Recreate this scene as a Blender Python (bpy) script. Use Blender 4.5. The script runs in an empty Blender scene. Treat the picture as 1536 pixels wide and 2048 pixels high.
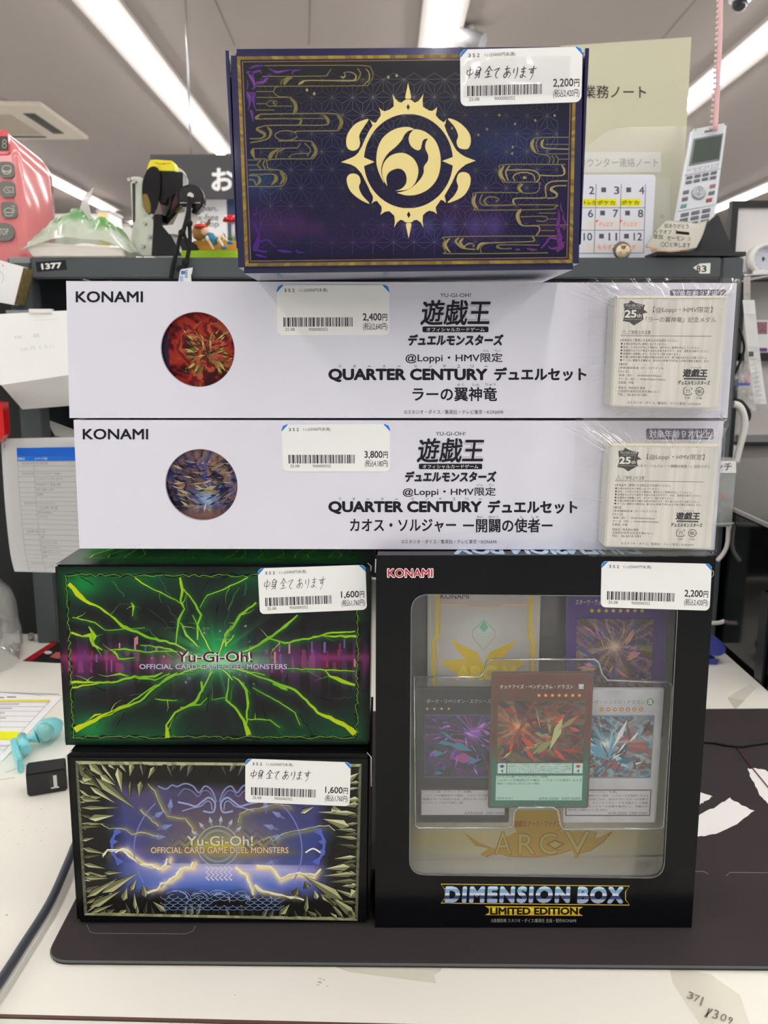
import bpy, bmesh, math, random
import numpy as np
from mathutils import Vector, Matrix
from mathutils.geometry import tessellate_polygon

# ------------------------------------------------------------------ camera, light, exposure
FPX, CX, CY = 1700.0, 768.0, 1024.0
TH = math.atan(324.0 / FPX)
CAM = Vector((0.0, -0.47, 0.3555))
SC = bpy.context.scene
COL = SC.collection
_cd = bpy.data.cameras.new('camera')
_cam = bpy.data.objects.new('camera', _cd); COL.objects.link(_cam)
_cd.sensor_fit = 'VERTICAL'; _cd.sensor_height = 36.0; _cd.lens = 36.0 * FPX / 2048.0
_cd.clip_start = 0.02; _cd.clip_end = 80
_cam.location = CAM; _cam.rotation_euler = (math.pi / 2 - TH, 0, 0)
_cd.dof.use_dof = True; _cd.dof.focus_distance = 0.49; _cd.dof.aperture_fstop = 20.0
SC.camera = _cam
SC.view_settings.view_transform = 'Standard'; SC.view_settings.look = 'None'
SC.view_settings.gamma = 1.0; SC.view_settings.use_curve_mapping = False
SC.view_settings.exposure = 0.78
_w = bpy.data.worlds.new('store_air'); SC.world = _w; _w.use_nodes = True
_w.node_tree.nodes['Background'].inputs[0].default_value = (0.93, 0.96, 1.0, 1)
_w.node_tree.nodes['Background'].inputs[1].default_value = 0.62
LED = 14.0          # strength of the ceiling strip lights
try:
    SC.cycles.max_bounces = 7; SC.cycles.diffuse_bounces = 4; SC.cycles.glossy_bounces = 3; SC.cycles.transparent_max_bounces = 20
    SC.cycles.sample_clamp_indirect = 6.0
except Exception: pass

def ray(px, py):
    u = (px - CX) / FPX; v = (CY - py) / FPX
    f = Vector((0, math.cos(TH), -math.sin(TH))); up = Vector((0, math.sin(TH), math.cos(TH)))
    return f + up * v + Vector((1, 0, 0)) * u
def P(px, py, Y):
    d = ray(px, py); return CAM + d * ((Y - CAM.y) / d.y)
def PZ(px, py, Z=0.0):
    d = ray(px, py); return CAM + d * ((Z - CAM.z) / d.z)

# ------------------------------------------------------------------ colour and materials
def lin(c):
    return tuple(((x / 255) / 12.92 if x <= 10.3 else ((x / 255 + .055) / 1.055) ** 2.4) for x in c)
def alb(c, k=0.80):           # colour as seen in the store light -> surface colour
    return tuple(min(.93, x / k) for x in lin(c))
MATS = {}
def nt(m): return m.node_tree.nodes, m.node_tree.links
def mat(name, c=(200, 200, 200), rough=.5, metal=0.0, spec=.5, bump=0, bscale=200, var=0, vscale=30, coat=0, trans=0, ior=1.45, stretch=None, alpha=1):
    if name in MATS: return MATS[name]
    m = bpy.data.materials.new(name); m.use_nodes = True
    n, l = nt(m); b = n['Principled BSDF']
    a = alb(c)
    b.inputs['Base Color'].default_value = (*a, 1); b.inputs['Roughness'].default_value = rough
    b.inputs['Metallic'].default_value = metal; b.inputs['Specular IOR Level'].default_value = spec
    b.inputs['Coat Weight'].default_value = coat; b.inputs['Coat Roughness'].default_value = .08
    b.inputs['Transmission Weight'].default_value = trans; b.inputs['IOR'].default_value = ior
    b.inputs['Alpha'].default_value = alpha
    if bump or var:
        tc = n.new('ShaderNodeTexCoord'); mp = n.new('ShaderNodeMapping'); l.new(tc.outputs['Object'], mp.inputs[0])
        if stretch: mp.inputs['Scale'].default_value = stretch
    if bump:
        t = n.new('ShaderNodeTexNoise'); t.inputs['Scale'].default_value = bscale; t.inputs['Detail'].default_value = 3
        l.new(mp.outputs[0], t.inputs['Vector'])
        bp = n.new('ShaderNodeBump'); bp.inputs['Strength'].default_value = bump; bp.inputs['Distance'].default_value = .001
        l.new(t.outputs[0], bp.inputs['Height']); l.new(bp.outputs[0], b.inputs['Normal'])
    if var:
        t = n.new('ShaderNodeTexNoise'); t.inputs['Scale'].default_value = vscale; t.inputs['Detail'].default_value = 4
        l.new(mp.outputs[0], t.inputs['Vector'])
        mx = n.new('ShaderNodeMix'); mx.data_type = 'RGBA'
        mx.inputs[6].default_value = (*[x * (1 - var) for x in a], 1); mx.inputs[7].default_value = (*[min(.95, x * (1 + var)) for x in a], 1)
        l.new(t.outputs[0], mx.inputs[0]); l.new(mx.outputs[2], b.inputs['Base Color'])
    MATS[name] = m; return m
def ink(name, rough=.4, metal=0.0, spec=.5, coat=0, bump=0, bscale=300):
    """printing ink: colour comes from the print's own colour attribute"""
    if name in MATS: return MATS[name]
    m = mat(name, rough=rough, metal=metal, spec=spec, coat=coat, bump=bump, bscale=bscale)
    n, l = nt(m); a = n.new('ShaderNodeAttribute'); a.attribute_name = 'Ink'
    l.new(a.outputs['Color'], n['Principled BSDF'].inputs['Base Color']); return m
def film(name, tint=(1, 1, 1), gloss=.08, rough=.06, bump=0, bscale=60, stretch=(1, 1, 1), haze=0.0, edge=.35, cap=.22):
    """thin clear plastic: mostly transparent, a little mirror and haze"""
    if name in MATS: return MATS[name]
    m = bpy.data.materials.new(name); m.use_nodes = True; n, l = nt(m)
    n.remove(n['Principled BSDF']); out = n['Material Output']
    t = n.new('ShaderNodeBsdfTransparent'); t.inputs[0].default_value = (*tint, 1)
    g = n.new('ShaderNodeBsdfGlossy'); g.inputs['Roughness'].default_value = rough
    d = n.new('ShaderNodeBsdfDiffuse'); d.inputs[0].default_value = (.9, .9, .9, 1)
    lw = n.new('ShaderNodeFresnel'); lw.inputs[0].default_value = 1.42
    mr = n.new('ShaderNodeMath'); mr.operation = 'MULTIPLY'; mr.use_clamp = True; mr.inputs[1].default_value = gloss / .03
    l.new(lw.outputs[0], mr.inputs[0]); mn = n.new('ShaderNodeMath'); mn.operation = 'MINIMUM'; mn.inputs[1].default_value = cap; l.new(mr.outputs[0], mn.inputs[0]); mr = mn
    mh = n.new('ShaderNodeMixShader'); mh.inputs[0].default_value = haze
    l.new(t.outputs[0], mh.inputs[1]); l.new(d.outputs[0], mh.inputs[2])
    mx = n.new('ShaderNodeMixShader'); l.new(mr.outputs[0], mx.inputs[0]); l.new(mh.outputs[0], mx.inputs[1]); l.new(g.outputs[0], mx.inputs[2])
    l.new(mx.outputs[0], out.inputs[0])
    if bump:
        tc = n.new('ShaderNodeTexCoord'); mp = n.new('ShaderNodeMapping'); mp.inputs['Scale'].default_value = stretch
        tx = n.new('ShaderNodeTexNoise'); tx.inputs['Scale'].default_value = bscale; tx.inputs['Detail'].default_value = 3
        bp = n.new('ShaderNodeBump'); bp.inputs['Strength'].default_value = bump; bp.inputs['Distance'].default_value = .002
        l.new(tc.outputs['Object'], mp.inputs[0]); l.new(mp.outputs[0], tx.inputs['Vector']); l.new(tx.outputs[0], bp.inputs['Height'])
        for q in (g, lw): l.new(bp.outputs[0], q.inputs['Normal'])
    MATS[name] = m; return m
def emit(name, c, s):
    if name in MATS: return MATS[name]
    m = bpy.data.materials.new(name); m.use_nodes = True; n, l = nt(m)
    b = n['Principled BSDF']; b.inputs['Base Color'].default_value = (.8, .8, .8, 1)
    b.inputs['Emission Color'].default_value = (*c, 1); b.inputs['Emission Strength'].default_value = s
    MATS[name] = m; return m

# ------------------------------------------------------------------ objects
def tag(o, label=None, cat=None, group=None, kind=None):
    if label: o['label'] = label
    if cat: o['category'] = cat
    if group: o['group'] = group
    if kind: o['kind'] = kind
    return o
def thing(name, label, cat, loc=(0, 0, 0), group=None):
    o = bpy.data.objects.new(name, None); COL.objects.link(o); o.location = loc; o.empty_display_size = .01
    return tag(o, label, cat, group)
def link(name, me, parent=None):
    o = bpy.data.objects.new(name, me); COL.objects.link(o)
    if parent is not None:
        o.parent = parent; o.matrix_parent_inverse = Matrix.Translation(-parent.location)
    return o
def obj(name, bm, m, parent=None, smooth=False, label=None):
    me = bpy.data.meshes.new(name); bm.normal_update(); bm.to_mesh(me); bm.free()
    for x in (m if isinstance(m, (list, tuple)) else [m]): me.materials.append(x)
    if smooth: me.polygons.foreach_set('use_smooth', [True] * len(me.polygons))
    o = link(name, me, parent)
    if label: o['label'] = label
    return o
def BM(): return bmesh.new()
def hexa(bm, c, mi=0):
    """c: 8 corners, front TL TR BR BL then back TL TR BR BL"""
    v = [bm.verts.new(p) for p in c]
    for f in ((3, 2, 1, 0), (4, 5, 6, 7), (0, 1, 5, 4), (2, 3, 7, 6), (1, 2, 6, 5), (3, 0, 4, 7)):
        bm.faces.new([v[i] for i in f]).material_index = mi
    return v
def bx(bm, x0, x1, y0, y1, z0, z1, mi=0):
    return hexa(bm, [(x0, y0, z1), (x1, y0, z1), (x1, y0, z0), (x0, y0, z0), (x0, y1, z1), (x1, y1, z1), (x1, y1, z0), (x0, y1, z0)], mi)
def bevel(bm, r, seg=2):
    bmesh.ops.remove_doubles(bm, verts=bm.verts, dist=1e-6)
    bmesh.ops.bevel(bm, geom=list(bm.edges), offset=r, segments=seg, affect='EDGES', clamp_overlap=True)
    return bm
def boxo(name, x0, x1, y0, y1, z0, z1, m, parent=None, r=0, seg=2, smooth=False, label=None):
    bm = BM(); bx(bm, min(x0, x1), max(x0, x1), min(y0, y1), max(y0, y1), min(z0, z1), max(z0, z1))
    if r: bevel(bm, r, seg)
    return obj(name, bm, m, parent, smooth, label)
def rect_px(x0, y0, x1, y1, Y):
    a = P((x0 + x1) / 2, y0, Y); b = P((x0 + x1) / 2, y1, Y); ym = (y0 + y1) / 2
    return P(x0, ym, Y).x, P(x1, ym, Y).x, b.z, a.z
def pbox(name, x0, y0, x1, y1, Y, depth, m, parent=None, r=0, seg=2, smooth=False, label=None):
    X0, X1, Z0, Z1 = rect_px(x0, y0, x1, y1, Y)
    return boxo(name, X0, X1, Y, Y + depth, Z0, Z1, m, parent, r, seg, smooth, label)
def prism(bm, loop, y0, y1, holes=(), mi=0):
    """loop / holes: (x,z) outlines; extruded from y0 to y1"""
    loops = [loop] + list(holes)
    flat = [p for L in loops for p in L]
    tris = tessellate_polygon([[Vector((p[0], p[1], 0)) for p in L] for L in loops])
    f = [bm.verts.new((p[0], y0, p[1])) for p in flat]; b = [bm.verts.new((p[0], y1, p[1])) for p in flat]
    for t in tris:
        try:
            bm.faces.new([f[i] for i in t]).material_index = mi; bm.faces.new([b[i] for i in reversed(t)]).material_index = mi
        except ValueError: pass
    k = 0
    for L in loops:
        n = len(L)
        for i in range(n):
            j = (i + 1) % n; bm.faces.new((f[k + i], f[k + j], b[k + j], b[k + i])).material_index = mi
        k += n
    bmesh.ops.recalc_face_normals(bm, faces=list(bm.faces)); return bm
def tube(bm, pts, r, n=8, cap=True, mi=0):
    pts = [Vector(p) for p in pts]; rs = r if isinstance(r, (list, tuple)) else [r] * len(pts); rings = []
    nrm = None
    for i, p in enumerate(pts):
        t = (pts[min(i + 1, len(pts) - 1)] - pts[max(i - 1, 0)]).normalized()
        if nrm is None:
            a = Vector((0, 0, 1)) if abs(t.z) < .9 else Vector((1, 0, 0)); nrm = t.cross(a).normalized()
        nrm = (nrm - t * nrm.dot(t)).normalized(); bn = t.cross(nrm)
        rings.append([bm.verts.new(p + (nrm * math.cos(2 * math.pi * k / n) + bn * math.sin(2 * math.pi * k / n)) * rs[i]) for k in range(n)])
    for a, b in zip(rings, rings[1:]):
        for k in range(n):
            f = bm.faces.new((a[k], a[(k + 1) % n], b[(k + 1) % n], b[k])); f.material_index = mi; f.smooth = True
    if cap:
        bm.faces.new(rings[0][::-1]).material_index = mi; bm.faces.new(rings[-1]).material_index = mi
    return bm
def lathe(bm, prof, c, axis='Z', n=32, mi=0, smooth=True):
    c = Vector(c); rings = []
    for r, h in prof:
        row = []
        for k in range(n):
            a = 2 * math.pi * k / n; u, v = r * math.cos(a), r * math.sin(a)
            row.append(bm.verts.new(c + (Vector((u, v, h)) if axis == 'Z' else Vector((u, h, v)) if axis == 'Y' else Vector((h, u, v)))))
        rings.append(row)
    for a, b in zip(rings, rings[1:]):
        for k in range(n):
            f = bm.faces.new((a[k], a[(k + 1) % n], b[(k + 1) % n], b[k])); f.material_index = mi; f.smooth = smooth
    bmesh.ops.recalc_face_normals(bm, faces=list(bm.faces)); return bm
def ball(bm, c, r, sc=(1, 1, 1), seg=12, rot=None):
    mtx = Matrix.Translation(c) @ (rot or Matrix()) @ Matrix.Diagonal((*sc, 1))
    res = bmesh.ops.create_uvsphere(bm, u_segments=seg, v_segments=max(6, seg * 2 // 3), radius=r, matrix=mtx)
    for v in res['verts']:
        for f in v.link_faces: f.smooth = True
def smooth_pts(pts, n=6, closed=False):
    pts = [np.array(p, float) for p in pts]; out = []; N = len(pts)
    rng = range(N) if closed else range(N - 1)
    for i in rng:
        p0 = pts[i - 1] if (closed or i > 0) else pts[0]; p1 = pts[i]; p2 = pts[(i + 1) % N]
        p3 = pts[(i + 2) % N] if (closed or i + 2 < N) else pts[-1]
        for k in range(n):
            t = k / n
            out.append(tuple(.5 * ((2 * p1) + (-p0 + p2) * t + (2 * p0 - 5 * p1 + 4 * p2 - p3) * t * t + (-p0 + 3 * p1 - 3 * p2 + p3) * t ** 3)))
    if not closed: out.append(tuple(pts[-1]))
    return out
def circ(cx, cy, rx, ry=None, n=48, a0=0, a1=360):
    ry = rx if ry is None else ry; full = abs(a1 - a0) >= 360
    return [(cx + rx * math.cos(math.radians(a0 + (a1 - a0) * k / (n if full else n - 1))), cy + ry * math.sin(math.radians(a0 + (a1 - a0) * k / (n if full else n - 1)))) for k in range(n)]
def rrect(x0, y0, x1, y1, r, n=5):
    out = []
    for cx, cy, a in ((x1 - r, y1 - r, 0), (x0 + r, y1 - r, 90), (x0 + r, y0 + r, 180), (x1 - r, y0 + r, 270)):
        out += [(cx + r * math.cos(math.radians(a + 90 * k / n)), cy + r * math.sin(math.radians(a + 90 * k / n))) for k in range(n + 1)]
    return out

# ------------------------------------------------------------------ lettering
_glyphs = {}
def glyphs(s, bold=0.0, res=3, space=1.0):
    bold *= .75
    k = (s, bold, res, space)
    if k not in _glyphs:
        c = bpy.data.curves.new('lettering', 'FONT'); c.body = s; c.size = 1; c.resolution_u = res; c.space_character = space
        o = bpy.data.objects.new('lettering', c); COL.objects.link(o)
        me = bpy.data.meshes.new_from_object(o.evaluated_get(bpy.context.evaluated_depsgraph_get()))
        v = np.zeros(len(me.vertices) * 3); me.vertices.foreach_get('co', v); v = v.reshape(-1, 3)[:, :2]
        f = [tuple(p.vertices) for p in me.polygons]
        bpy.data.objects.remove(o); bpy.data.meshes.remove(me); bpy.data.curves.remove(c)
        n0 = len(v)
        if bold > .008:
            nb = 8 if bold > .03 else 4; n0 = len(v)
            sh = [(bold * math.cos(6.2832 * k / nb + .785), bold * math.sin(6.2832 * k / nb + .785)) for k in range(nb)]
            f = f + [tuple(i + n0 * (k + 1) for i in q) for k in range(nb) for q in f]
            if bold > .045:
                sh2 = [(bold * .5 * math.cos(1.5708 * k), bold * .5 * math.sin(1.5708 * k)) for k in range(4)]; f = f + [tuple(i + n0 * (k + nb + 1) for i in q) for k in range(4) for q in f[:len(f) // (nb + 1)]]; sh = sh + sh2
            v = np.concatenate([v] + [v + np.array(q) for q in sh])
        zi = (np.arange(len(v)) // n0) * 1.6e-6
        lo = v.min(0); hi = v.max(0); v = (v - lo) / np.maximum(hi - lo, 1e-6)
        _glyphs[k] = (np.column_stack([v, zi]), f, (hi - lo)[0] / max((hi - lo)[1], 1e-6))
    return _glyphs[k]

class Print:
    """flat printing on a surface; coordinates go through self.m(u, v, lift)"""
    def __init__(s, m): s.m = m; s.v = []; s.f = []; s.c = []
    def _add(s, pts, faces, col, lift):
        k = len(s.v); s.v += [s.m(p[0], p[1], lift + (p[2] if len(p) > 2 else 0)) for p in pts]
        s.f += [tuple(k + i for i in f) for f in faces]; s.c += [col] * len(faces)
    def poly(s, pts, col, lift=0, holes=()):
        L = [list(pts)] + [list(h) for h in holes]; flat = [p[:2] for q in L for p in q]
        t = tessellate_polygon([[Vector((p[0], p[1], 0)) for p in q] for q in L])
        s._add(flat, [tuple(x) for x in t], col, lift)
    def quad(s, x0, y0, x1, y1, col, lift=0): s._add([(x0, y0), (x1, y0), (x1, y1), (x0, y1)], [(0, 1, 2, 3)], col, lift)
    def line(s, pts, w, col, lift=0, closed=False):
        """pts (x,y) or (x,y,w); w width"""
        n = len(pts)
        if n < 2: return
        P2 = [np.array(p[:2], float) for p in pts]; W = [(p[2] if len(p) > 2 else w) / 2 for p in pts]; out = []
        for i in range(n):
            a = P2[(i - 1) % n] if (closed or i > 0) else P2[i]; b = P2[(i + 1) % n] if (closed or i < n - 1) else P2[i]
            d = b - a; L = np.hypot(*d) or 1; nn = np.array((-d[1], d[0])) / L
            out += [P2[i] + nn * W[i], P2[i] - nn * W[i]]
        fs = [(2 * i, 2 * i + 1, 2 * i + 3, 2 * i + 2) for i in range(n - 1)]
        if closed: fs.append((2 * n - 2, 2 * n - 1, 1, 0))
        s._add(out, fs, col, lift)
        if isinstance(col, list): s.c[-len(fs):] = col[:len(fs)]
    def text(s, t, x0, y0, x1, y1, col, lift=0, bold=0.0, shear=0.0, res=3, fitw=True, align='l', rot=0, space=1.0):
        v, f, asp = glyphs(t, bold, res, space); h = y1 - y0; w = x1 - x0
        if not fitw:
            w2 = min(asp * h, abs(w)); 
            if align == 'c': x0 += (w - w2) / 2
            elif align == 'r': x0 += w - w2
            w = w2
        X = x0 + v[:, 0] * w + shear * h * v[:, 1]; Yv = y1 - v[:, 1] * h
        if rot:
            cx, cy = (x0 + w / 2), (y0 + y1) / 2; a = math.radians(rot); dx, dy = X - cx, Yv - cy
            X, Yv = cx + dx * math.cos(a) - dy * math.sin(a), cy + dx * math.sin(a) + dy * math.cos(a)
        s._add(list(zip(X, Yv, v[:, 2])), f, col, lift)
    def build(s, name, m, parent, label=None, raw=False):
        me = bpy.data.meshes.new(name); me.from_pydata([tuple(p) for p in s.v], [], s.f); me.materials.append(m)
        at = me.attributes.new('Ink', 'FLOAT_COLOR', 'FACE'); me.update()
        nf = len(me.polygons); cols = np.ones((nf, 4)); cache = {}
        for i, c in enumerate(s.c[:nf]):
            if c not in cache: cache[c] = alb(c) if not raw else lin(c)
            cols[i, :3] = cache[c]
        at.data.foreach_set('color', cols.ravel())
        o = link(name, me, parent)
        if label: o['label'] = label
        return o
def onY(Y): return lambda u, v, l=0: P(u, v, Y) - Vector((0, l, 0))
def onZ(Z): return lambda u, v, l=0: PZ(u, v, Z) + Vector((0, 0, l))
def onquad(q, Y):
    """u,v in 0..1 over a pixel quad TL TR BR BL on plane Y"""
    c = [P(*p, Y) for p in q]
    def f(u, v, l=0):
        p = (c[0] * (1 - u) + c[1] * u) * (1 - v) + (c[3] * (1 - u) + c[2] * u) * v
        return p - Vector((0, l, 0))
    return f
def onquad3(c, nrm):
    c = [Vector(p) for p in c]; nrm = Vector(nrm).normalized()
    return lambda u, v, l=0: (c[0] * (1 - u) + c[1] * u) * (1 - v) + (c[3] * (1 - u) + c[2] * u) * v + nrm * l
def painted(name, m, fn, nu, nv, ma, parent, lift=0, u0=0, u1=1, v0=0, v1=1, label=None, mask=None):
    """a grid of print whose colour is a numpy function of (u,v) -> rgb 0..255"""
    U, V = np.meshgrid(np.linspace(u0, u1, nu), np.linspace(v0, v1, nv))
    C = np.clip(np.stack(fn(U, V), -1), 0, 255) / 255.0
    A = np.where(C <= .0404, C / 12.92, ((C + .055) / 1.055) ** 2.4) / .80
    A = np.clip(A, 0, .93)
    a, b, c, d = (m(u, v, lift) for u, v in ((u0, v0), (u1, v0), (u1, v1), (u0, v1)))
    S = ((U - u0) / (u1 - u0))[..., None]; T = ((V - v0) / (v1 - v0))[..., None]
    a, b, c, d = (np.array(q) for q in (a, b, c, d))
    co = (a * (1 - S) + b * S) * (1 - T) + (d * (1 - S) + c * S) * T
    idx = np.arange(nu * nv).reshape(nv, nu)
    q = np.stack([idx[:-1, :-1], idx[1:, :-1], idx[1:, 1:], idx[:-1, 1:]], -1).reshape(-1, 4)
    if mask is not None:
        um = (U[:-1, :-1] + U[1:, 1:]) / 2; vm = (V[:-1, :-1] + V[1:, 1:]) / 2; q = q[mask(um, vm).ravel()]
    me = bpy.data.meshes.new(name); me.vertices.add(nu * nv); me.vertices.foreach_set('co', co.ravel())
    me.loops.add(q.size); me.loops.foreach_set('vertex_index', q.ravel().astype(np.int32))
    me.polygons.add(len(q)); me.polygons.foreach_set('loop_start', (np.arange(len(q)) * 4).astype(np.int32))
    me.update(calc_edges=True)
    at = me.attributes.new('Ink', 'FLOAT_COLOR', 'POINT')
    at.data.foreach_set('color', np.concatenate([A, np.ones((*U.shape, 1))], -1).ravel())
    me.materials.append(ma); o = link(name, me, parent)
    if label: o['label'] = label
    return o
def vnoise(U, V, su, sv, seed=0):
    r = np.random.RandomState(seed); G = r.rand(64, 64)
    x = U * su; y = V * sv; xi = np.floor(x).astype(int); yi = np.floor(y).astype(int); fx = x - xi; fy = y - yi
    fx = fx * fx * (3 - 2 * fx); fy = fy * fy * (3 - 2 * fy); g = lambda a, b: G[a % 64, b % 64]
    return (g(yi, xi) * (1 - fx) + g(yi, xi + 1) * fx) * (1 - fy) + (g(yi + 1, xi) * (1 - fx) + g(yi + 1, xi + 1) * fx) * fy
def fbm(U, V, su, sv, seed=0, o=4): 
    return sum(vnoise(U, V, su * 2 ** k, sv * 2 ** k, seed + k) * .5 ** k for k in range(o)) / sum(.5 ** k for k in range(o))
def mixc(a, b, t): return tuple(x * (1 - t) + y * t for x, y in zip(a, b))
def blend(C, c, t): return [x * (1 - t) + y * t for x, y in zip(C, c)]
def pxq(q, x, y):
    """pixel -> u,v of a pixel quad (approximate inverse)"""
    (x0, y0), (x1, y1), (x2, y2), (x3, y3) = q; u = v = .5
    for _ in range(8):
        v = (y - (y0 * (1 - u) + y1 * u)) / ((y3 * (1 - u) + y2 * u) - (y0 * (1 - u) + y1 * u))
        L = x0 * (1 - v) + x3 * v; R = x1 * (1 - v) + x2 * v; u = (x - L) / (R - L)
    return u, v
# ================================================================== the shop: shell and ceiling
CEIL = 2.0
WALLM = mat('painted_wall', (212, 212, 212), rough=.8)
def struct(o): o['kind'] = 'structure'; return o
struct(boxo('floor', -9, 9, -9, 17, -.9, -.85, mat('shop_floor', (200, 200, 200), rough=.4, var=.05, vscale=1)))
struct(boxo('ceiling', -9, 9, -9, 17, CEIL, CEIL + .05, mat('ceiling_board', (151, 142, 136), rough=.85, var=.02, vscale=2)))
for nm, a in (('wall_left', (-9.05, -9, -9, 17)), ('wall_right', (9, 9.05, -9, 17)), ('wall_back', (-9, 9, -9.05, -9)), ('wall_far', (-9, 9, 17, 17.05))):
    struct(boxo(nm, *a, -.85, CEIL, WALLM))
SEAM = mat('ceiling_seam', (120, 112, 108), rough=.9)
for i, (a, b) in enumerate((((370, 0), (382, 290)), ((620, 0), (618, 90)), ((430, 0), (470, 92)), ((846, 0), (850, 86)), ((1340, 60), (1100, 340)), ((0, 195), (60, 222)))):
    p0, p1 = PZ(*a, CEIL - .001), PZ(*b, CEIL - .001); d = (p1 - p0).normalized(); n = Vector((-d.y, d.x, 0)) * .004
    bm = BM(); p0 -= d * .5
    v = [p0 - n, p0 + n, p1 + n, p1 - n]; hexa(bm, v + [q + Vector((0, 0, .002)) for q in v]); o = struct(obj('trim_%d' % (i + 1), bm, SEAM))
GLOW = emit('led_diffuser', (1.0, .985, .96), LED); HOUS = mat('light_housing', (176, 170, 166), rough=.5)
def strip(X, y0, y1, label):
    t = thing('ceiling_light', label, 'light', (X, y0, CEIL), 'strip lights on the shop ceiling')
    bm = BM(); bx(bm, X - .11, X + .11, y0, y1, CEIL - .025, CEIL); obj('housing', bm, HOUS, t)
    bm = BM(); prism(bm, [(X - .03, CEIL - .025), (X + .03, CEIL - .025), (X + .028, CEIL - .05), (X + .017, CEIL - .058), (X - .017, CEIL - .058), (X - .028, CEIL - .05)], y0 + .02, y1 - .02); obj('diffuser', bm, GLOW, t)
strip(-1.36, .4, 7.1, 'bright strip light running down to the upper left of the purple box')
strip(-3.22, .4, 10.1, 'strip light seen between the pink appliance and the tape dispenser')
strip(-3.22, 10.9, 16, 'short far end of strip light behind the green plastic bag')
strip(.295, .4, 9.5, 'strip light coming down to the top edge of the purple box')
strip(2.03, .4, 9.5, 'strip light passing behind the pink beaded strap into the cream notebook')
strip(3.88, .4, 10.4, 'lower strip light behind the cordless phone on the right')
for X in (-5.1, 5.7): strip(X, .4, 10, 'strip light beyond the edge of the picture')
for X in (-3.22, -1.36, .295, 2.03, 3.88): strip(X, -7.5, .1, 'strip light behind the photographer')
# ceiling air unit
a, b = PZ(177, 271, CEIL), PZ(120, 226, CEIL); ax1 = a.x; ay1, ay0 = a.y, a.y - .95
t = thing('air_conditioner', 'beige square air unit set in the ceiling above the pink appliance', 'air conditioner', (ax1 - .6, ay0, CEIL)); AC = mat('beige_plastic', (196, 186, 172), rough=.5)
bm = BM(); bx(bm, ax1 - 1.25, ax1, ay0, ay1, CEIL - .03, CEIL); bevel(bm, .006, 2); obj('panel', bm, AC, t)
boxo('grille', ax1 - .95, ax1 - .3, ay0 + .22, ay1 - .16, CEIL - .036, CEIL - .028, mat('beige_grille', (168, 154, 136), rough=.6), t)
for q in ((ax1 - .2, ax1 - .12, ay0 + .2, ay1 - .2), (ax1 - .95, ax1 - .3, ay1 - .11, ay1 - .07)):
    boxo('air_slot', *q, CEIL - .034, CEIL - .028, mat('dark_slot', (50, 46, 44)), t)
# dome camera, spotlight, sprinkler
c = PZ(1480, -2, CEIL - .02); t = thing('dome_camera', 'small white and black dome camera at the top right of the ceiling', 'camera', (c.x, c.y, CEIL))
bm = BM(); lathe(bm, [(0, 0), (.05, 0), (.05, -.03), (.0, -.03)], (c.x, c.y, CEIL)); obj('base', bm, mat('white_plastic', (220, 220, 216), rough=.4), t)
bm = BM(); ball(bm, (c.x, c.y, CEIL - .04), .036); obj('dome', bm, mat('dark_dome', (34, 34, 38), rough=.15), t)
c = PZ(940, 84, CEIL - .08); t = thing('track_spotlight', 'small white track spotlight peeking over the purple box', 'spotlight', (c.x, c.y, CEIL))
bm = BM(); tube(bm, [(c.x, c.y, CEIL), (c.x, c.y, CEIL - .06)], .02, 10); obj('stem', bm, mat('white_plastic'), t)
bm = BM(); tube(bm, [(c.x - .05, c.y, CEIL - .05), (c.x + .06, c.y - .05, CEIL - .1)], .045, 14); obj('lamp_head', bm, mat('grey_metal', (120, 120, 122), rough=.4), t)
# hanging shop sign
YW = 3.6
SG = thing('hanging_sign', 'dark grey hanging sign with a large white character, behind the tape dispenser', 'sign', tuple(P(385, 395, YW)))
pbox('board', 302, 309, 520, 397, YW, .03, mat('sign_grey', (66, 66, 68), rough=.6), SG)
bm = BM(); tube(bm, [P(382, 309, YW + .015), Vector((P(382, 309, YW).x, YW + .015, CEIL))], .004, 6); obj('wire', bm, mat('steel', (170, 170, 172), rough=.3, metal=.8), SG)
p = Print(onY(YW)); p.text('お', 423, 336, 468, 382, (236, 236, 238), .001, .045); p.build('lettering', INK_ := ink('printing_ink', rough=.45, spec=.25), SG)
SG2 = thing('notice_board', 'white shop notice with blurred English words below the grey hanging sign', 'sign', tuple(P(420, 500, YW + .1)))
pbox('white_panel', 372, 397, 455, 520, YW + .1, .02, mat('notice_white', (226, 230, 236), rough=.5), SG2); pbox('blue_panel', 455, 397, 520, 520, YW + .1, .02, mat('notice_blue', (62, 74, 112), rough=.5), SG2)
bm = BM(); [tube(bm, [P(x, 399, YW + .11), P(x, 398.5, YW + .02)], .003, 6) for x in (390, 450)]; obj('hanger', bm, mat('steel'), SG2)
p = Print(onY(YW + .1))
for tx, x0, x1, y0, y1 in (('Japan.', 388, 436, 411, 425), ('Tax-free', 378, 437, 428, 441), ('Shop', 400, 438, 442, 457)): p.text(tx, x0, y0, x1, y1, (120, 122, 128), .001, .02)
p.build('lettering', INK_, SG2)
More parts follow.
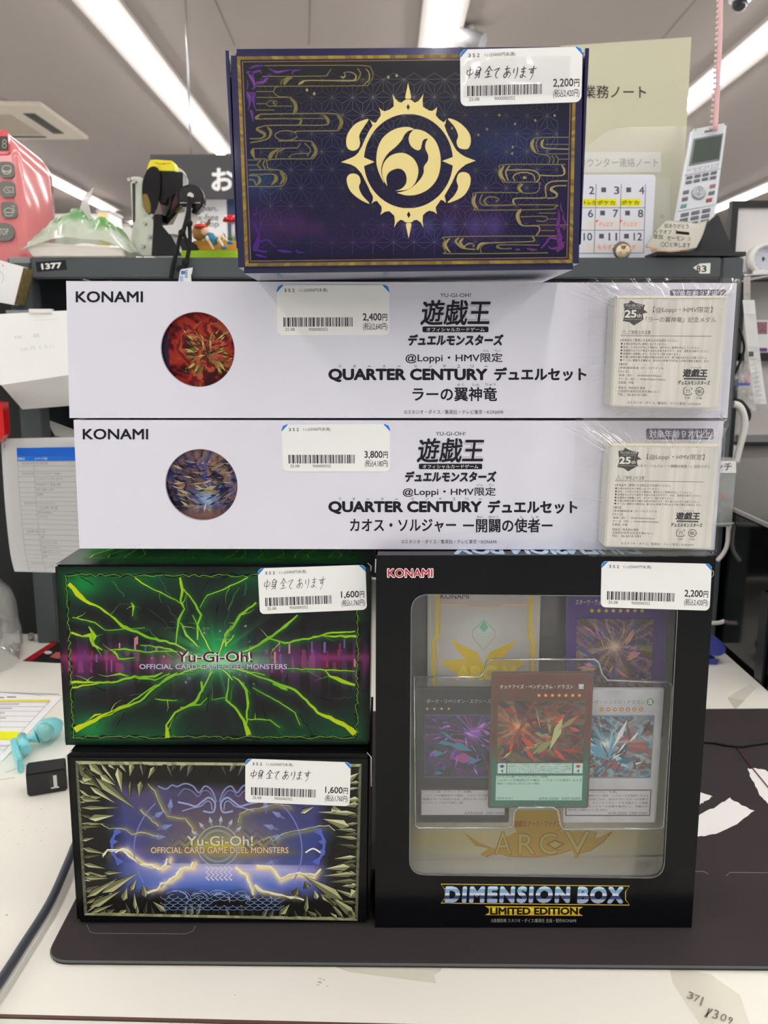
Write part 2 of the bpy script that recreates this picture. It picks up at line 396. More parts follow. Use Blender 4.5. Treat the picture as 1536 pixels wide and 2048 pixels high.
# low far fixtures
FIX = mat('far_fixture', (206, 202, 196), rough=.6)
for x0, x1, y0, Y_, lb in ((105, 205, 432, 9, 'pale wall unit far behind the green plastic bag'), (200, 222, 425, 6, 'white and yellow poster stand far behind the plastic bag'), (225, 302, 452, 8, 'pale low fixture far behind the metal bracket')):
    t = thing('shop_fixture', lb, 'fixture', tuple(P((x0 + x1) / 2, 700, Y_))); X0, X1, Z0, Z1 = rect_px(x0, y0, x1, 560, Y_)
    boxo('panel', X0, X1, Y_, Y_ + .3, -.85, Z1, FIX if Y_ != 6 else mat('poster_white', (226, 226, 222)), t); boxo('top_rail', X0 - .01, X1 + .01, Y_ - .01, Y_ + .31, Z1, Z1 + .02, HOUS, t)
    if Y_ == 6: boxo('yellow_band', X0, X0 + .07, Y_ - .01, Y_ - .001, Z0, Z1, mat('pale_yellow', (220, 200, 150)), t)

# ================================================================== the counter
DESK = mat('counter_laminate', (226, 221, 211), rough=.35, var=.02, vscale=6)
XR = .407
cnt = thing('counter', 'white laminate counter under everything', 'counter', (0, .3, -.85))
FL, FR = PZ(-600, 2014, 0), PZ(1650, 2068, 0); t_ = (XR - FL.x) / (FR.x - FL.x); FR = FL + (FR - FL) * t_; t_ = (-1.1 - FR.x) / (FL.x - FR.x); FL = FR + (FL - FR) * t_
def slab(name, pts, z0, z1, m, parent=None):
    bm = BM(); t = tessellate_polygon([[Vector((q.x, q.y, 0)) for q in pts]]); a = [bm.verts.new((q.x, q.y, z1)) for q in pts]; b = [bm.verts.new((q.x, q.y, z0)) for q in pts]
    for f in t: bm.faces.new([a[i] for i in f]); bm.faces.new([b[i] for i in reversed(f)])
    for i in range(len(pts)): bm.faces.new((a[i], a[i - 1], b[i - 1], b[i]))
    bmesh.ops.recalc_face_normals(bm, faces=list(bm.faces)); return obj(name, bm, m, parent)
slab('worktop', [FL, FR, Vector((XR, 1.0, 0)), Vector((-1.1, 1.0, 0))], -.03, 0, DESK, cnt)
bm = BM(); bx(bm, -1.08, XR - .02, 0, .95, -.85, -.03); obj('cabinet', bm, mat('counter_side', (180, 176, 170), rough=.5), cnt)
ct2 = thing('counter_extension', 'pale front strip of counter along the bottom edge beyond a dark seam', 'counter', (0, -.2, -.85))
D_ = Vector((0, .0024, 0)); slab('worktop', [FL - D_, FR - D_, Vector((XR, -.6, 0)), Vector((-1.1, -.6, 0))], -.03, -.0006, mat('counter_pale_green', (206, 210, 198), rough=.4), ct2)
boxo('cabinet', -.55, .4, -.55, -.12, -.85, -.0306, mat('counter_side'), ct2)
slab('edge_band', [FL - D_ * .8, FR - D_ * .8, FR - D_ * .05, FL - D_ * .05], -.02, .0002, mat('seam_brown', (90, 66, 60), rough=.5), cnt)
# scuffs and dirt on the laminate
p = Print(onZ(0)); r = random.Random(4)
def scuff(x, y, s, c=(190, 183, 168), n=7): p.poly([(x + math.cos(k * 6.283 / n) * s * r.uniform(.5, 1.6), y + math.sin(k * 6.283 / n) * s * r.uniform(.2, .7)) for k in range(n)], c, .00005 + r.random() * 1e-5)
for _ in range(26): scuff(r.uniform(10, 100), r.uniform(1600, 1700), r.uniform(.6, 1.6))
for x, y, s in ((13, 1830, 3), (640, 1958, 3), (640, 1965, 4), (636, 1970, 3), (648, 1960, 2), (655, 1972, 2), (470, 1990, 1.5)): scuff(x, y, s, (176, 160, 145))
p.line([(10, 1545), (40, 1535), (45, 1520), (60, 1500)], 1, (176, 168, 156), .00006); p.line([(0, 1560), (30, 1555)], 1, (170, 160, 150), .00006)
p.line([(0, 1384), (60, 1388), (120, 1396)], 1.2, (170, 150, 140), .00006); p.build('scuff_marks', INK_, cnt)
# torn tape residues
TAPE = film('old_tape', tint=(.985, .98, .965), gloss=.02, rough=.3, haze=.05, cap=.05)
def flat(name, pts, z, m, parent=None, th=.0002):
    bm = BM(); v = [PZ(x, y, z) for x, y in pts]; t = tessellate_polygon([v]); a = [bm.verts.new(q) for q in v]; b = [bm.verts.new(q - Vector((0, 0, th))) for q in v]
    for f in t: bm.faces.new([a[i] for i in f]); bm.faces.new([b[i] for i in reversed(f)])
    for i in range(len(v)): bm.faces.new((a[i], a[i - 1], b[i - 1], b[i]))
    bmesh.ops.recalc_face_normals(bm, faces=list(bm.faces)); return obj(name, bm, m, parent)
tag(flat('tape_scrap', [(1340, 1938), (1352, 1934), (1420, 1948), (1480, 1990), (1500, 2048), (1400, 2048), (1345, 1965)], .0004, TAPE), 'clear tape scrap on the counter at the bottom right with pencilled numbers', 'tape')
p = Print(onZ(.0004))
for t, x, y, w, h in (('3', 1375, 1984, 12, 14), ('7', 1388, 1990, 11, 14), ('1', 1402, 1994, 3, 18), ('/', 1410, 2016, 14, 20), ('1', 1414, 2016, 3, 20), ('3', 1426, 2020, 11, 18), ('0', 1441, 2028, 12, 14), ('9', 1456, 2034, 9, 14)):
    p.text(t, x, y, x + w, y + h, (120, 112, 104), .0001, .0, rot=18)
o = p.build('pencil_numbers', INK_, None); o.parent = bpy.data.objects['tape_scrap']
tag(flat('tape_scrap', [(640, 1923), (890, 1925), (880, 1942), (868, 1950), (872, 1966), (700, 1944)], .0004, TAPE), 'clear torn tape scrap below the front edge of the mat, under the window box', 'tape')
tag(flat('tape_scrap', [(1455, 1395), (1500, 1368), (1512, 1376), (1470, 1420), (1490, 1400)], .0004, TAPE), 'clear tape scrap on the counter by the back right edge', 'tape')
# desk mat
MATB = mat('mat_cloth', (56, 50, 52), rough=.9, spec=.15, bump=.25, bscale=900, var=.06, vscale=14)
mat_t = thing('desk_mat', 'large dark charcoal desk mat with white brush marks under the boxes', 'mat', (0, 0, 0))
O_ = [PZ(343, 1425, .003), PZ(1800, 1417, .003), PZ(1800, 1938, .003), PZ(90, 1920, .003)]
def rq(c, rad, n=6):
    out = []
    for i in range(4):
        a, b, d = c[i - 1], c[i], c[(i + 1) % 4]; u = (a - b).normalized() * rad; w = (d - b).normalized() * rad
        for k in range(n + 1): t = k / n; out.append(b + u * (1 - t) ** 2 + w * t ** 2)
    return out
def slab(name, pts, z0, z1, m, parent=None):
    bm = BM(); t = tessellate_polygon([[Vector((q.x, q.y, 0)) for q in pts]]); a = [bm.verts.new((q.x, q.y, z1)) for q in pts]; b = [bm.verts.new((q.x, q.y, z0)) for q in pts]
    for f in t: bm.faces.new([a[i] for i in f]); bm.faces.new([b[i] for i in reversed(f)])
    for i in range(len(pts)): bm.faces.new((a[i], a[i - 1], b[i - 1], b[i]))
    bmesh.ops.recalc_face_normals(bm, faces=list(bm.faces)); return obj(name, bm, m, parent)
O_[1].x = O_[2].x = XR - .004
RQ = rq(O_, .014)
slab('cloth', RQ, .0001, .003, MATB, mat_t)
bm = BM(); tube(bm, [Vector((q.x, q.y, .0022)) for q in RQ + RQ[:1]], .0009, 6, cap=False); obj('stitched_edge', bm, mat('mat_edge', (84, 88, 86), rough=.9), mat_t)
p = Print(onZ(.003)); c8 = ex_ = lambda L: [(1380 + x / 2.56, 1100 + y / 2.56) for x, y in L]
r = random.Random(9)
def rough(L, n=5, a=1.6):
    out = []
    for (x0, y0), (x1, y1) in zip(L, L[1:] + L[:1]):
        for k in range(n): t = k / n; out.append((x0 + (x1 - x0) * t + (r.uniform(-a, a) if k else 0), y0 + (y1 - y0) * t + (r.uniform(-a, a) if k else 0)))
    return out
for L in ([(20, 1225), (48, 1238), (115, 1264), (80, 1285), (48, 1308), (20, 1320)], [(20, 1372), (45, 1358), (140, 1310), (205, 1268), (222, 1285), (330, 1335), (240, 1405), (130, 1455), (38, 1468), (10, 1470)], [(295, 1118), (365, 1122), (460, 1160), (460, 1370), (399, 1300), (350, 1240), (310, 1165)]): p.poly(rough(c8(L)), (222, 220, 218), .0001)
for L in ([(173, 1848), (180, 1864), (190, 1867), (372, 1868), (386, 1862), (391, 1852)], [(1390, 1743), (1407, 1743), (1417, 1748)], [(1452, 1752), (1460, 1745), (1560, 1746)]): p.line(L, 1.3, (112, 104, 104), .0001)
p.build('printed_marks', INK_, mat_t)
bm = BM(); tube(bm, [PZ(1472, 1494, .0036), PZ(1500, 1530, .0036), PZ(1545, 1585, .0036)], .0005, 6); tag(obj('thin_red_wire', bm, mat('dark_red_wire', (96, 40, 46), rough=.5)), 'thin dark red wire lying on the mat at the right edge', 'wire')
bm = BM(); tube(bm, smooth_pts([PZ(x, y, .0045) for x, y in ((1380, 1484), (1420, 1484), (1450, 1489), (1480, 1492), (1510, 1488), (1560, 1482))], 4), .0014, 8); tag(obj('black_cable', bm, mat('black_rubber', (24, 24, 26), rough=.6)), 'thin black cable lying across the mat behind the window box', 'cable')
bm = BM(); tube(bm, smooth_pts([PZ(x, y, .005) for x, y in ((175, 1640), (150, 1690), (137, 1722), (100, 1805), (45, 1893), (0, 1963), (-60, 2050))], 5), [.0028] * 31, 10); tag(obj('grey_cable', bm, mat('slate_rubber', (62, 66, 76), rough=.5)), 'thick slate grey cable running along the left side of the mat', 'cable')
# ================================================================== the stacked boxes
BLACK = mat('black_gloss_card', (13, 13, 16), rough=.2, spec=.22, bump=.02, bscale=90)
WHITE = mat('white_card', (207, 207, 219), rough=.42, spec=.35)
RAW = mat('bare_card_edge', (215, 212, 205), rough=.8)
INK = ink('printing_ink', rough=.45, spec=.25)
INKG = ink('glossy_printing_ink', rough=.2, spec=.22, bump=.02, bscale=90)
PAPERINK = ink('label_ink', rough=.45)
LABEL = mat('label_paper', (226, 227, 224), rough=.4)
BARS = '1101001110100110101100101011010010110010110101110010110100110100101101011001010011010110010100110110100101'

HAND = {'naka': [[(.1, .35), (.15, .7), (.85, .62), (.9, .3), (.1, .38)], [(.5, 0), (.48, 1.1)]],
        'mi': [[(.45, -.02), (.35, .12)], [(.22, .15), (.2, .75)], [(.22, .15), (.75, .12), (.72, .95), (.6, .88)], [(.25, .35), (.7, .33)], [(.25, .52), (.7, .5)], [(.05, .75), (.8, .68)], [(.95, .2), (.5, .75), (.1, 1.05)]],
        'zen': [[(.5, -.05), (.3, .3), (.0, .55)], [(.5, -.05), (.7, .25), (1.05, .42)], [(.28, .45), (.72, .4)], [(.3, .68), (.72, .65)], [(.5, .42), (.48, .95)], [(.08, 1.0), (.95, .9)]],
        'te': [[(.05, .3), (.85, .12), (.45, .5), (.35, .8), (.55, 1.0), (.8, .98)]],
        'a': [[(.15, .22), (.85, .15)], [(.45, -.05), (.42, .5), (.5, .9)], [(.72, .35), (.5, .8), (.25, .95), (.12, .75), (.45, .5), (.85, .52), (.95, .75), (.7, 1.02)]],
        'ri': [[(.25, .15), (.2, .5), (.3, .6)], [(.75, .05), (.8, .5), (.55, 1.02)]],
        'ma': [[(.15, .2), (.85, .14)], [(.18, .45), (.8, .4)], [(.5, -.05), (.5, .6), (.45, .88), (.2, .92), (.18, .75), (.45, .72), (.95, .95)]],
        'su': [[(.0, .22), (1.0, .12)], [(.6, -.12), (.6, .4), (.35, .55), (.35, .3), (.62, .35), (.6, .75), (.35, 1.15)]]}
def sticker(parent, q, Y, price, tax, hand=None, lift=.0004):
    m = onquad(q, Y)
    a = P(*q[0], Y); b = P(*q[1], Y); d = P(*q[3], Y); W = (b - a).length; H = (d - a).length
    ru, rv = .0028 / W, .0028 / H
    L = [(x if i else x) for i, x in enumerate([])]
    out = []
    for cx, cy, an in ((1 - ru, 1 - rv, 0), (ru, 1 - rv, 90), (ru, rv, 180), (1 - ru, rv, 270)):
        out += [(cx + ru * math.cos(math.radians(an + 18 * k)), cy + rv * math.sin(math.radians(an + 18 * k))) for k in range(6)]
    bm = BM(); t = tessellate_polygon([[Vector((*p, 0)) for p in out]])
    f = [bm.verts.new(m(*p, lift)) for p in out]; g = [bm.verts.new(m(*p, .00002)) for p in out]
    for x in t: bm.faces.new([f[i] for i in x])
    for i in range(len(out)): bm.faces.new((f[i], f[i - 1], g[i - 1], g[i]))
    bmesh.ops.recalc_face_normals(bm, faces=list(bm.faces))
    st = obj('price_sticker', bm, LABEL, parent, label='white price sticker with blue corners reading %s yen' % price)
    p = Print(m); l = lift + .00005; K = (38, 36, 42); BL = (10, 118, 205)
    p.poly([(ru, 0), (.062, 0), (0, .15), (0, rv), (ru * .3, rv * .3)], BL, l)
    p.poly([(1 - ru, 0), (.938, 0), (1, .15), (1, rv), (1 - ru * .3, rv * .3)], BL, l)
    for i, ch in enumerate('352'): p.text(ch, .066 + .036 * i, .075, .086 + .036 * i, .14, K, l, .02)
    p.text('トレカ', .20, .075, .252, .14, K, l, .01); p.text('(5000円未満)', .255, .065, .45, .148, K, l, .01)
    x = .056; wd = (.671 - .056) / len(BARS)
    i = 0
    while i < len(BARS):
        if BARS[i] == '1':
            j = i
            while j < len(BARS) and BARS[j] == '1': j += 1
            p.quad(x + i * wd, .645, x + j * wd, .83, K, l); i = j
        else: i += 1
    p.text('25.08', .07, .855, .155, .915, K, l, .01); p.text('9000000352', .28, .855, .45, .915, K, l, .01)
    p.text(price, .763, .565, .93, .735, K, l, .03); p.text('円', .937, .58, .98, .72, K, l, .03)
    p.text('(税込%s円)' % tax, .765, .755, .982, .925, K, l, .012)
    if hand:
        tx, sz, tilt, thick = hand; rnd = random.Random(len(price) + int(sz * 100))
        u = .045
        for i, ch in enumerate(('naka', 'mi', 'zen', 'te', 'a', 'ri', 'ma', 'su')):
            w = (.062, .06, .07, .055, .07, .055, .065, .07)[i]
            for s_ in HAND[ch]:
                pts = [(u + x_ * w * .92 + .012 * (1 - y_), tx + tilt * i + y_ * sz + rnd.uniform(-.008, .008)) for x_, y_ in s_]
                pts = smooth_pts(pts, 3)
                n = len(pts)
                vs = [(a_ * W, b_ * H, thick * (.6 + .4 * math.sin(math.pi * min(1, k / max(1, n - 1) + .15)))) for k, (a_, b_) in enumerate(pts)]
                mm = p.m; p.m = lambda a_, b_, c_, mm=mm: mm(a_ / W, b_ / H, c_); p.line(vs, thick, (30, 26, 34), l); p.m = mm
            u += w + (.022 if i in (1, 3) else .005)
    p.build('label_printing', PAPERINK, st)
    return st

def shell(parent, q, Y, depth, m, r=.0012, back_rise=0, front_hole=None, name='carton'):
    """box whose front corners sit on pixel quad q at plane Y"""
    c = [P(*p, Y) for p in q]
    xs = [(c[0].x + c[3].x) / 2, (c[1].x + c[2].x) / 2]
    bm = BM(); b = [Vector((p.x, Y + depth, p.z)) for p in c]
    b[0].z += back_rise; b[1].z += back_rise
    hexa(bm, c + b); bevel(bm, r, 3)
    return obj(name, bm, m, parent)

# ---- long white boxes
YL = .012
QU = [(132, 562), (1474, 566), (1455, 836), (139, 836)]
QL = [(147, 840), (1447, 842), (1429, 1100), (159, 1097)]
def long_box(q, label, texts, hole, art, stk):
    a = P(*q[3], YL)
    root = thing('duel_set_box', label, 'box', (a.x + .18, YL, a.z), 'long white boxes laid across the stack')
    c = [P(*p, YL) for p in q]; dep = .075
    # front panel with the round window cut through
    hx, hy, rx, ry = hole; hc = P(hx, hy, YL); hr = (P(hx + rx, hy, YL).x - P(hx - rx, hy, YL).x) / 2
    bm = BM(); ringp = circ(hc.x, hc.z, hr, n=64)
    prism(bm, [(v.x, v.z) for v in c], YL, YL + .0012, holes=[ringp[::-1]])
    obj('front_panel', bm, WHITE, root)
    bm = BM(); b = [Vector((v.x, YL + .0012, v.z)) for v in c]; e = [Vector((v.x, YL + dep, v.z)) for v in c]; t = .001
    V = [bm.verts.new(v) for v in b + e]
    for f in ((0, 4, 5, 1), (2, 6, 7, 3), (1, 5, 6, 2), (3, 7, 4, 0), (4, 7, 6, 5)): bm.faces.new([V[i] for i in f])
    bmesh.ops.recalc_face_normals(bm, faces=list(bm.faces)); bmesh.ops.solidify(bm, geom=list(bm.faces), thickness=.0008)
    obj('carton', bm, WHITE, root)
    # inner card behind the window
    boxo('inner_card', hc.x - hr * 1.25, hc.x + hr * 1.2, YL + .0035, YL + .0045, hc.z - hr * 1.15, hc.z + hr * 1.15, mat('inner_card_edge', (35, 28, 40)), root)
    mm = lambda u, v, l=0: Vector((hc.x + (u * 2 - 1) * hr * 1.12, YL + .0034 - l, hc.z - (v * 2 - 1) * hr * 1.12))
    painted('window_artwork', mm, art[0], 170, 170, INKG, root)
    p = Print(mm); art[1](p); p.build('artwork_shards', INKG, root)
    bm = BM(); pr = circ(hc.x, hc.z, hr * 1.0, n=48)
    ring2 = circ(hc.x, hc.z, hr * 1.012, n=64); prism(bm, ring2, YL - .00006, YL - .00001, holes=[circ(hc.x, hc.z, hr, n=64)[::-1]])
    obj('window_rim', bm, mat('window_rim', (150, 120, 140)), root)
    p = Print(onY(YL)); texts(p); p.build('lettering', INK, root)
    sticker(root, *stk)
    return root, c

KK = (26, 24, 32)
def logo(p, X, Y_, w, l=.0001, light=(190, 190, 200)):
    """title logo block: X centre, Y_ top, w full width of the lower katakana line"""
    s = w / 196.0
    def R(x0, y0, x1, y1): return X + x0 * s, Y_ + y0 * s, X + x1 * s, Y_ + y1 * s
    p.text('YU-GI-OH!', *R(-31, 0, 31, 8), KK, l, .01)
    for b, c, d in ((.085, (120, 120, 126), 0), (.072, light, .00003), (.03, KK, .00006)):
        p.text('遊戯王', *R(-71, 13, 67, 64), c, l + d, b, shear=.12)
    p.poly([R(*q, 0, 0)[:2] for q in ((-66, 68), (66, 68), (66, 77), (-66, 77))], KK, l + .00007)
    p.poly(rrect(*R(-66, 66.5, 66, 78), 3 * s), KK, l + .00008)
    p.text('オフィシャルカードゲーム', *R(-58, 68.5, 58, 76.5), (225, 225, 232), l + .0001, .012)
    for b, c, d in ((.115, (110, 110, 118), .0), (.1, light, .00003), (.065, KK, .00009)):
        p.text('デュエルモンスターズ', *R(-96, 82, 94, 105), c, l + d, b, shear=.1)
def ruby(p, items, y0, y1, l=.0001):
    for t, a, b in items: p.text(t, a, y0, b, y1, KK, l, .01)
def texts_upper(p):
    p.text('KONAMI', 151.5, 582.5, 286, 605, KK, .0001, .034)
    logo(p, 911, 586.5, 196)
    p.text('@Loppi・HMV限定', 811, 706, 1005, 727, KK, .0001, .022); ruby(p, [('げん', 967, 978), ('てい', 989, 1001)], 699.6, 704)
    xs = [680, 709, 738.7, 768, 798, 831, 861, 889, 917, 944, 972]
    for ch, x in zip('クォーターセンチュリー', xs): p.text(ch, x - 3, 729.5 if ch != 'ー' else 732, x + 3, 735.5 if ch != 'ー' else 733.2, KK, .0001, .01)
    p.text('QUARTER CENTURY', 656.5, 737, 975, 764.5, KK, .0001, .062); p.text('デュエルセット', 988, 734.5, 1173, 762, KK, .0001, .055)
    ruby(p, [('よく', 914, 928), ('しん', 945, 959), ('りゅう', 971, 991)], 766.5, 771.6)
    p.text('ラーの翼神竜', 825, 774, 994, 802.5, KK, .0001, .035)
    p.text('©スタジオ・ダイス／集英社・テレビ東京・KONAMI', 808, 819.5, 1006, 828.5, KK, .0001, 0, res=2)
    p.poly(rrect(1340, 579, 1452, 595, 3), (95, 95, 110), .0001); p.text('対象年齢９才以上', 1346, 581, 1448, 593, WL, .00015, .02)
WL = (207, 207, 219)
def texts_lower(p):
    p.text('KONAMI', 165.5, 857.5, 296.5, 879, KK, .0001, .034)
    logo(p, 901, 863.5, 188)
    p.text('@Loppi・HMV限定', 805.5, 974.5, 991.5, 994, KK, .0001, .022); ruby(p, [('げん', 954, 966), ('てい', 977, 988)], 968, 972.5)
    for ch, x in zip('クォーターセンチュリー', [680, 709, 738.7, 768, 798, 831, 861, 889, 917, 944, 972]):
        x = 657 + (x - 656.6) * (306 / 317.9); p.text(ch, x - 3, 995 if ch != 'ー' else 997.5, x + 3, 1000.5 if ch != 'ー' else 998.7, KK, .0001, .01)
    p.text('QUARTER CENTURY', 656.5, 1002, 963.5, 1028.5, KK, .0001, .062); p.text('デュエルセット', 975.5, 1000, 1155, 1027.5, KK, .0001, .055)
    ruby(p, [('かい', 954, 966), ('びゃく', 977, 997), ('し', 1041, 1047), ('しゃ', 1063, 1077)], 1031, 1036)
    p.text('カオス・ソルジャー', 700, 1037.5, 912, 1064, KK, .0001, .035); p.text('ー開闢の使者ー', 926, 1037, 1105, 1065, KK, .0001, .035)
    p.text('©スタジオ・ダイス／集英社・テレビ東京・KONAMI', 803, 1079, 993, 1087.5, KK, .0001, 0, res=2)
    p.poly(rrect(1292, 857, 1427, 879, 4), (95, 95, 110), .0001); p.text('対象年齢９才以上', 1298, 860, 1421, 876, WL, .00015, .02)

def shards(p, seed, n, cols, x0=0, x1=1, y0=0, y1=1, big=.12, ang=None, l=.0001, thin=.3):
    r = random.Random(seed)
    for i in range(n):
        cx, cy = r.uniform(x0, x1), r.uniform(y0, y1); L = r.uniform(.3, 1) * big; a = r.uniform(0, 6.28) if ang is None else ang(cx, cy) + r.uniform(-.35, .35)
        w = L * r.uniform(.08, thin); dx, dy = math.cos(a), math.sin(a)
        pts = [(cx - dx * L, cy - dy * L), (cx - dy * w, cy + dx * w), (cx + dx * L * .8, cy + dy * L * .8), (cx + dy * w * .6, cy - dx * w * .6)]
        if min(q[0] for q in pts) < x0 or max(q[0] for q in pts) > x1 or min(q[1] for q in pts) < y0 or max(q[1] for q in pts) > y1: continue
        p.poly(pts, r.choice(cols), l + i * 2e-7)
def clouds(cols, su=3, sv=3, seed=1, th=None):
    """painterly cloud between colours by layered noise"""
    def f(U, V):
        w = fbm(U, V, su, sv, seed + 40) * .5; n = fbm(U + w, V + w * .7, su * 1.5, sv * 1.5, seed); n = np.clip((n - .28) / .46, 0, .999)
        k = n * (len(cols) - 1); i = k.astype(int); t = k - i; c = np.array(cols, float)
        return [c[i, j] * (1 - t) + c[i + 1, j] * t for j in range(3)]
    return f
fire = clouds([(46, 10, 16), (122, 24, 24), (150, 48, 32), (84, 16, 24), (176, 84, 56), (112, 26, 26), (54, 20, 22)], 3, 3, 5)
storm = clouds([(24, 24, 44), (96, 70, 62), (56, 56, 100), (32, 24, 38), (128, 98, 86), (58, 66, 120), (38, 30, 46)], 3, 3, 9)
def fire2(U, V):
    C = fire(U, V); m = ((U - .5) * 2) ** 2 < 1
    e = (U < .13); return [np.where(e, x, c) for x, c in zip((48, 34, 58), C)]
def storm2(U, V):
    C = storm(U, V); g = np.exp(-((U - .55) ** 2 + (V - .68) ** 2) / .02); C = blend(C, (150, 190, 225), g * .7)
    r = np.abs(np.sin(np.arctan2(V - .6, U - .5) * 14)); up = np.clip((.35 - V) * 4, 0, 1)
    C = blend(C, (170, 130, 110), r * up * .55); b = np.clip((V - .78) * 8, 0, 1); return blend(C, (120, 88, 76), b)
def fireS(p): shards(p, 4, 170, [(128, 112, 52), (84, 76, 38), (166, 154, 86), (54, 44, 28), (104, 94, 46)], .3, .92, .25, .82, .09, lambda x, y: math.atan2(y - .55, x - .6)); shards(p, 5, 40, [(156, 70, 44), (84, 14, 22)], .14, .97, .05, .95, .1)
def stormS(p): shards(p, 6, 130, [(34, 38, 78), (62, 66, 118), (128, 112, 84), (164, 146, 112), (26, 24, 36)], .04, .96, .2, .8, .12, lambda x, y: .35 * math.sin(x * 6)); shards(p, 7, 30, [(170, 154, 130), (80, 96, 150)], .1, .9, .1, .9, .09)

lb1, cU = long_box(QU, 'upper long white card game box with a red picture in its round window', texts_upper, (395.5, 699.5, 73, 75), (fire2, fireS),
                   ([(553.5, 570), (778.5, 570), (779, 669.5), (555, 670.5)], YL, '2,400', '2,640'))
lb2, cL = long_box(QL, 'lower long white card game box with a blue picture in its round window', texts_lower, (403, 970, 71.5, 70), (storm2, stormS),
                   ([(563, 849), (780, 848), (780, 942.5), (566, 942.5)], YL, '3,800', '4,180'))

# ---- medal boxes taped on the right ends
def streaks(U, V):
    n = vnoise(U, V, 46, 1.6, 11) * .6 + vnoise(U, V, 20, .8, 12) * .4
    n = (n - .5) * 1.2; base = np.array([208, 205, 196.])
    return [base[0] + n * 26, base[1] + n * 24, base[2] + n * 22 + 2]
def medal_box(q, strip, label, title, tsize, YM):
    a = P(*q[3], YM)
    root = thing('medal_box', label, 'box', (a.x + .03, YM, a.z), 'small medal boxes wrapped onto the long boxes')
    c = [P(*p, YM) for p in q]; b = [Vector((v.x, YL - .0004, v.z)) for v in c]
    bm = BM(); hexa(bm, c + b); bevel(bm, .0007, 2); obj('carton', bm, mat('medal_card', (205, 203, 196), rough=.6), root)
    bm = BM(); v = [c[0] + Vector((.0004, -.0003, .0005)), c[1] + Vector((-.0004, -.0003, .0005)), c[1] + Vector((-.001, -.0004, -.0006)), c[0] + Vector((.001, -.0004, -.0006))]
    w = [x + Vector((0, .004, .0003)) for x in v]; hexa(bm, v + w); obj('lid_flap', bm, mat('medal_card_fold', (222, 214, 198), rough=.7), root)
    m = onquad(q, YM)
    painted('striped_paper', m, streaks, 150, 30, INK, root, .00006, .02, .985, .02, .985)
    p = Print(m); G = (72, 68, 70); l = .00012
    # anniversary badge
    bd = [(.135, .03), (.185, .055), (.265, .07), (.255, .11), (.29, .135), (.25, .15), (.26, .2), (.225, .225), (.175, .255), (.135, .225), (.075, .215), (.085, .175), (.09, .14), (.08, .1), (.075, .06), (.12, .055)]
    p.poly(bd, (60, 56, 60), l); p.text('YU-GI-OH!', .09, .065, .25, .085, (200, 198, 192), l + .00002, .02); p.text('CARD GAME', .11, .092, .23, .105, (170, 168, 164), l + .00002)
    p.text('25', .088, .115, .195, .185, (60, 56, 60), l + .00002, .09); p.text('25', .088, .115, .195, .185, (225, 223, 216), l + .00004, .045); p.text('th', .2, .148, .24, .183, (225, 223, 216), l + .00004, .02)
    p.text('QUARTER CENTURY', .085, .195, .25, .207, (180, 178, 172), l + .00002)
    p.line([(.2, .135), (.29, .14)], .004, G, l + .00004); p.line([(.245, .105), (.25, .17)], .004, G, l + .00004)
    p.text('【@Loppi・HMV限定】', .34, .085, .87, .145, G, l, .004); p.text(title, tsize[0], tsize[2], tsize[1], tsize[3], G, l, .004)
    p.line([(.07, .335), (.09, .293), (.115, .335)], .004, G, l, closed=True); p.text('!', .09, .306, .094, .33, G, l, .01)
    p.text('ご使用上の注意', .13, .298, .33, .335, G, l, .004); p.line([(.06, .347), (.88, .347)], .004, G, l)
    L = ['本来の目的以外に使用しないでください。', '割れ、ひびなどが生じた場合は、速やかにご使用を中止してください。', '金属部分にサビが発生する恐れがありますので、水分、湿気をお避けください。',
         '金属部分の接触により、キズがつく恐れがあります。', '仕様上鋭利な部分や細かな部分があります。取り扱いは十分ご注意ください。', 'ケースに保管する場合は、柔らかい布等で汚れをふき取る事をお勧めします。']
    W = [.48, .78, .87, .6, .855, .88]
    p.text('※本商品をご使用になる前に必ずお読みください。', .06, .375, .58, .4, G, l, .004, res=2)
    for i, (t, w_) in enumerate(zip(L, W)):
        y = .41 + i * .0297; p.poly(circ(.075, y + .01, .009, .0095, n=10), G, l); p.text(t, .092, y, w_, y + .022, G, l, .004, res=2)
    for i, (t, x1, x0) in enumerate((('【素材】', .13, .062), ('[本体]亜鉛合金  [ケース]アクリル', .47, .06), ('【サイズ】', .15, .058), ('本体（約）：W50×H50×D5mm', .45, .06), ('ケース（約）：W56×H56×D10mm', .49, .06), ('生産国：中国', .2, .06))):
        y = .595 + i * .0335; p.text(t, x0, y, x1, y + .024, G, l, .004, res=2)
    for i, (t, x1) in enumerate((('製造元：株式会社 陽泉', .31), ('大阪府大阪市北区西天満4-12-11', .44), ('TEL：06-6314-1081', .33))):
        y = .81 + i * .032; p.text(t, .063, y, x1, y + .024, G, l, .004, res=2)
    # small title logo
    p.text('遊戯王', .645, .64, .87, .715, (45, 42, 46), l, .06, shear=.06); p.quad(.66, .722, .86, .738, (45, 42, 46), l); p.text('オフィシャルカードゲーム', .67, .725, .85, .736, (200, 198, 190), l + .00003, res=2)
    p.text('デュエルモンスターズ', .605, .745, .9, .785, (45, 42, 46), l, .05, shear=.05); p.text('YU-GI-OH!', .71, .622, .81, .634, G, l)
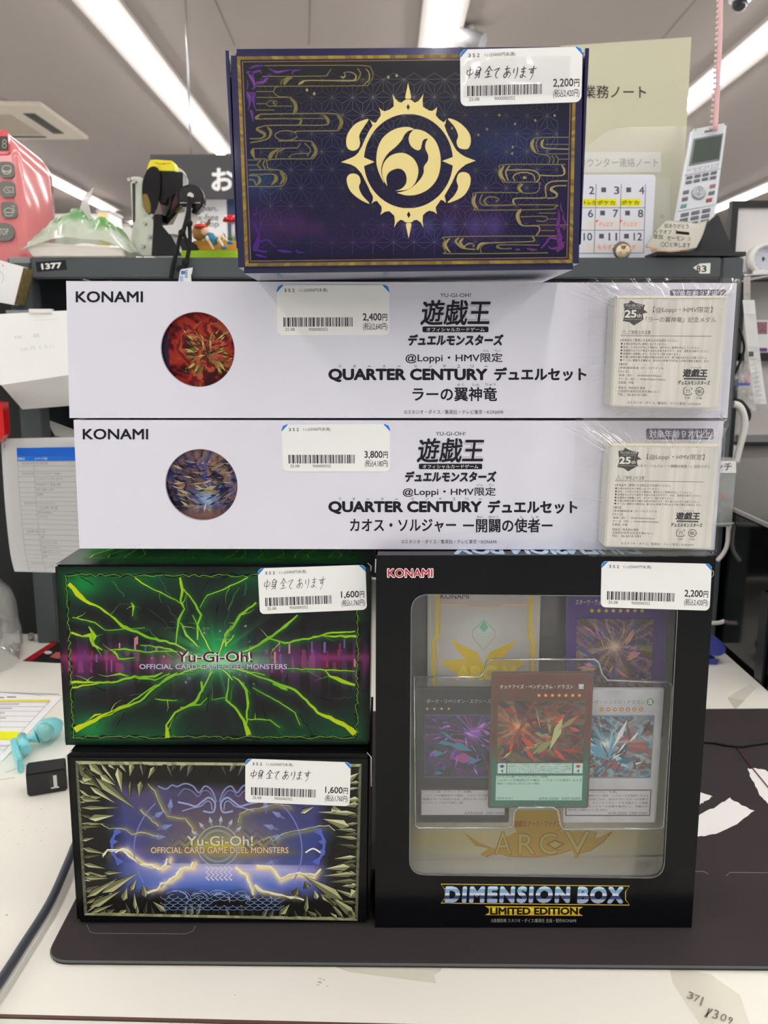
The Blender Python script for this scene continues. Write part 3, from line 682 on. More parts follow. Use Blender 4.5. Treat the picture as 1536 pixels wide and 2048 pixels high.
    for x, t, s in ((.665, 'プラ', 0), (.775, '紙', 1)):
        if s: p.line(circ(x + .038, .843, .036, .036, n=20, a0=20, a1=165), .007, G, l); p.line(circ(x + .038, .843, .036, .036, n=20, a0=200, a1=345), .007, G, l); p.poly([(x + .002, .85), (x - .006, .835), (x + .014, .835)], G, l); p.poly([(x + .074, .835), (x + .064, .852), (x + .084, .852)], G, l)
        else:
            R_ = rrect(x, .808, x + .075, .878, .02); p.line(R_[:18], .007, G, l); p.line(R_[19:], .007, G, l)
        p.text(t, x + .016, .825, x + .06, .862, G, l, .02)
        p.text(('外装', '外箱')[s], x + .012, .893, x + .062, .915, G, l, .004, res=2)
    p.text('©スタジオ・ダイス／集英社・テレビ東京・KONAMI', .155, .945, .83, .972, G, l, .004, res=2)
    p.build('lettering', INK, root)
    return root, c
mb1, cM1 = medal_box([(1231, 594), (1456, 594), (1437, 818), (1221, 813)], None, 'small pale medal box wrapped on the right end of the upper long white box', '「ラーの翼神竜」記念メダル', (.28, .91, .175, .225), -.004)
mb2, cM2 = medal_box([(1221, 889), (1439, 891), (1422, 1099), (1209, 1094)], None, 'small pale medal box wrapped on the right end of the lower long white box', '「カオス・ソルジャー ー開闢の使者ー」記念メダル', (.24, .93, .185, .215), -.004)

# ---- stretched clear wrap over the right end of each long box
WRAP = film('clear_wrap', gloss=.05, rough=.12, bump=0, haze=.03, edge=.3)
def wrap(root, c, cm, xl, seed):
    """film tented from the long box's front over the medal box; fine tension creases"""
    x0 = xl; x1 = c[1].x + .0012; z0 = c[2].z - .0008; z1 = c[0].z + .001
    nx, nz = 230, 170; mx0, mx1 = min(cm[0].x, cm[3].x), max(cm[1].x, cm[2].x); mz0, mz1 = cm[2].z - .0005, cm[0].z + .0008
    X, Z = np.meshgrid(np.linspace(x0, x1, nx), np.linspace(z0, z1, nz))
    xr = c[1].x + (Z - c[1].z) * (c[2].x - c[1].x) / (c[2].z - c[1].z) + .0012; X = x0 + (X - x0) * (xr - x0) / (x1 - x0)
    dx = np.maximum(np.maximum(mx0 - X, X - mx1), 0); dz = np.maximum(np.maximum(mz0 - Z, Z - mz1), 0)
    d = np.hypot(dx, dz); H = .0172
    tent = np.clip(1 - d / np.where(dz > dx, .020, np.where(X < mx0, .035, .010)), 0, 1) ** 1.25
    y = YL - .0006 - tent * (H - .0006)
    cxm, czm = (mx0 + mx1) / 2, (mz0 + mz1) / 2; A = np.arctan2(Z - czm, (X - cxm)); r = np.hypot(X - cxm, Z - czm)
    w = vnoise(A / 6.2832 + .5, r * 0 + .3, 60, 1, seed) + .6 * vnoise(A / 6.2832 + .5, r * 12, 60, 6, seed + 1) + .7 * vnoise((X + Z * .6) * 30, (Z) * 6, 16, 4, seed + 2)
    zone = np.clip(d / .006, 0, 1) * (np.where(Z > mz1, 1.0, np.where(Z < mz0, .6, .45)))
    y -= (w - 1.1) * .0011 * zone * (1.0)
    y = np.minimum(y, YL - .0004)
    me = bpy.data.meshes.new('clear_wrap'); co = np.stack([X, y, Z], -1)
    idx = np.arange(nx * nz).reshape(nz, nx); q = np.stack([idx[:-1, :-1], idx[:-1, 1:], idx[1:, 1:], idx[1:, :-1]], -1).reshape(-1, 4)
    me.from_pydata(co.reshape(-1, 3).tolist(), [], q.tolist()); me.materials.append(WRAP)
    me.polygons.foreach_set('use_smooth', [True] * len(me.polygons))
    o = link('clear_wrap', me, root); o['label'] = 'creased clear plastic wrap'
CREASE_GLINT = film('crease_glint', gloss=.2, rough=.2, haze=.55, cap=.4)
def creases(root, c, cm, xl, seed):  # whitish ribbons stand in for highlights along the wrap's creases
    r = random.Random(seed); p = Print(lambda u, v, l=0: Vector((u, l, v))); bm = BM()
    x0, x1 = min(cm[0].x, cm[3].x), max(cm[1].x, cm[2].x); z0, z1 = cm[2].z, cm[0].z; ym = -.0062
    def rib(a, b, w, n=6, bow=.0):
        q = []
        for k in range(n + 1):
            t = k / n; P_ = a * (1 - t) + b * t + Vector((bow * math.sin(math.pi * t), -.0006 * math.sin(math.pi * t), 0)); d = (b - a).normalized(); s_ = Vector((-d.z, 0, d.x)) * w * math.sin(math.pi * min(.95, t + .06)) ** .7
            q.append((bm.verts.new(P_ - s_), bm.verts.new(P_ + s_)))
        for u_, v_ in zip(q, q[1:]): bm.faces.new((u_[0], u_[1], v_[1], v_[0]))
    for i in range(95):          # above the medal box
        t = r.random(); xa = x0 + (x1 - x0) * t; za = z1 + r.uniform(-.002, .003); zt = c[0].z - .0002; xb = min(xa + (t - .5) * .03 + r.uniform(-.005, .005), c[1].x - .0006); k = r.uniform(.35, 1)
        A = Vector((xa, ym + .0008, za)); B = Vector((xa + (xb - xa) * k, ym + (YL - .0016 - ym) * k, za + (zt - za) * k)); rib(A, B, r.choice([.00007, .0001, .00018, .00028]), bow=r.uniform(-.0008, .0008))
    for i in range(26):          # fan at the upper left corner
        a = math.radians(r.uniform(100, 175)); L = r.uniform(.012, .034); A = Vector((x0 - .0005, ym + .001, z1 - r.uniform(0, .006))); k = 1.0
        B = Vector((x0 + math.cos(a) * L, YL - .002, min(c[0].z - .0004, z1 + math.sin(a) * L))); rib(A, B, r.choice([.00006, .0001, .00016]), bow=r.uniform(-.002, .002))
    for i in range(40):          # below
        t = r.random(); xa = x0 + (x1 - x0) * t; A = Vector((xa, ym + .0012, z0 - .0006)); B = Vector((xa + r.uniform(-.008, .008), YL - .0016, max(c[2].z + .0003, z0 - r.uniform(.003, .012)))); rib(A, B, r.choice([.00005, .00008, .00014]))
    for i in range(16):          # left edge, glints of long soft folds
        za = z0 + (z1 - z0) * r.random(); A = Vector((x0 - .001, ym + .0015, za)); B = Vector((x0 - r.uniform(.004, .02), YL - .0018, za + r.uniform(-.012, .004))); rib(A, B, r.choice([.00005, .00009]))
    for i in range(30):          # over the front of the medal box
        xa = r.uniform(x0 + .002, x1 - .002); za = z1 - r.uniform(.0, .008); rib(Vector((xa, ym, za)), Vector((xa + r.uniform(-.003, .003), ym, za - r.uniform(.002, .010))), r.choice([.00004, .00008]))
    o = obj('crease_glints', bm, CREASE_GLINT, root, label='white tension creases in the clear wrap'); o['kind'] = 'stuff'
wrap(lb1, cU, cM1, P(1165, 700, YL).x, 3); creases(lb1, cU, cM1, 0, 3)
wrap(lb2, cL, cM2, P(1140, 970, YL).x, 8); creases(lb2, cL, cM2, 0, 9)
# ================================================================== purple box with the gold emblem
YP = -.038
QP = [(459, 94), (1170, 89), (1160, 538), (475, 546)]
pc = [P(*q, YP) for q in QP]
PURPLE = mat('dark_blue_foil_card', (38, 38, 74), rough=.22, metal=.4, bump=.25, bscale=70, coat=.4)
pur = thing('duel_set_box', 'dark purple card game box with a round gold emblem, topmost of the stack', 'box', (0, YP, pc[2].z))
bm = BM(); hexa(bm, pc + [Vector((v.x * .995, YP + .1, v.z)) for v in pc]); bevel(bm, .0028, 4); obj('carton', bm, PURPLE, pur)
for sx, (i, j) in ((-1, (0, 3)), (1, (1, 2))):
    bm = BM(); a, b = pc[i], pc[j]; o_ = .0028
    v = [a + Vector((sx * o_, .003, -.0005)), a + Vector((sx * .0008, .003, -.0005)), b + Vector((sx * .0002, .003, .012)), b + Vector((sx * .0006, .003, .012))]
    if sx > 0: v = [v[1], v[0], v[3], v[2]]
    hexa(bm, v + [x + Vector((-sx * .0006, .05, 0)) for x in v]); bevel(bm, .0003, 1); obj('side_flap', bm, PURPLE, pur)
ex = lambda ox, oy, s: (lambda pts: [(ox + p[0] / s, oy + p[1] / s, *([p[2] / s] if len(p) > 2 else [])) for p in pts])
FQ = [(474, 113), (1153, 107), (1144.6, 526), (490.5, 533)]
def inset(q, k):
    (a, b, c, d) = q; return [(a[0] + k, a[1] + k), (b[0] - k, b[1] + k), (c[0] - k, c[1] - k), (d[0] + k, d[1] - k)]
def pur_bg(U, V):
    n = fbm(U, V, 5, 4, 3); C = [34 - 10 * V + U * 0, 33 - 12 * V + U * 0, 38 + 20 * V + U * 0]
    C = blend(C, (24, 24, 62), np.clip(1 - np.abs(V - .45) / .3, 0, 1) * .7)
    C = blend(C, (34, 50, 88), np.exp(-((U - .82) ** 2 / .02 + (V - .42) ** 2 / .01)) * .7)
    C = blend(C, (32, 60, 98), np.exp(-((U - .03) ** 2 / .006 + (V - .58) ** 2 / .008)) * .8)
    C = blend(C, (72, 34, 84), np.clip(fbm(U, V, 7, 6, 8) * 2.6 - 1.0, 0, 1) * np.exp(-((V - .82) ** 2) / .012) * .75)
    for cx in (.50, .565, .63, .71, .77): C = blend(C, (70, 70, 130), np.exp(-((U - cx) ** 2 / .0005 + (V - .83) ** 2 / .002)) * .6)
    C = blend(C, (14, 16, 26), np.clip((V - .92) * 10, 0, 1) * .7)
    return [c * (.85 + .3 * n) for c in C]
IQ = inset(FQ, 11)
painted('printed_field', onquad(IQ, YP), pur_bg, 200, 130, ink('satin_ink', rough=.26, spec=.25), pur, .00006)
p = Print(onY(YP)); F = [35, 0]
GOLDF = ink('gold_foil_ink', rough=.35, metal=.45, bump=.3, bscale=160)
def frame(p, q, k, w, col, l, nseg=1, alt=None):
    o, i = inset(q, k), inset(q, k + w); r = random.Random(5)
    for a in range(4):
        b = (a + 1) % 4
        for s in range(nseg):
            t0, t1 = s / nseg, (s + 1) / nseg; L = lambda A, B, t: (A[0] + (B[0] - A[0]) * t, A[1] + (B[1] - A[1]) * t)
            c = col if not alt else mixc(col, alt, r.random())
            p.poly([L(o[a], o[b], t0), L(o[a], o[b], t1), L(i[a], i[b], t1), L(i[a], i[b], t0)], c, l)
frame(p, FQ, 0, 6.5, (150, 128, 50), .00008, 60, (104, 82, 44)); frame(p, FQ, 7.5, .8, (70, 50, 30), .00009); frame(p, FQ, 10.5, 1, (150, 120, 70), .00009)
# cloud scrolls
A_ = ex(450, 90, 4.151); B_ = ex(450, 310, 4.151); C_ = ex(860, 220, 4.655); g = (112, 104, 58); g2 = (142, 130, 78)
def sc(pts, T, w=2.0, c=g, n=5): p.line(smooth_pts([q if len(q) > 2 else (*q, min(w, 2.4)) for q in T(pts)], n), w, c, .0001)
def ln(pts, T, w=1.6, c=g): p.line(T(pts), w, c, .0001)
sc([(330, 172), (700, 170), (1150, 172), (1215, 205), (1228, 260), (1195, 320), (1140, 338), (700, 342), (450, 345), (410, 370), (410, 400), (450, 428), (520, 432), (570, 455), (600, 510), (590, 560), (560, 578)], A_, 1.7)
sc([(1165, 195, 4), (1195, 230, 9), (1195, 290, 10), (1150, 330, 4)], A_, 7, g2); sc([(1100, 195), (1125, 235), (1105, 285), (1070, 300)], A_, 2.5, g)
sc([(960, 262, 9), (985, 270, 14), (1000, 245, 6), (985, 232, 4), (1040, 225, 6), (1085, 250, 10), (1080, 285, 14), (1040, 297, 12), (700, 295, 8), (640, 310, 22), (610, 330, 8)], A_, 8, g2)
sc([(310, 262), (800, 258), (850, 240), (880, 200)], A_, 1.8); sc([(460, 330), (480, 290), (540, 262)], A_, 2); sc([(490, 330, 20), (510, 295, 30), (560, 268, 8)], A_, 5)
for a, b in (((260, 343), (450, 343)), ((260, 387), (405, 387)), ((260, 436), (550, 436)), ((260, 488), (340, 488)), ((260, 540), (410, 540)), ((390, 508), (560, 508))): ln([a, b], A_)
sc([(420, 490, 12), (395, 480, 6), (430, 468, 4), (425, 495, 4), (375, 510), (345, 490), (370, 465), (420, 465)], A_, 1.5)
sc([(540, 440, 12), (580, 480, 30), (585, 530, 26), (565, 572, 10)], A_, 6)
sc([(290, 575), (600, 570), (900, 570), (960, 600), (978, 645), (950, 700), (900, 712), (600, 716), (590, 730)], A_, 2.2); sc([(930, 585, 8), (965, 640, 24), (935, 700, 8)], A_, 4)
sc([(290, 577, 10), (262, 605, 30), (300, 615, 8), (600, 614), (630, 640, 20), (610, 664)], A_, 3); sc([(820, 580), (855, 625, 28), (830, 664), (600, 666), (370, 668), (300, 680, 10), (265, 700, 20), (330, 740, 25), (300, 775, 12), (205, 778)], A_, 3)
sc([(320, 610), (840, 610)], A_, 1.6); sc([(350, 680, 10), (380, 720, 24), (350, 780, 12), (210, 812)], A_, 3)
sc(circ(507, 752, 92, 40, 20), A_, 2.2); sc([(440, 798), (690, 797), (745, 830), (765, 880), (740, 935), (690, 945), (380, 950), (350, 990), (370, 1030), (450, 1040), (500, 1080)], A_, 2.2)
sc([(720, 815, 8), (755, 880, 26), (715, 935, 8)], A_, 4); sc([(240, 855, 8), (228, 890, 34), (245, 940, 8)], A_, 4); sc([(230, 860), (560, 856), (610, 845), (620, 815)], A_, 2); sc([(240, 943), (350, 948)], A_, 2)
sc([(370, 945, 30), (390, 900, 30), (450, 865, 8)], A_, 5); sc([(420, 940), (440, 890), (490, 862)], A_, 2); sc([(530, 935, 10), (570, 905, 6), (690, 900)], A_, 2); sc([(660, 815), (710, 870), (680, 925)], A_, 2)
for y in (955, 997): ln([(190, y), (280, y)], A_)
sc([(300, 955), (270, 990), (300, 1030)], A_, 2.4); sc([(330, 955), (318, 990), (335, 1030)], A_, 2.4)
sc([(200, 125), (430, 125), (490, 150), (512, 195), (490, 240), (440, 260), (195, 262)], B_, 2); sc([(455, 140, 8), (490, 195, 26), (455, 245, 8)], B_, 4); sc([(290, 163), (400, 160), (425, 200, 34), (385, 250, 8)], B_, 3)
sc([(200, 170), (270, 175), (290, 215, 26), (260, 252)], B_, 3); ln([(210, 160), (290, 162)], B_); sc([(200, 205), (240, 210), (255, 250)], B_, 3)
for pts, w in (([(1290, 255), (1000, 258), (945, 290), (935, 330), (960, 385), (1010, 408), (1080, 420), (1115, 450), (1105, 500)], 2), ([(970, 275, 8), (948, 330, 30), (985, 395, 8)], 4), ([(1060, 275), (1040, 310, 26), (1070, 355), (1290, 365)], 3), ([(1070, 320), (1290, 320)], 1.6), ([(1010, 265), (985, 320), (1010, 390)], 2),
               ([(1290, 408), (1080, 410)], 1.6), ([(1130, 425), (1155, 460), (1140, 505)], 2), ([(1170, 425), (1195, 460), (1180, 505)], 2), ([(1195, 458), (1290, 458)], 1.6),
               ([(1260, 508), (700, 508), (650, 550), (638, 600), (670, 655), (710, 672), (1000, 672), (1018, 700), (1015, 740), (975, 772), (870, 772), (820, 745), (820, 705), (850, 682)], 2), ([(690, 520, 8), (655, 590, 34), (700, 662, 8)], 4), ([(740, 520), (705, 580, 14), (730, 660)], 3), ([(715, 560), (930, 558), (1005, 590), (1018, 640), (985, 672)], 4),
               ([(790, 660), (775, 620), (820, 588), (900, 582), (965, 610), (975, 660)], 3), ([(1225, 515), (1250, 560, 22), (1225, 610), (1020, 608)], 3), ([(865, 690), (830, 725, 20), (860, 768)], 3),
               ([(1280, 660), (1140, 665), (1080, 700), (1075, 750), (1080, 800), (1050, 820), (810, 822), (775, 850, 20), (790, 882)], 3), ([(1270, 705), (1170, 708), (1125, 740, 26), (1180, 780, 20), (1165, 815), (1090, 822)], 3),
               ([(830, 770), (440, 770), (400, 810), (390, 860), (420, 915), (460, 932), (1100, 925), (1160, 905), (1170, 885), (820, 882)], 2), ([(430, 785, 8), (402, 855, 34), (445, 922, 8)], 4), ([(490, 785), (468, 830), (500, 885), (800, 882)], 2.4), ([(610, 855, 14), (640, 830, 8), (600, 812), (540, 812), (505, 850, 20), (540, 885)], 2.5),
               ([(850, 925, 20), (815, 975, 34), (830, 1040, 30), (870, 1078, 10), (1000, 1080), (1020, 1120), (990, 1165)], 4), ([(840, 995), (1060, 990), (1090, 1018), (1050, 1038), (990, 1030)], 2), ([(1290, 1070), (1000, 1072)], 1.6), ([(1010, 960), (1175, 960)], 1.6), ([(1030, 1122), (1160, 1122)], 1.6), ([(1090, 1015), (1180, 1015)], 1.4),
               ([(1180, 1172), (200, 1180), (140, 1210), (120, 1260), (150, 1320), (200, 1338), (1100, 1330)], 2), ([(185, 1195, 10), (140, 1255, 30), (190, 1328, 8)], 4), ([(270, 1190), (240, 1225, 20), (300, 1285), (420, 1298)], 3), ([(310, 1195, 10), (280, 1240, 30), (330, 1285, 12)], 4), ([(400, 1275, 16), (410, 1255, 6), (370, 1242), (325, 1265), (310, 1290)], 3),
               ([(440, 1300, 20), (470, 1250, 24), (560, 1235, 8), (930, 1225, 8), (970, 1205, 12), (950, 1180)], 3), ([(480, 1330), (470, 1290), (520, 1245), (700, 1235)], 2), ([(1020, 1258), (680, 1255), (625, 1275, 20), (680, 1292), (760, 1290)], 2)):
    sc(pts, C_, w, g2 if w >= 3 else g, 4)
p.poly(circ(860 + 880 / 4.655, 220 + 630 / 4.655, 4, 3, 12), g2, .0001)
for x, y in ((680, 375), (740, 405), (1355, 268), (1425, 255)): p.poly(ex(450, 90, 4.151)([(x, y - 18), (x + 14, y), (x, y + 16), (x - 12, y)]), (150, 138, 100), .0001)
for x, y in ((205, 170), (450, 232), (530, 180), (790, 130), (770, 345), (765, 405), (980, 98), (1160, 52), (645, 48)): p.poly(ex(860, 220, 4.655)([(x, y - 16), (x + 13, y), (x, y + 16), (x - 13, y)]), (130, 122, 90), .0001)
p.build('gold_scrollwork', GOLDF, pur, label='printed gold frame and cloud scrolls')
# hemp-leaf line pattern
p = Print(onY(YP)); a0 = 41.0; rh = 36.3
def inside(x, y): return 505 < x < 1128 and 140 < y < 512 and not ((x - 817) ** 2 + (y - 322) ** 2 < 88 ** 2 and False)
def hl(x0, y0, x1, y1):
    if inside(x0, y0) and inside(x1, y1):
        k = .75 + .25 * math.sin(x0 * .013 + y0 * .02); f = .5 if y0 > 300 else 1; f = f if x0 > 700 or y0 < 230 or y0 > 370 else .35
        p.line([(x0, y0), (x1, y1)], .7, tuple(round(v * k * (.55 + .45 * f)) for v in ((96, 98, 112) if y0 < 350 else (98, 88, 130))), .00008)
for r in range(-1, 12):
    for c in range(-1, 17):
        x = 500 + c * a0 + (a0 / 2 if r % 2 else 0); y = 122 + r * rh; R_, D1, D2 = (x + a0, y), (x + a0 / 2, y + rh), (x - a0 / 2, y + rh)
        for T in ((R_, D1), (D1, D2)):
            cx, cy = (x + T[0][0] + T[1][0]) / 3, (y + T[0][1] + T[1][1]) / 3
            for q in ((x, y),) + T: hl(cx, cy, *q)
        hl(x, y, *R_); hl(x, y, *D1); hl(x, y, *D2)
p.build('line_pattern', INK, pur)
# violet flame ornaments in the corners
p = Print(onY(YP)); v1, v2 = (84, 54, 118), (124, 70, 140)
def fl(T, L, cc):
    for pts in L: p.line(smooth_pts(T(pts), 6), 2, cc, .00012 + .000002 * (cc == v2))
fl(A_, [[(175, 225, 10), (210, 240, 40), (235, 300, 30), (250, 340, 26), (225, 370, 8)], [(205, 240, 30), (250, 225, 22), (290, 215, 16), (300, 240, 8)], [(200, 200, 6), (245, 178, 20), (330, 172, 4)], [(240, 320, 14), (300, 318, 20), (340, 290, 30), (360, 250, 12), (405, 262, 4)], [(360, 195, 4), (430, 225, 24), (500, 215, 14), (560, 205, 4)], [(560, 245, 4), (570, 215, 18), (635, 208, 4)], [(185, 290, 4), (190, 330, 10), (180, 370, 4)], [(180, 390, 8), (200, 420, 40), (205, 490, 16), (190, 545, 4)], [(255, 395, 6), (235, 430, 34), (240, 490, 14), (260, 550, 4)], [(200, 410, 30), (245, 400, 22)], [(205, 545, 6), (222, 560, 26), (235, 640, 3)]], v1)
fl(A_, [[(200, 250, 14), (235, 300, 14), (245, 340, 8)], [(260, 310, 8), (320, 305, 10), (345, 280, 6)], [(410, 225, 6), (450, 222, 8), (480, 218, 4)], [(195, 410, 8), (210, 440, 8)]], v2)
fl(B_, [[(260, 420, 3), (262, 470, 10), (245, 500, 16), (230, 480, 4)], [(235, 560, 6), (260, 610, 20), (280, 660, 18), (270, 720, 40), (250, 780, 46), (240, 800, 10)], [(290, 580, 4), (290, 620, 12), (245, 640, 8)], [(290, 720, 20), (350, 705, 16), (390, 740, 10), (430, 775, 4)], [(250, 785, 16), (330, 805, 18), (355, 790, 6)], [(250, 825, 4), (285, 835, 22), (350, 850, 4)], [(430, 790, 4), (490, 800, 26), (560, 805, 5)], [(590, 780, 4), (605, 805, 20), (660, 810, 3)]], (66, 36, 110))
fl(C_, [[(1215, 860, 3), (1220, 920, 16), (1235, 950, 8)], [(1195, 920, 4), (1200, 1000, 20), (1190, 1080, 34), (1200, 1140, 30), (1210, 1200, 60), (1220, 1260, 60), (1180, 1320, 16)], [(1245, 960, 6), (1240, 1010, 14), (1262, 1060, 16), (1245, 1120, 12)], [(1170, 1110, 10), (1205, 1080, 22), (1255, 1100, 8)], [(1200, 1200, 30), (1120, 1190, 24), (1080, 1240, 20), (1030, 1290, 10)], [(1200, 1280, 30), (1130, 1290, 16), (1100, 1265, 8)], [(1000, 1300, 4), (950, 1300, 24), (900, 1290, 8)], [(840, 1290, 4), (820, 1300, 20), (790, 1295, 4)], [(1225, 1180, 16), (1245, 1230, 16), (1240, 1290, 8)]], (92, 48, 112))
fl(C_, [[(1205, 1100, 8), (1195, 1150, 8), (1215, 1210, 14), (1230, 1260, 8)], [(1190, 1200, 8), (1130, 1195, 6)]], (136, 72, 146))
p.build('violet_flames', INKG, pur, label='printed violet flame ornaments')
# raised gold emblem
E_ = ex(640, 140, 4.389); GOLD = mat('embossed_gold_foil', (216, 200, 136), rough=.5, metal=.2, bump=.25, bscale=260, spec=.6)
bm = BM(); eo = Print(onY(YP))
def relief(loop, holes=()):
    for L in (loop,) + tuple(holes): eo.line(E_(L), 1.3, (92, 74, 40), .00016, True)  # darker gold line painted round each shape as the shade of a bevel
    t3 = lambda L: [(P(x, y, YP).x, P(x, y, YP).z) for x, y in E_(L)]
    prism(bm, t3(loop), YP - .0005, YP - .00002, holes=[t3(h) for h in holes])
outer = [(735, 272), (755, 262), (793, 262), (812, 275), (830, 290), (860, 278), (885, 250), (908, 210), (900, 260), (903, 325), (955, 358), (985, 362), (1010, 345), (1028, 325), (1022, 365), (1015, 400), (1050, 440), (1085, 462), (1098, 450), (1108, 430), (1102, 465), (1092, 490), (1105, 530), (1130, 585), (1160, 640), (1180, 680), (1200, 710), (1235, 740), (1275, 765), (1366, 797), (1280, 830), (1240, 860), (1210, 890), (1185, 930), (1160, 985), (1130, 1040), (1092, 1105), (1100, 1135), (1103, 1168), (1085, 1148), (1060, 1140), (1015, 1205), (1018, 1235), (1026, 1266), (1000, 1245), (960, 1235), (930, 1250), (903, 1275), (900, 1330), (907, 1383), (885, 1340), (850, 1315), (825, 1320), (803, 1338), (752, 1338), (728, 1320), (705, 1315), (675, 1340), (650, 1385), (658, 1330), (652, 1280), (610, 1240), (570, 1245), (528, 1273), (542, 1235), (540, 1200), (500, 1150), (475, 1155), (452, 1175), (465, 1140), (465, 1110), (440, 1065), (420, 1020), (385, 950), (365, 910), (340, 880), (310, 850), (270, 830), (186, 810), (270, 775), (305, 758), (335, 730), (365, 680), (400, 600), (435, 530), (462, 490), (452, 465), (440, 438), (462, 460), (490, 465), (535, 400), (530, 365), (519, 333), (545, 358), (570, 365), (610, 350), (648, 322), (645, 265), (637, 212), (660, 255), (690, 283), (715, 290)]
hole = circ(776, 802, 391, 414, 40, -86, 86); hl_ = [(x, y) for x, y in circ(776, 802, 391, 414, 26, -84, -6)] + [(1166, 765), (1072, 800), (1166, 840)] + circ(776, 802, 391, 414, 26, 6, 84) + circ(776, 802, 391, 414, 26, 96, 174) + [(385, 845), (478, 808), (385, 768)] + circ(776, 802, 391, 414, 26, 186, 264)
relief(outer, [hl_, [(773, 300), (790, 327), (773, 357), (758, 327)], [(778, 1242), (795, 1272), (778, 1302), (762, 1272)]])
relief([(773, 115), (797, 225), (800, 240), (793, 255), (752, 255), (748, 240)]); relief([(765, 1343), (793, 1343), (803, 1352), (800, 1375), (778, 1478), (757, 1380), (754, 1352)])
S5 = lambda L: smooth_pts(L, 4, True)
relief(S5([(425, 435), (385, 500), (345, 575), (352, 640), (335, 690), (290, 710), (245, 690), (230, 635), (245, 560), (300, 485), (360, 450)]))
relief(S5([(1123, 428), (1200, 450), (1270, 505), (1315, 570), (1322, 640), (1300, 690), (1260, 697), (1215, 680), (1198, 630), (1212, 575), (1180, 500)]))
relief(S5([(295, 910), (340, 930), (356, 980), (342, 1030), (370, 1100), (435, 1175), (340, 1130), (265, 1060), (235, 975), (250, 925)]))
relief(S5([(1255, 897), (1305, 915), (1322, 970), (1300, 1050), (1240, 1120), (1120, 1168), (1180, 1100), (1212, 1030), (1198, 970), (1215, 915)]))
relief(smooth_pts([(822, 522), (780, 535), (745, 565), (715, 620), (660, 680), (600, 730), (560, 790), (540, 850), (540, 920), (562, 995), (520, 910), (497, 830), (496, 760), (510, 680), (550, 600), (620, 540), (700, 508), (780, 503)], 4, True))
relief([(825, 522), (790, 560)] + smooth_pts([(790, 560), (778, 610), (800, 670), (850, 705), (880, 698), (890, 670)], 4) + [(900, 625), (915, 608), (948, 603)] + smooth_pts([(948, 603), (928, 640), (925, 690), (950, 750), (945, 800), (912, 850), (910, 900), (880, 960), (810, 1030), (740, 1065), (675, 1078)], 4) + smooth_pts([(676, 1079), (760, 1102), (860, 1092), (960, 1040), (1030, 950), (1058, 830), (1050, 720), (1010, 620), (940, 555), (880, 528), (826, 521)], 4)[1:-1])
relief([(590, 1018)] + smooth_pts([(589, 1017), (555, 960), (545, 890), (560, 820), (610, 760), (680, 732), (750, 735), (820, 780), (858, 850), (860, 920), (830, 1000), (770, 1050), (660, 1062)], 4)[1:] + smooth_pts([(665, 1061), (720, 1040), (757, 990), (755, 920), (720, 875), (670, 868), (610, 895), (583, 945), (588, 1010)], 4)[1:])
eo.build('emblem_rim_shade', INK, pur)
obj('gold_emblem', bm, GOLD, pur, label='embossed gold emblem of a crescent in a spiked ring')
sticker(pur, [(920, 100), (1165, 94), (1162, 204.5), (921, 213)], YP, '2,200', '2,420', (.3, .2, .006, .0005), .0006)
bm = BM(); q = onquad([(920, 100), (1165, 94), (1162, 204.5), (921, 213)], YP); n_ = 60; r_ = np.random.RandomState(2)
U, V = np.meshgrid(np.linspace(.02, .9, n_), np.linspace(.16, .86, 30)); h = (fbm(U, V, 3, 2, 21) - .5) * .0012 + np.exp(-((V - .66 - .1 * (U - .5)) ** 2) / .0006) * .0005 * (U > .4)
me = bpy.data.meshes.new('clear_tape'); me.from_pydata([tuple(q(u, v, .0011 + d)) for u, v, d in zip(U.ravel(), V.ravel(), h.ravel())], [], [(i * n_ + j, (i + 1) * n_ + j, (i + 1) * n_ + j + 1, i * n_ + j + 1) for i in range(29) for j in range(n_ - 1)])
me.materials.append(film('clear_tape', gloss=.05, rough=.08, haze=.04)); me.polygons.foreach_set('use_smooth', [True] * len(me.polygons)); link('clear_tape', me, pur)
bm.free()

# ================================================================== green lightning box
YG = .013
QG = [(108, 1131), (743, 1131), (739, 1491), (129, 1492)]
cg = [P(*q, YG) for q in QG]
gre = thing('duel_set_box', 'black card game box with green lightning on its front, below the long boxes', 'box', (-.1, YG, cg[2].z))
bm = BM(); b_ = [Vector((v.x, YG + .09, v.z)) for v in cg]; hexa(bm, cg + b_); bevel(bm, .0015, 3); obj('carton', bm, BLACK, gre)
def polyd(U, V, pts):
    """distance from (U,V) to a polyline, in the same units"""
    D = np.full(U.shape, 9e9)
    for (x0, y0), (x1, y1) in zip(pts, pts[1:]):
        dx, dy = x1 - x0, y1 - y0; t = np.clip(((U - x0) * dx + (V - y0) * dy) / (dx * dx + dy * dy + 1e-9), 0, 1)
        D = np.minimum(D, np.hypot(U - x0 - t * dx, V - y0 - t * dy))
    return D
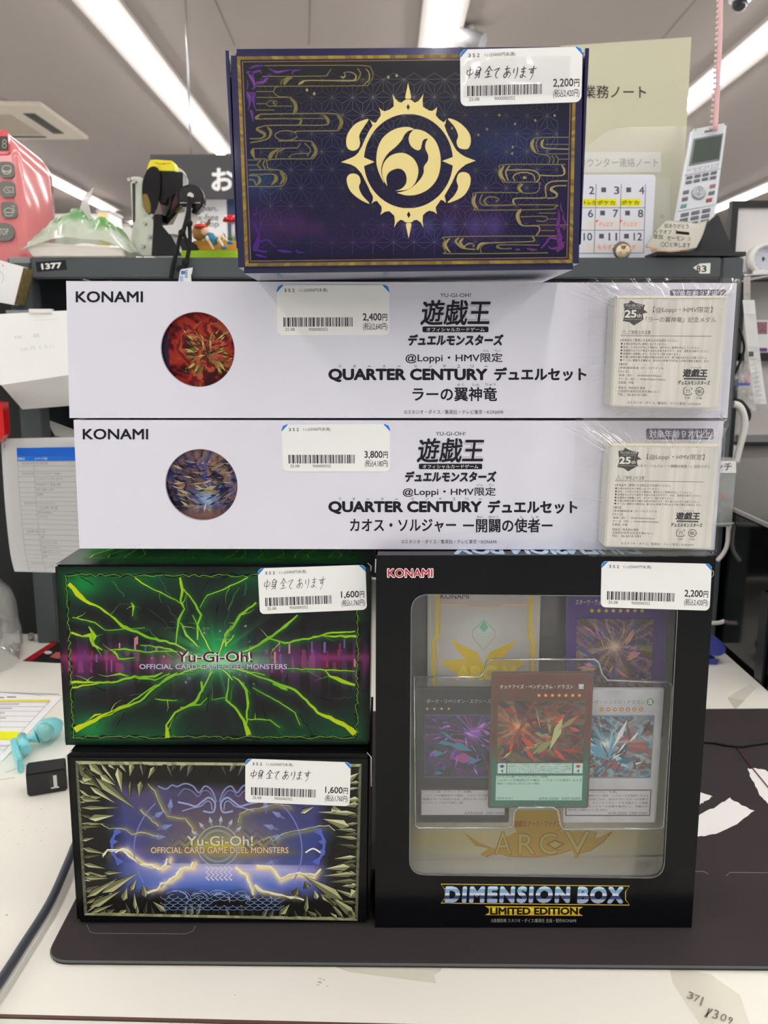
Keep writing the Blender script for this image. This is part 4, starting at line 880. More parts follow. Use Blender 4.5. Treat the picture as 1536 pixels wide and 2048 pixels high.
# lightning strokes, in zoomed photo coordinates (x, y, width)
BOLT = [[(560, 420, 3), (640, 428, 7), (720, 450, 8), (800, 470, 6)], [(770, 300, 3), (800, 360, 7), (830, 420, 8), (850, 455, 5)], [(940, 330, 4), (905, 380, 9), (885, 430, 8), (875, 460, 4)], [(1080, 395, 5), (1010, 430, 9), (940, 465, 7)], [(1060, 540, 4), (980, 525, 8), (920, 510, 6)], [(700, 540, 6), (760, 520, 9), (820, 505, 6)], [(810, 600, 6), (830, 560, 8), (850, 525, 5)], [(930, 560, 5), (905, 530, 9), (885, 515, 5)],
        [(275, 175, 20), (310, 215, 26), (340, 242, 14), (400, 270, 10), (440, 300, 8), (490, 345, 16), (600, 392, 12), (700, 415, 8), (745, 440, 6)],
        [(720, 150, 8), (730, 200, 16), (722, 240, 8), (738, 275, 6), (715, 320, 12), (708, 370, 8), (704, 415, 5)], [(730, 190, 6), (770, 240, 8), (805, 300, 12), (790, 340, 10), (790, 400, 6)],
        [(722, 330, 5), (745, 380, 12), (790, 425, 6)], [(1025, 250, 8), (960, 300, 10), (930, 350, 16), (900, 380, 12), (905, 425, 8)], [(900, 425, 4), (935, 380, 6)],
        [(1190, 300, 5), (1140, 345, 14), (1070, 395, 12), (1000, 440, 6)], [(1420, 365, 4), (1330, 370, 8), (1250, 390, 8), (1140, 412, 10), (1080, 395, 5)], [(1425, 385, 12), (1320, 385, 6), (1250, 385, 3)],
        [(1420, 775, 30), (1370, 735, 20), (1270, 690, 14), (1225, 640, 12), (1180, 600, 12), (1100, 570, 10), (1030, 545, 8), (985, 530, 4)], [(995, 780, 26), (975, 720, 12), (940, 670, 10), (905, 640, 10), (912, 600, 6), (915, 550, 4)],
        [(985, 740, 6), (992, 650, 12), (985, 600, 14), (955, 560, 8), (930, 545, 4)], [(670, 790, 26), (665, 740, 8), (700, 690, 10), (780, 650, 12), (810, 600, 14), (805, 565, 8)],
        [(300, 760, 30), (340, 740, 18), (420, 700, 16), (500, 665, 14), (560, 645, 8), (620, 590, 8), (680, 545, 8), (710, 530, 4)], [(400, 715, 4), (520, 650, 5), (600, 595, 6), (700, 540, 5)],
        [(285, 370, 10), (330, 385, 8), (360, 380, 22), (375, 420, 16), (410, 440, 4)], [(355, 345, 3), (378, 385, 22), (370, 410, 6)], [(440, 440, 4), (500, 435, 8), (580, 448, 6), (700, 445, 4)], [(455, 445, 14), (475, 475, 8), (540, 470, 3)],
        [(285, 570, 14), (360, 568, 8), (450, 570, 8), (540, 545, 14), (620, 560, 5), (680, 535, 4)], [(290, 590, 8), (350, 580, 6), (460, 565, 3)], [(455, 540, 6), (480, 535, 12), (515, 545, 3)], [(540, 545, 5), (620, 545, 12), (650, 530, 4)],
        [(1420, 580, 10), (1370, 565, 22), (1320, 545, 8), (1300, 520, 3)], [(1420, 525, 3), (1340, 520, 6), (1150, 515, 4)], [(1090, 575, 4), (1130, 590, 16), (1150, 600, 5)],
        [(1010, 590, 3), (1100, 640, 5), (1180, 690, 4), (1200, 740, 3)], [(985, 715, 4), (1080, 720, 4), (1120, 750, 3)], [(720, 670, 4), (800, 660, 5), (830, 630, 3)], [(530, 305, 3), (535, 265, 10), (525, 250, 3)],
        [(800, 270, 3), (830, 220, 4), (900, 195, 5), (990, 150, 5)], [(540, 150, 6), (600, 190, 5), (680, 230, 4), (735, 260, 4)], [(290, 310, 3), (380, 330, 5), (420, 360, 3), (580, 350, 2)], [(850, 640, 2), (900, 630, 3)],
        [(620, 635, 3), (650, 640, 6), (710, 640, 2)], [(360, 715, 3), (380, 700, 8), (405, 695, 3)]]
gb = ex(0, 1080, 2.0)
Bp = [[(x, y, w * .78) for x, y, w in gb(b)] for b in BOLT]
def grn(U, V):
    X = 108 + U * 634; Yp = 1131 + V * 361; n = fbm(U, V, 8, 6, 31)
    C = [24 + 0 * U, 23 + 0 * U, 27 + 0 * U]; C = [c * (.7 + .6 * n) for c in C]
    ed = np.clip(1 - np.minimum(V - .06, .94 - V) / .17, 0, 1) * np.clip(fbm(U, V, 4, 2, 5) * 2.2 - .35, 0, 1)
    C = blend(C, (14, 78, 44), ed * .85); C = blend(C, (12, 66, 38), np.clip(1 - np.minimum(U, 1 - U) / .1, 0, 1) * .5 * (np.abs(V - .5) > .2))
    C = blend(C, (18, 130, 60), np.exp(-((U - .09) ** 2 / .003 + (V - .1) ** 2 / .006)) * .8); C = blend(C, (18, 130, 60), np.exp(-((U - .09) ** 2 / .003 + (V - .9) ** 2 / .006)) * .8)
    band = np.exp(-((V - .52) / .075) ** 2); bars = vnoise(U, V * .4, 60, 2, 7) ** 1.5 
    C = blend(C, (104, 24, 72), band * np.clip(bars * 1.9, .35, 1)); C = blend(C, (140, 50, 108), np.exp(-((V - .5) / .02) ** 2) * (np.abs(U - .5) > .3) * .6)
    wide = np.exp(-((V - .53) / .13) ** 2) * (vnoise(U, V, 60, 1, 17) > .55); C = blend(C, (88, 50, 110), wide * .5); C = blend(C, (150, 70, 120), (band > .5) * (vnoise(U, V, 60, 5, 23) > .72) * .45)
    g = np.exp(-(((X - 428) / 60) ** 2 + ((Yp - 1300) / 52) ** 2)); C = blend(C, (36, 150, 84), g * .95); C = blend(C, (150, 215, 160), np.exp(-(((X - 428) / 95) ** 2 + ((Yp - 1322) / 17) ** 2)) * .8)
    a = np.arctan2(Yp - 1310, X - 428); rays = vnoise(a / 6.2832 + .5, a * 0, 63, 1, 3); C = blend(C, (60, 170, 90), np.exp(-(((X - 428) / 110) ** 2 + ((Yp - 1310) / 80) ** 2)) * np.clip(rays * 2 - 1, 0, 1) * .7)
    D = np.full(U.shape, 9e9)
    for b in Bp: D = np.minimum(D, polyd(X, Yp, [q[:2] for q in b]))
    C = blend(C, (28, 120, 40), np.exp(-(D / 6.0) ** 1.2) * .42)
    m = np.minimum(np.minimum(U, 1 - U) * 634, np.minimum(V, 1 - V) * 361); k = np.clip(1 - m / 20, 0, 1) * (1 - band * .75); return blend(C, (9, 15, 13), k * .85)
painted('lightning_artwork', onquad(QG, YG), grn, 420, 250, INKG, gre, .00006, .004, .996, .006, .994)
p = Print(onY(YG)); rr_ = random.Random(12)
ctr = (428, 1312)
for b in Bp:
    n = len(b); dn = [b[0]]
    for (x0, y0, w0), (x1, y1, w1) in zip(b, b[1:]):
        L = math.hypot(x1 - x0, y1 - y0); k = max(1, int(L / 9))
        for i in range(1, k + 1):
            t = i / k; j = 1.3 if i < k else 0; dn.append((x0 + (x1 - x0) * t + rr_.uniform(-j, j), y0 + (y1 - y0) * t + rr_.uniform(-j, j), (w0 + (w1 - w0) * t) * (.8 + .4 * rr_.random())))
    p.line([(x, y, w + 1.5) for x, y, w in dn], 1, (26, 92, 30), .00008); cl = []
    for (a, c) in zip(dn, dn[1:]):
        r = math.hypot((a[0] - ctr[0]) / 320, (a[1] - ctr[1]) / 180); col = mixc((190, 208, 116), (104, 164, 34), min(1, r * 2.2)) if r < .45 else mixc((104, 164, 34), (176, 190, 18), min(1, (r - .45) * 1.6))
        cl.append(tuple(round(v) for v in col))
    p.line(dn, 1, cl, .0001)
    for s_ in range(max(1, len(dn) // 9)):      # thin filaments leaving the bolt
        i = rr_.randrange(len(dn) - 1); a = dn[i]; an = math.atan2(ctr[1] - a[1], ctr[0] - a[0]) + rr_.choice([-1, 1]) * rr_.uniform(.25, .8) + (math.pi if rr_.random() < .4 else 0); L = rr_.uniform(12, 42); fx = [(a[0], a[1], 1.6)]
        for k in range(1, 6): an += rr_.uniform(-.35, .35); fx.append((min(712, max(138, fx[-1][0] + math.cos(an) * L / 5)), min(1473, max(1154, fx[-1][1] + math.sin(an) * L / 5)), 1.6 - .28 * k))
        p.line(fx, 1, rr_.choice([(90, 160, 40), (60, 130, 40), (150, 190, 80)]), .00009)
# jagged border and thin cracks
def jag(x0, y0, x1, y1, n, amp, w, col, l=.0001):
    p.line([(x0 + (x1 - x0) * i / n + rr_.uniform(-amp, amp), y0 + (y1 - y0) * i / n + rr_.uniform(-amp, amp)) for i in range(n + 1)], w, col, l)
gc = [(133, 1150), (717, 1152), (713, 1475), (147, 1474)]
for k in range(4):
    a, b = gc[k], gc[(k + 1) % 4]
    jag(*a, *b, 46, 3.2, 5, (8, 12, 10), .00009); jag(*a, *b, 60, 3, .9, (120, 170, 30)); jag(*a, *b, 50, 5, .6, (50, 110, 40))
for _ in range(46):
    x, y = rr_.uniform(150, 700), rr_.choice([rr_.uniform(1158, 1260), rr_.uniform(1350, 1468)]); a = math.atan2(y - ctr[1], x - ctr[0]) + rr_.uniform(-.7, .7); L = rr_.uniform(15, 60)
    jag(x, y, min(712, max(140, x + math.cos(a) * L)), min(1472, max(1155, y + math.sin(a) * L)), 7, 2.2, rr_.choice([.5, .7, 1.6]), rr_.choice([(10, 12, 14), (10, 12, 14), (44, 110, 52), (60, 66, 70)]), .00009)
for _ in range(40):
    a, r = rr_.uniform(0, 6.28), rr_.uniform(.3, 1); x, y = ctr[0] + math.cos(a) * 125 * r, ctr[1] + math.sin(a) * 75 * r; s = rr_.uniform(.8, 2.4)
    (p.quad(x - s, y - s, x + s, y + s, (130, 110, 130), .0001) if rr_.random() < .5 else p.line([(x - s, y - s), (x + s, y - s), (x + s, y + s), (x - s, y + s)], .6, (140, 160, 140), .0001, True))
for _ in range(26):
    x = rr_.choice([rr_.uniform(140, 300), rr_.uniform(520, 712)]); y = rr_.uniform(1270, 1325); p.quad(x, y, x + rr_.uniform(1.5, 5), y + rr_.uniform(8, 26), rr_.choice([(96, 40, 110), (120, 44, 70), (86, 84, 140), (170, 120, 130)]), .00008)
for b, c, d in ((.085, (196, 222, 200), 0), (.03, (92, 20, 62), .00003)):
    p.text('Yu-Gi-Oh!', 353, 1303, 505, 1324, c, .00014 + d, b)
for b, c, d in ((.1, (45, 40, 70), 0), (.03, (176, 168, 196), .00003)): p.text('OFFICIAL CARD GAME DUEL MONSTERS', 279, 1328, 574, 1338, c, .00014 + d, b)
p.text('OFFICIAL CARD GAME DUEL MONSTERS', 279, 1328, 574, 1338, (176, 168, 196), .00018, .01)
p.build('lightning_printing', INKG, gre)
# art that carries over onto the top flap
zt = cg[0].z; tp = lambda u, v, l=0: Vector((cg[0].x + (cg[1].x - cg[0].x) * u, YG + .002 + v * .082, zt + .0001 + l))
def grtop(U, V):
    n = fbm(U, V, 8, 3, 51); C = [20 + 20 * n, 60 + 110 * n, 34 + 30 * n]; k = np.clip(1 - V / .16, 0, 1); C = blend(C, (14, 17, 18), k); return blend(C, (14, 17, 18), np.clip(1 - np.minimum(U, 1 - U) / .05, 0, 1))
painted('top_artwork', tp, grtop, 90, 24, INKG, gre)
p = Print(tp)
for i in range(16):
    x = .08 + i * .055 + rr_.uniform(-.01, .01); p.line([(x, .2, .006), (x + rr_.uniform(-.02, .02), .3, .005), (x + rr_.uniform(-.04, .04), .5, .004), (x + rr_.uniform(-.05, .05), .8, .003)], .004, rr_.choice([(110, 190, 40), (60, 140, 40), (150, 200, 60)]), .0001)
p.line([(.06, .19), (.3, .2), (.6, .18), (.95, .2)], .03, (60, 120, 40), .0001); p.build('top_lightning', INKG, gre)
for sx in (0, 1):
    v = cg[sx]; bm = BM(); s = 1 if sx == 0 else -1
    tube(bm, [(v.x + s * .0004, YG + .0006, v.z - .0035), (v.x + s * .0002, YG, v.z - .0005), (v.x + s * .0022, YG + .004, v.z + .0003)], .00035, 5); obj('worn_corner', bm, mat('scuffed_white', (190, 190, 190), rough=.8), gre, label='scuffed white corner')
sticker(gre, [(515.5, 1136.5), (731, 1129.5), (734, 1219), (520, 1228)], YG, '1,600', '1,760', (.24, .22, .002, .00035), .0004)
# ================================================================== stone and lightning box
YS = .003
QS = [(131, 1508), (743, 1511), (739, 1853), (152, 1845)]
cs = [P(*q, YS) for q in QS]
for v in cs[2:]: v.z = .0034
sto = thing('duel_set_box', 'black card game box with stone frame and blue lightning, bottom left of the stack', 'box', (-.1, YS, .0034))
bm = BM(); hexa(bm, cs + [Vector((v.x, YS + .095, v.z)) for v in cs]); bevel(bm, .0022, 3); obj('carton', bm, BLACK, sto)
s1 = ex(140, 1500, 4.518); s2 = ex(440, 1560, 4.955)
FS = [(150, 1521), (724, 1527), (716, 1842), (168, 1831)]
LB = [s1([(630, 540), (720, 620), (800, 690)]), s1([(700, 300, 6), (760, 370), (820, 500), (880, 600), (1040, 620), (1100, 690), (1105, 750)]), s1([(280, 670), (360, 710), (480, 710), (560, 760), (640, 740), (800, 780)]),
      s1([(290, 960), (340, 900), (480, 900), (540, 960), (640, 1030), (740, 1040), (800, 1080), (860, 1040), (880, 980)]), s1([(700, 1290), (790, 1260), (830, 1200), (880, 1190), (960, 1130), (990, 1070), (1090, 1060), (1110, 1010)]),
      s2([(150, 860), (200, 900), (260, 930), (280, 1000), (310, 1060), (330, 1140)]), s2([(360, 850), (500, 850), (540, 900), (600, 980), (680, 940), (780, 920), (940, 940), (1000, 880)]), s2([(340, 1040), (420, 1100), (560, 1130), (700, 1160), (830, 1190)]),
      s2([(180, 420), (200, 330), (300, 290), (420, 270), (560, 240), (700, 260)]), s2([(380, 610), (490, 560), (530, 610), (620, 530), (800, 490), (940, 460), (1080, 450), (1140, 500)])]
def stn(U, V):
    X = 150 + U * 572; Yp = 1524 + V * 312; n = fbm(U, V, 8, 5, 61); n2 = fbm(U, V, 14, 9, 66)
    C = [52 + 34 * n2, 48 + 26 * n, 74 + 42 * n]
    C = blend(C, (84, 72, 92), np.clip(fbm(U, V, 4, 4, 70) * 3 - 1.2, 0, 1) * .6)
    C = blend(C, (36, 58, 150), np.exp(-(((V - .52) / .28) ** 2)) * np.clip(np.abs(U - .5) * 3 - .2, 0, 1) * .6)
    C = blend(C, (134, 130, 104), np.exp(-(((X - 445) / 100) ** 2 + ((Yp - 1685) / 52) ** 2)) * .85)
    C = blend(C, (70, 104, 190), np.exp(-(((V - .76) / .12) ** 2)) * np.exp(-((U - .5) / .38) ** 4) * .9)
    hz = np.clip(1 - np.abs(V - .675) / .12, 0, 1) ** 1.2 * np.exp(-((U - .53) / .3) ** 4) * (V > .645); C = blend(C, (190, 188, 215), hz * .85)
    C = blend(C, (176, 160, 40), np.exp(-(((X - 440) / 82) ** 2 + ((Yp - 1690) / 15) ** 2)) * .95); C = blend(C, (140, 110, 40), np.exp(-(((X - 440) / 150) ** 4 + ((Yp - 1700) / 6) ** 2)) * .6)
    D = np.full(U.shape, 9e9)
    for b in LB[3:8]: D = np.minimum(D, polyd(X, Yp, [q[:2] for q in b]))
    C = blend(C, (170, 150, 225), np.exp(-(D / 14) ** 1.3) * .5); C = blend(C, (236, 216, 130), np.exp(-(D / 5) ** 1.4) * .85)
    D = np.full(U.shape, 9e9)
    for b in LB[:3] + LB[8:]: D = np.minimum(D, polyd(X, Yp, [q[:2] for q in b]))
    C = blend(C, (140, 138, 90), np.exp(-(D / 5) ** 1.4) * .6)
    e = np.minimum(np.minimum(U * 572, (1 - U) * 572) / 1.5, np.minimum(V * 312, (1 - V) * 312)); k = np.clip(1 - (e - 26 - 20 * n2) / 26, 0, 1); C = blend(C, (30, 29, 27), k)
    C = blend(C, (70, 68, 54), np.clip(1 - e / 9, 0, 1) * .6 * n); return C
SQ = [(150, 1521), (724, 1527), (716, 1842), (168, 1831)]
painted('storm_artwork', onquad(SQ, YS), stn, 360, 210, INKG, sto, .00006)
p = Print(onY(YS)); r = random.Random(31); O = [(150, 152, 112), (170, 170, 126), (118, 118, 84), (190, 190, 146), (92, 92, 68)]; OD = [(52, 52, 44), (40, 39, 34), (70, 70, 56)]
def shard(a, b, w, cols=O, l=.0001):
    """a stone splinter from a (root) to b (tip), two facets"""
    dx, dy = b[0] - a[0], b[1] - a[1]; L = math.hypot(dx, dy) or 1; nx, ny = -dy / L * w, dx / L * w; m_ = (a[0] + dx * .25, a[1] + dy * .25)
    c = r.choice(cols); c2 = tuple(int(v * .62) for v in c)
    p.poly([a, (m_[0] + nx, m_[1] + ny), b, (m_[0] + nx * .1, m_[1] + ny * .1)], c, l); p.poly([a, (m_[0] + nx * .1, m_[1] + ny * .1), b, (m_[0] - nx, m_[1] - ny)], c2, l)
ctr = (440, 1685)
for k in range(4):
    a, b = FS[k], FS[(k + 1) % 4]; n = 30 if k % 2 == 0 else 17
    for i in range(n):
        t = (i + r.random() * .8) / n; x, y = a[0] + (b[0] - a[0]) * t, a[1] + (b[1] - a[1]) * t
        x += (ctr[0] - x) * .03; y += (ctr[1] - y) * .05; dxc, dyc = ctr[0] - x, ctr[1] - y; L = math.hypot(dxc, dyc)
        corner = abs(dxc) / 290 * abs(dyc) / 160; side = k % 2 == 1
        ln_ = (r.uniform(22, 50) if side else r.uniform(12, 24)) + (corner > .75) * r.uniform(20, 45)
        if k == 0 and .2 < t < .85 or k == 2 and .15 < t < .8: cols = OD + [(96, 98, 90), (120, 122, 112)]; ln_ = r.uniform(12, 30)
        else: cols = O
        an = math.atan2(dyc, dxc) + r.uniform(-.35, .35); w = r.uniform(2.5, 6) + 3 * (corner > .8)
        if corner < .6 and not side: an = (math.pi / 2 if dyc > 0 else -math.pi / 2) + r.uniform(-.6, .6)
        if corner < .5 and side: an = (0 if dxc > 0 else math.pi) + r.uniform(-.3, .3)
        shard((x - math.cos(an) * 6, y - math.sin(an) * 6), (x + math.cos(an) * ln_, y + math.sin(an) * ln_), w + 2.5, [(26, 25, 24)], .00009)
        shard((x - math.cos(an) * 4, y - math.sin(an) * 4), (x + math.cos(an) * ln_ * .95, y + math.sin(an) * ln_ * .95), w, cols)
for L in ([(230, 250), (590, 530), 9], [(180, 330), (410, 480), 5], [(100, 440), (280, 460), 5], [(100, 520), (450, 520), 4], [(170, 620), (400, 590), 7], [(100, 690), (280, 690), 3], [(430, 160), (470, 380), 7], [(760, 150), (705, 260), 5], [(545, 280), (540, 450), 3], [(640, 280), (625, 430), 6], [(130, 1150), (350, 1160), 5], [(310, 1110), (480, 1105), 4], [(150, 1330), (430, 1160), 6], [(290, 1290), (620, 1105), 9], [(180, 1420), (460, 1270), 8], [(480, 1360), (515, 1240), 7], [(550, 1270), (600, 1160), 5], [(680, 1330), (660, 1210), 7], [(590, 1440), (580, 1290), 4], [(860, 1460), (750, 1370), 6], [(270, 220), (410, 320), 6], [(110, 250), (200, 260), 9]):
    a, b = s1(L[:2]); shard(a, b, L[2] + 2.2, [(26, 25, 24)], .000105); shard(a, b, L[2], O[:4], .00011)
for L in ([(1220, 1190), (810, 935), 10], [(1160, 1250), (1000, 1140), 5], [(1360, 1000), (1080, 1010), 5], [(1350, 930), (1010, 950), 5], [(1290, 860), (1040, 880), 7], [(1350, 760), (1130, 780), 4], [(1280, 460), (1020, 385), 9], [(1350, 330), (960, 318), 5], [(1350, 500), (1150, 490), 4], [(740, 1150), (775, 1060), 7], [(850, 1310), (865, 1130), 5], [(960, 1180), (935, 1090), 6], [(600, 1330), (690, 1230), 7], [(1100, 290), (1200, 300), 8], [(1000, 1130), (1160, 1250), 6], [(800, 325), (930, 265), 5], [(1350, 1100), (1290, 1160), 10], [(870, 1080), (840, 1000), 6]):
    a, b = s2(L[:2]); shard(a, b, L[2] + 2.2, [(26, 25, 24)], .000105); shard(a, b, L[2], O[:4], .00011)
# bevelled stone edge
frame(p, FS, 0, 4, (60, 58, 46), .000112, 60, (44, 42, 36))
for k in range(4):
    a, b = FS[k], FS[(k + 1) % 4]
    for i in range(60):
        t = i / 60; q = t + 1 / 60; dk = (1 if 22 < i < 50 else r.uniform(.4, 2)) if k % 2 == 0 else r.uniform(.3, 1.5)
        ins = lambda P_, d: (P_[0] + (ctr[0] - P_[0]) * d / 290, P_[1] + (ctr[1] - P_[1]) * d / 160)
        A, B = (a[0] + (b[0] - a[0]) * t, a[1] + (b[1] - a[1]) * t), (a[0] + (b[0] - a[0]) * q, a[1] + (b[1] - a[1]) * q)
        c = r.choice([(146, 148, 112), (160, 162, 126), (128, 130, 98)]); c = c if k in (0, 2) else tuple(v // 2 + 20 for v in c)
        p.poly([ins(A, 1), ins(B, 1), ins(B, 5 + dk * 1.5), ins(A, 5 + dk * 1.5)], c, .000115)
sil = (138, 148, 190); sil2 = (120, 128, 170)
def arc(cx, cy, rx, ry, a0, a1, w, c=sil, l=.000125): p.line(circ(cx, cy, rx, ry, 40, a0, a1), w, c, l)
arc(436, 1700, 168, 140, 152, 222, 2.4, (110, 116, 180)); arc(436, 1700, 168, 140, -44, 28, 2.4, (110, 116, 180))
arc(436, 1692, 41, 40, 0, 360, 2.2, (150, 156, 160)); arc(436, 1692, 32, 31, 0, 360, 4.5, (128, 134, 132)); arc(436, 1692, 22, 21, 0, 360, 1, (120, 126, 120))
def leaf(cx, cy, an, L, w, c=sil):
    a = math.radians(an); dx, dy = math.cos(a), math.sin(a); pt = lambda u, v: (cx + dx * u * L - dy * v * w, cy + dy * u * L + dx * v * w)
    p.poly([pt(0, 0), pt(.35, .5), pt(1, 0), pt(.35, -.5)], c, .000125); p.poly([pt(0, -.25), pt(-.35, -.05), pt(-.1, 0), pt(-.35, .05), pt(0, .25), pt(.2, 0)], tuple(int(v * .8) for v in c), .000126); p.line([pt(.1, 0), pt(.5, .35)], .5, (60, 62, 100), .000128); p.line([pt(.1, 0), pt(.5, -.35)], .5, (60, 62, 100), .000128)
for an in range(-150, -20, 22): leaf(436 + 47 * math.cos(math.radians(an)), 1692 + 46 * math.sin(math.radians(an)), an, 15, 8, (160, 166, 190))
for sx in (-1, 1):
    for dx, dy, an, L in ((128, -58, -150, 24), (96, -72, -95, 24), (115, -35, -162, 26), (128, -18, -178, 24), (120, 8, 176, 24), (115, 30, 160, 24)): leaf(436 + sx * dx, 1692 + dy, an if sx > 0 else 180 - an, L, 11, (118, 128, 180))
    for k in range(3):
        z = [(436 + sx * (52 + i * 13), 1662 + k * 15 + (8 if i % 2 else -4) + i * .5) for i in range(6)]; p.line(z, 5, (88, 84, 108), .00012)
    w = lambda L: [(436 + sx * x, y) for x, y in L]
    p.line(smooth_pts(w([(3, 1604), (12, 1581), (26, 1572), (38, 1585), (50, 1572), (66, 1567), (82, 1573), (92, 1570), (104, 1578), (120, 1572)]), 5), 3, sil2, .00012); p.line(smooth_pts(w([(8, 1600), (18, 1583), (30, 1582), (40, 1593), (52, 1582), (68, 1578), (80, 1592)]), 5), 2.4, (100, 106, 150), .00012)
    p.line(smooth_pts(w([(30, 1622), (10, 1624), (6, 1606), (18, 1595), (30, 1602), (44, 1612), (60, 1608), (80, 1604)]), 5), 3.6, sil, .00012); p.line(smooth_pts(w([(12, 1620), (14, 1606), (22, 1602), (34, 1612), (52, 1616), (72, 1622)]), 5), 2, sil, .00012)
    for an in (160, 172, 184, 196): a = math.radians(an if sx < 0 else 180 - an); x, y = 436 + sx * 0 + math.cos(a) * 214, 1690 + math.sin(a) * 60 * 1.6; p.poly([(x, y - 8), (x + math.cos(a) * -14, y), (x, y + 8), (x + sx * 3, y)], (78, 96, 175), .00012)
    p.line(circ(436, 1690, 212, 96, 14, 160 if sx < 0 else -20, 200 if sx < 0 else 20), 5, (84, 98, 170), .000119)
for i in range(6):
    x = 415 + i * 9; p.line([(x + (4 if k % 2 else -3), 1733 + k * 5.5) for k in range(6)], 3, (205, 190, 215), .00012)
for k in range(5):
    for i in range(14):
        cx = 330 + i * 17 + (8 if k % 2 else 0); cy = 1790 + k * 6 - (8 if 5 < i < 10 and k < 3 else 0); p.line(circ(cx, cy, 10, 8 - k * .5, 8, 20, 160), .8, (140, 170, 226), .00012)
for i in range(36):
    a = r.uniform(3.5, 5.9); R_ = r.uniform(10, 26); cx = r.choice([352, 395, 440, 485, 530]); p.line(circ(cx + r.uniform(-6, 6), 1800, R_, R_ * .8, 7, math.degrees(a), math.degrees(a) + 60), .7, (160, 184, 232), .00012)
for i, b in enumerate(LB):
    dn = []
    for (x0, y0), (x1, y1) in zip([q[:2] for q in b], [q[:2] for q in b][1:]):
        for t in (0, .35, .7): dn.append((x0 + (x1 - x0) * t + r.uniform(-1.2, 1.2), y0 + (y1 - y0) * t + r.uniform(-1.2, 1.2)))
    dn.append(b[-1][:2]); W = 4.2 if 3 <= i <= 7 else 1.8
    dn = [(x, y, W * (.45 + .8 * r.random())) for x, y in dn]; p.line(dn, W, (250, 240, 200) if 3 <= i <= 7 else (176, 172, 130), .00013)
    if 3 <= i <= 7: p.line([(x + r.uniform(-4, 4), y + r.uniform(-4, 4)) for x, y, _ in dn[::2]], 1.1, (240, 220, 160), .00013)
for sx in (-1, 1): p.line(smooth_pts([(436 + sx * 205, 1705), (436 + sx * 190, 1697), (436 + sx * 175, 1705)], 4), 3, (235, 225, 205), .00013)
for b, c, d in ((.07, (110, 100, 60), 0), (.02, (190, 190, 188), .00003)): p.text('Yu-Gi-Oh!', 374, 1672, 506, 1691, c, .00016 + d, b)
for b, c, d in ((.09, (120, 84, 40), 0), (.015, (196, 186, 168), .00003)): p.text('OFFICIAL CARD GAME DUEL MONSTERS', 302, 1694, 577, 1706, c, .00016 + d, b)
p.build('stone_frame_printing', INKG, sto)
for sx in (0, 1):
    v = cs[sx]; bm = BM(); s = 1 if sx == 0 else -1
    tube(bm, [(v.x + s * .0002, YS, v.z - .02), (v.x + s * .0002, YS - .0002, v.z - .001), (v.x + s * .0028, YS + .003, v.z + .0004)], .0003, 5); obj('worn_corner', bm, mat('scuffed_white', (190, 190, 190), rough=.8), sto, label='scuffed white corner')
sticker(sto, [(491, 1517), (702, 1524.5), (699, 1612), (490.5, 1603.5)], YS, '1,600', '1,760', (.24, .2, 0, .00045), .0004)

# ================================================================== black window box
YD = 0.0
QD = [(752, 1109), (1432, 1112), (1383, 1858), (750, 1853)]
cd = [P(*q, YD) for q in QD]
for v in cd[2:]: v.z = .0034
zt = (cd[0].z + cd[1].z) / 2; cd[0].z = cd[1].z = zt; DD = .062
dim = thing('window_box', 'tall black window box with trading cards behind its clear front, right of the stack', 'box', ((cd[2].x + cd[3].x) / 2, YD, .0034))
WQ = [(822, 1188), (1357, 1192), (1328, 1757), (818, 1750)]
wc = [P(*q, YD) for q in WQ]
def rquad(c, rad, n=6):
    out = []
    for i in range(4):
        a, b, d = c[i - 1], c[i], c[(i + 1) % 4]; u = (a - b).normalized() * rad; w = (d - b).normalized() * rad
        for k in range(n + 1): t = k / n; out.append(b + u * (1 - t) ** 2 + w * t ** 2)
    return out
win = rquad(wc, .011)
bm = BM(); prism(bm, [(v.x, v.z) for v in cd], YD, YD + .0008, holes=[[(v.x, v.z) for v in win][::-1]]); obj('front_panel', bm, BLACK, dim)
bm = BM(); prism(bm, [(v.x, v.z) for v in rquad(wc, .0105)], YD - .00015, YD - .00001, holes=[[(v.x, v.z) for v in rquad([wc[0] + Vector((.0004, 0, -.0004)), wc[1] + Vector((-.0004, 0, -.0004)), wc[2] + Vector((-.0004, 0, .0004)), wc[3] + Vector((.0004, 0, .0004))], .0105)][::-1]])
obj('window_cut_edge', bm, mat('cut_board', (120, 120, 122), rough=.7), dim)
e = [Vector((v.x * 1.0, YD + DD, v.z)) for v in cd]; f = [Vector((v.x, YD + .0008, v.z)) for v in cd]
IN = mat('inner_board', (120, 116, 112), rough=.5); 
for nm, (i, j) in (('side_panel', (3, 0)), ('side_panel', (1, 2)), ('top_panel', (0, 1)), ('bottom_panel', (2, 3))):
    bm = BM(); t = .0009; cx = sum((v.x for v in cd), 0) / 4; cz = sum((v.z for v in cd), 0) / 4; pts = []
    for v in (f[i], f[j], e[j], e[i]): pts.append(v)
    inn = [Vector((v.x + (t if v.x < cx else -t) * (1 if nm[0] == 's' else 0), v.y, v.z + (t if v.z < cz else -t) * (0 if nm[0] == 's' else 1))) for v in pts]
    V = [bm.verts.new(v) for v in pts + inn]
    for q in ((0, 1, 2, 3), (7, 6, 5, 4), (0, 4, 5, 1), (1, 5, 6, 2), (2, 6, 7, 3), (3, 7, 4, 0)): bm.faces.new([V[x] for x in q])
    bmesh.ops.recalc_face_normals(bm, faces=list(bm.faces)); obj(nm, bm, BLACK, dim)
bm = BM(); prism(bm, [(v.x, v.z) for v in cd], YD + DD, YD + DD + .001); obj('back_panel', bm, BLACK, dim)
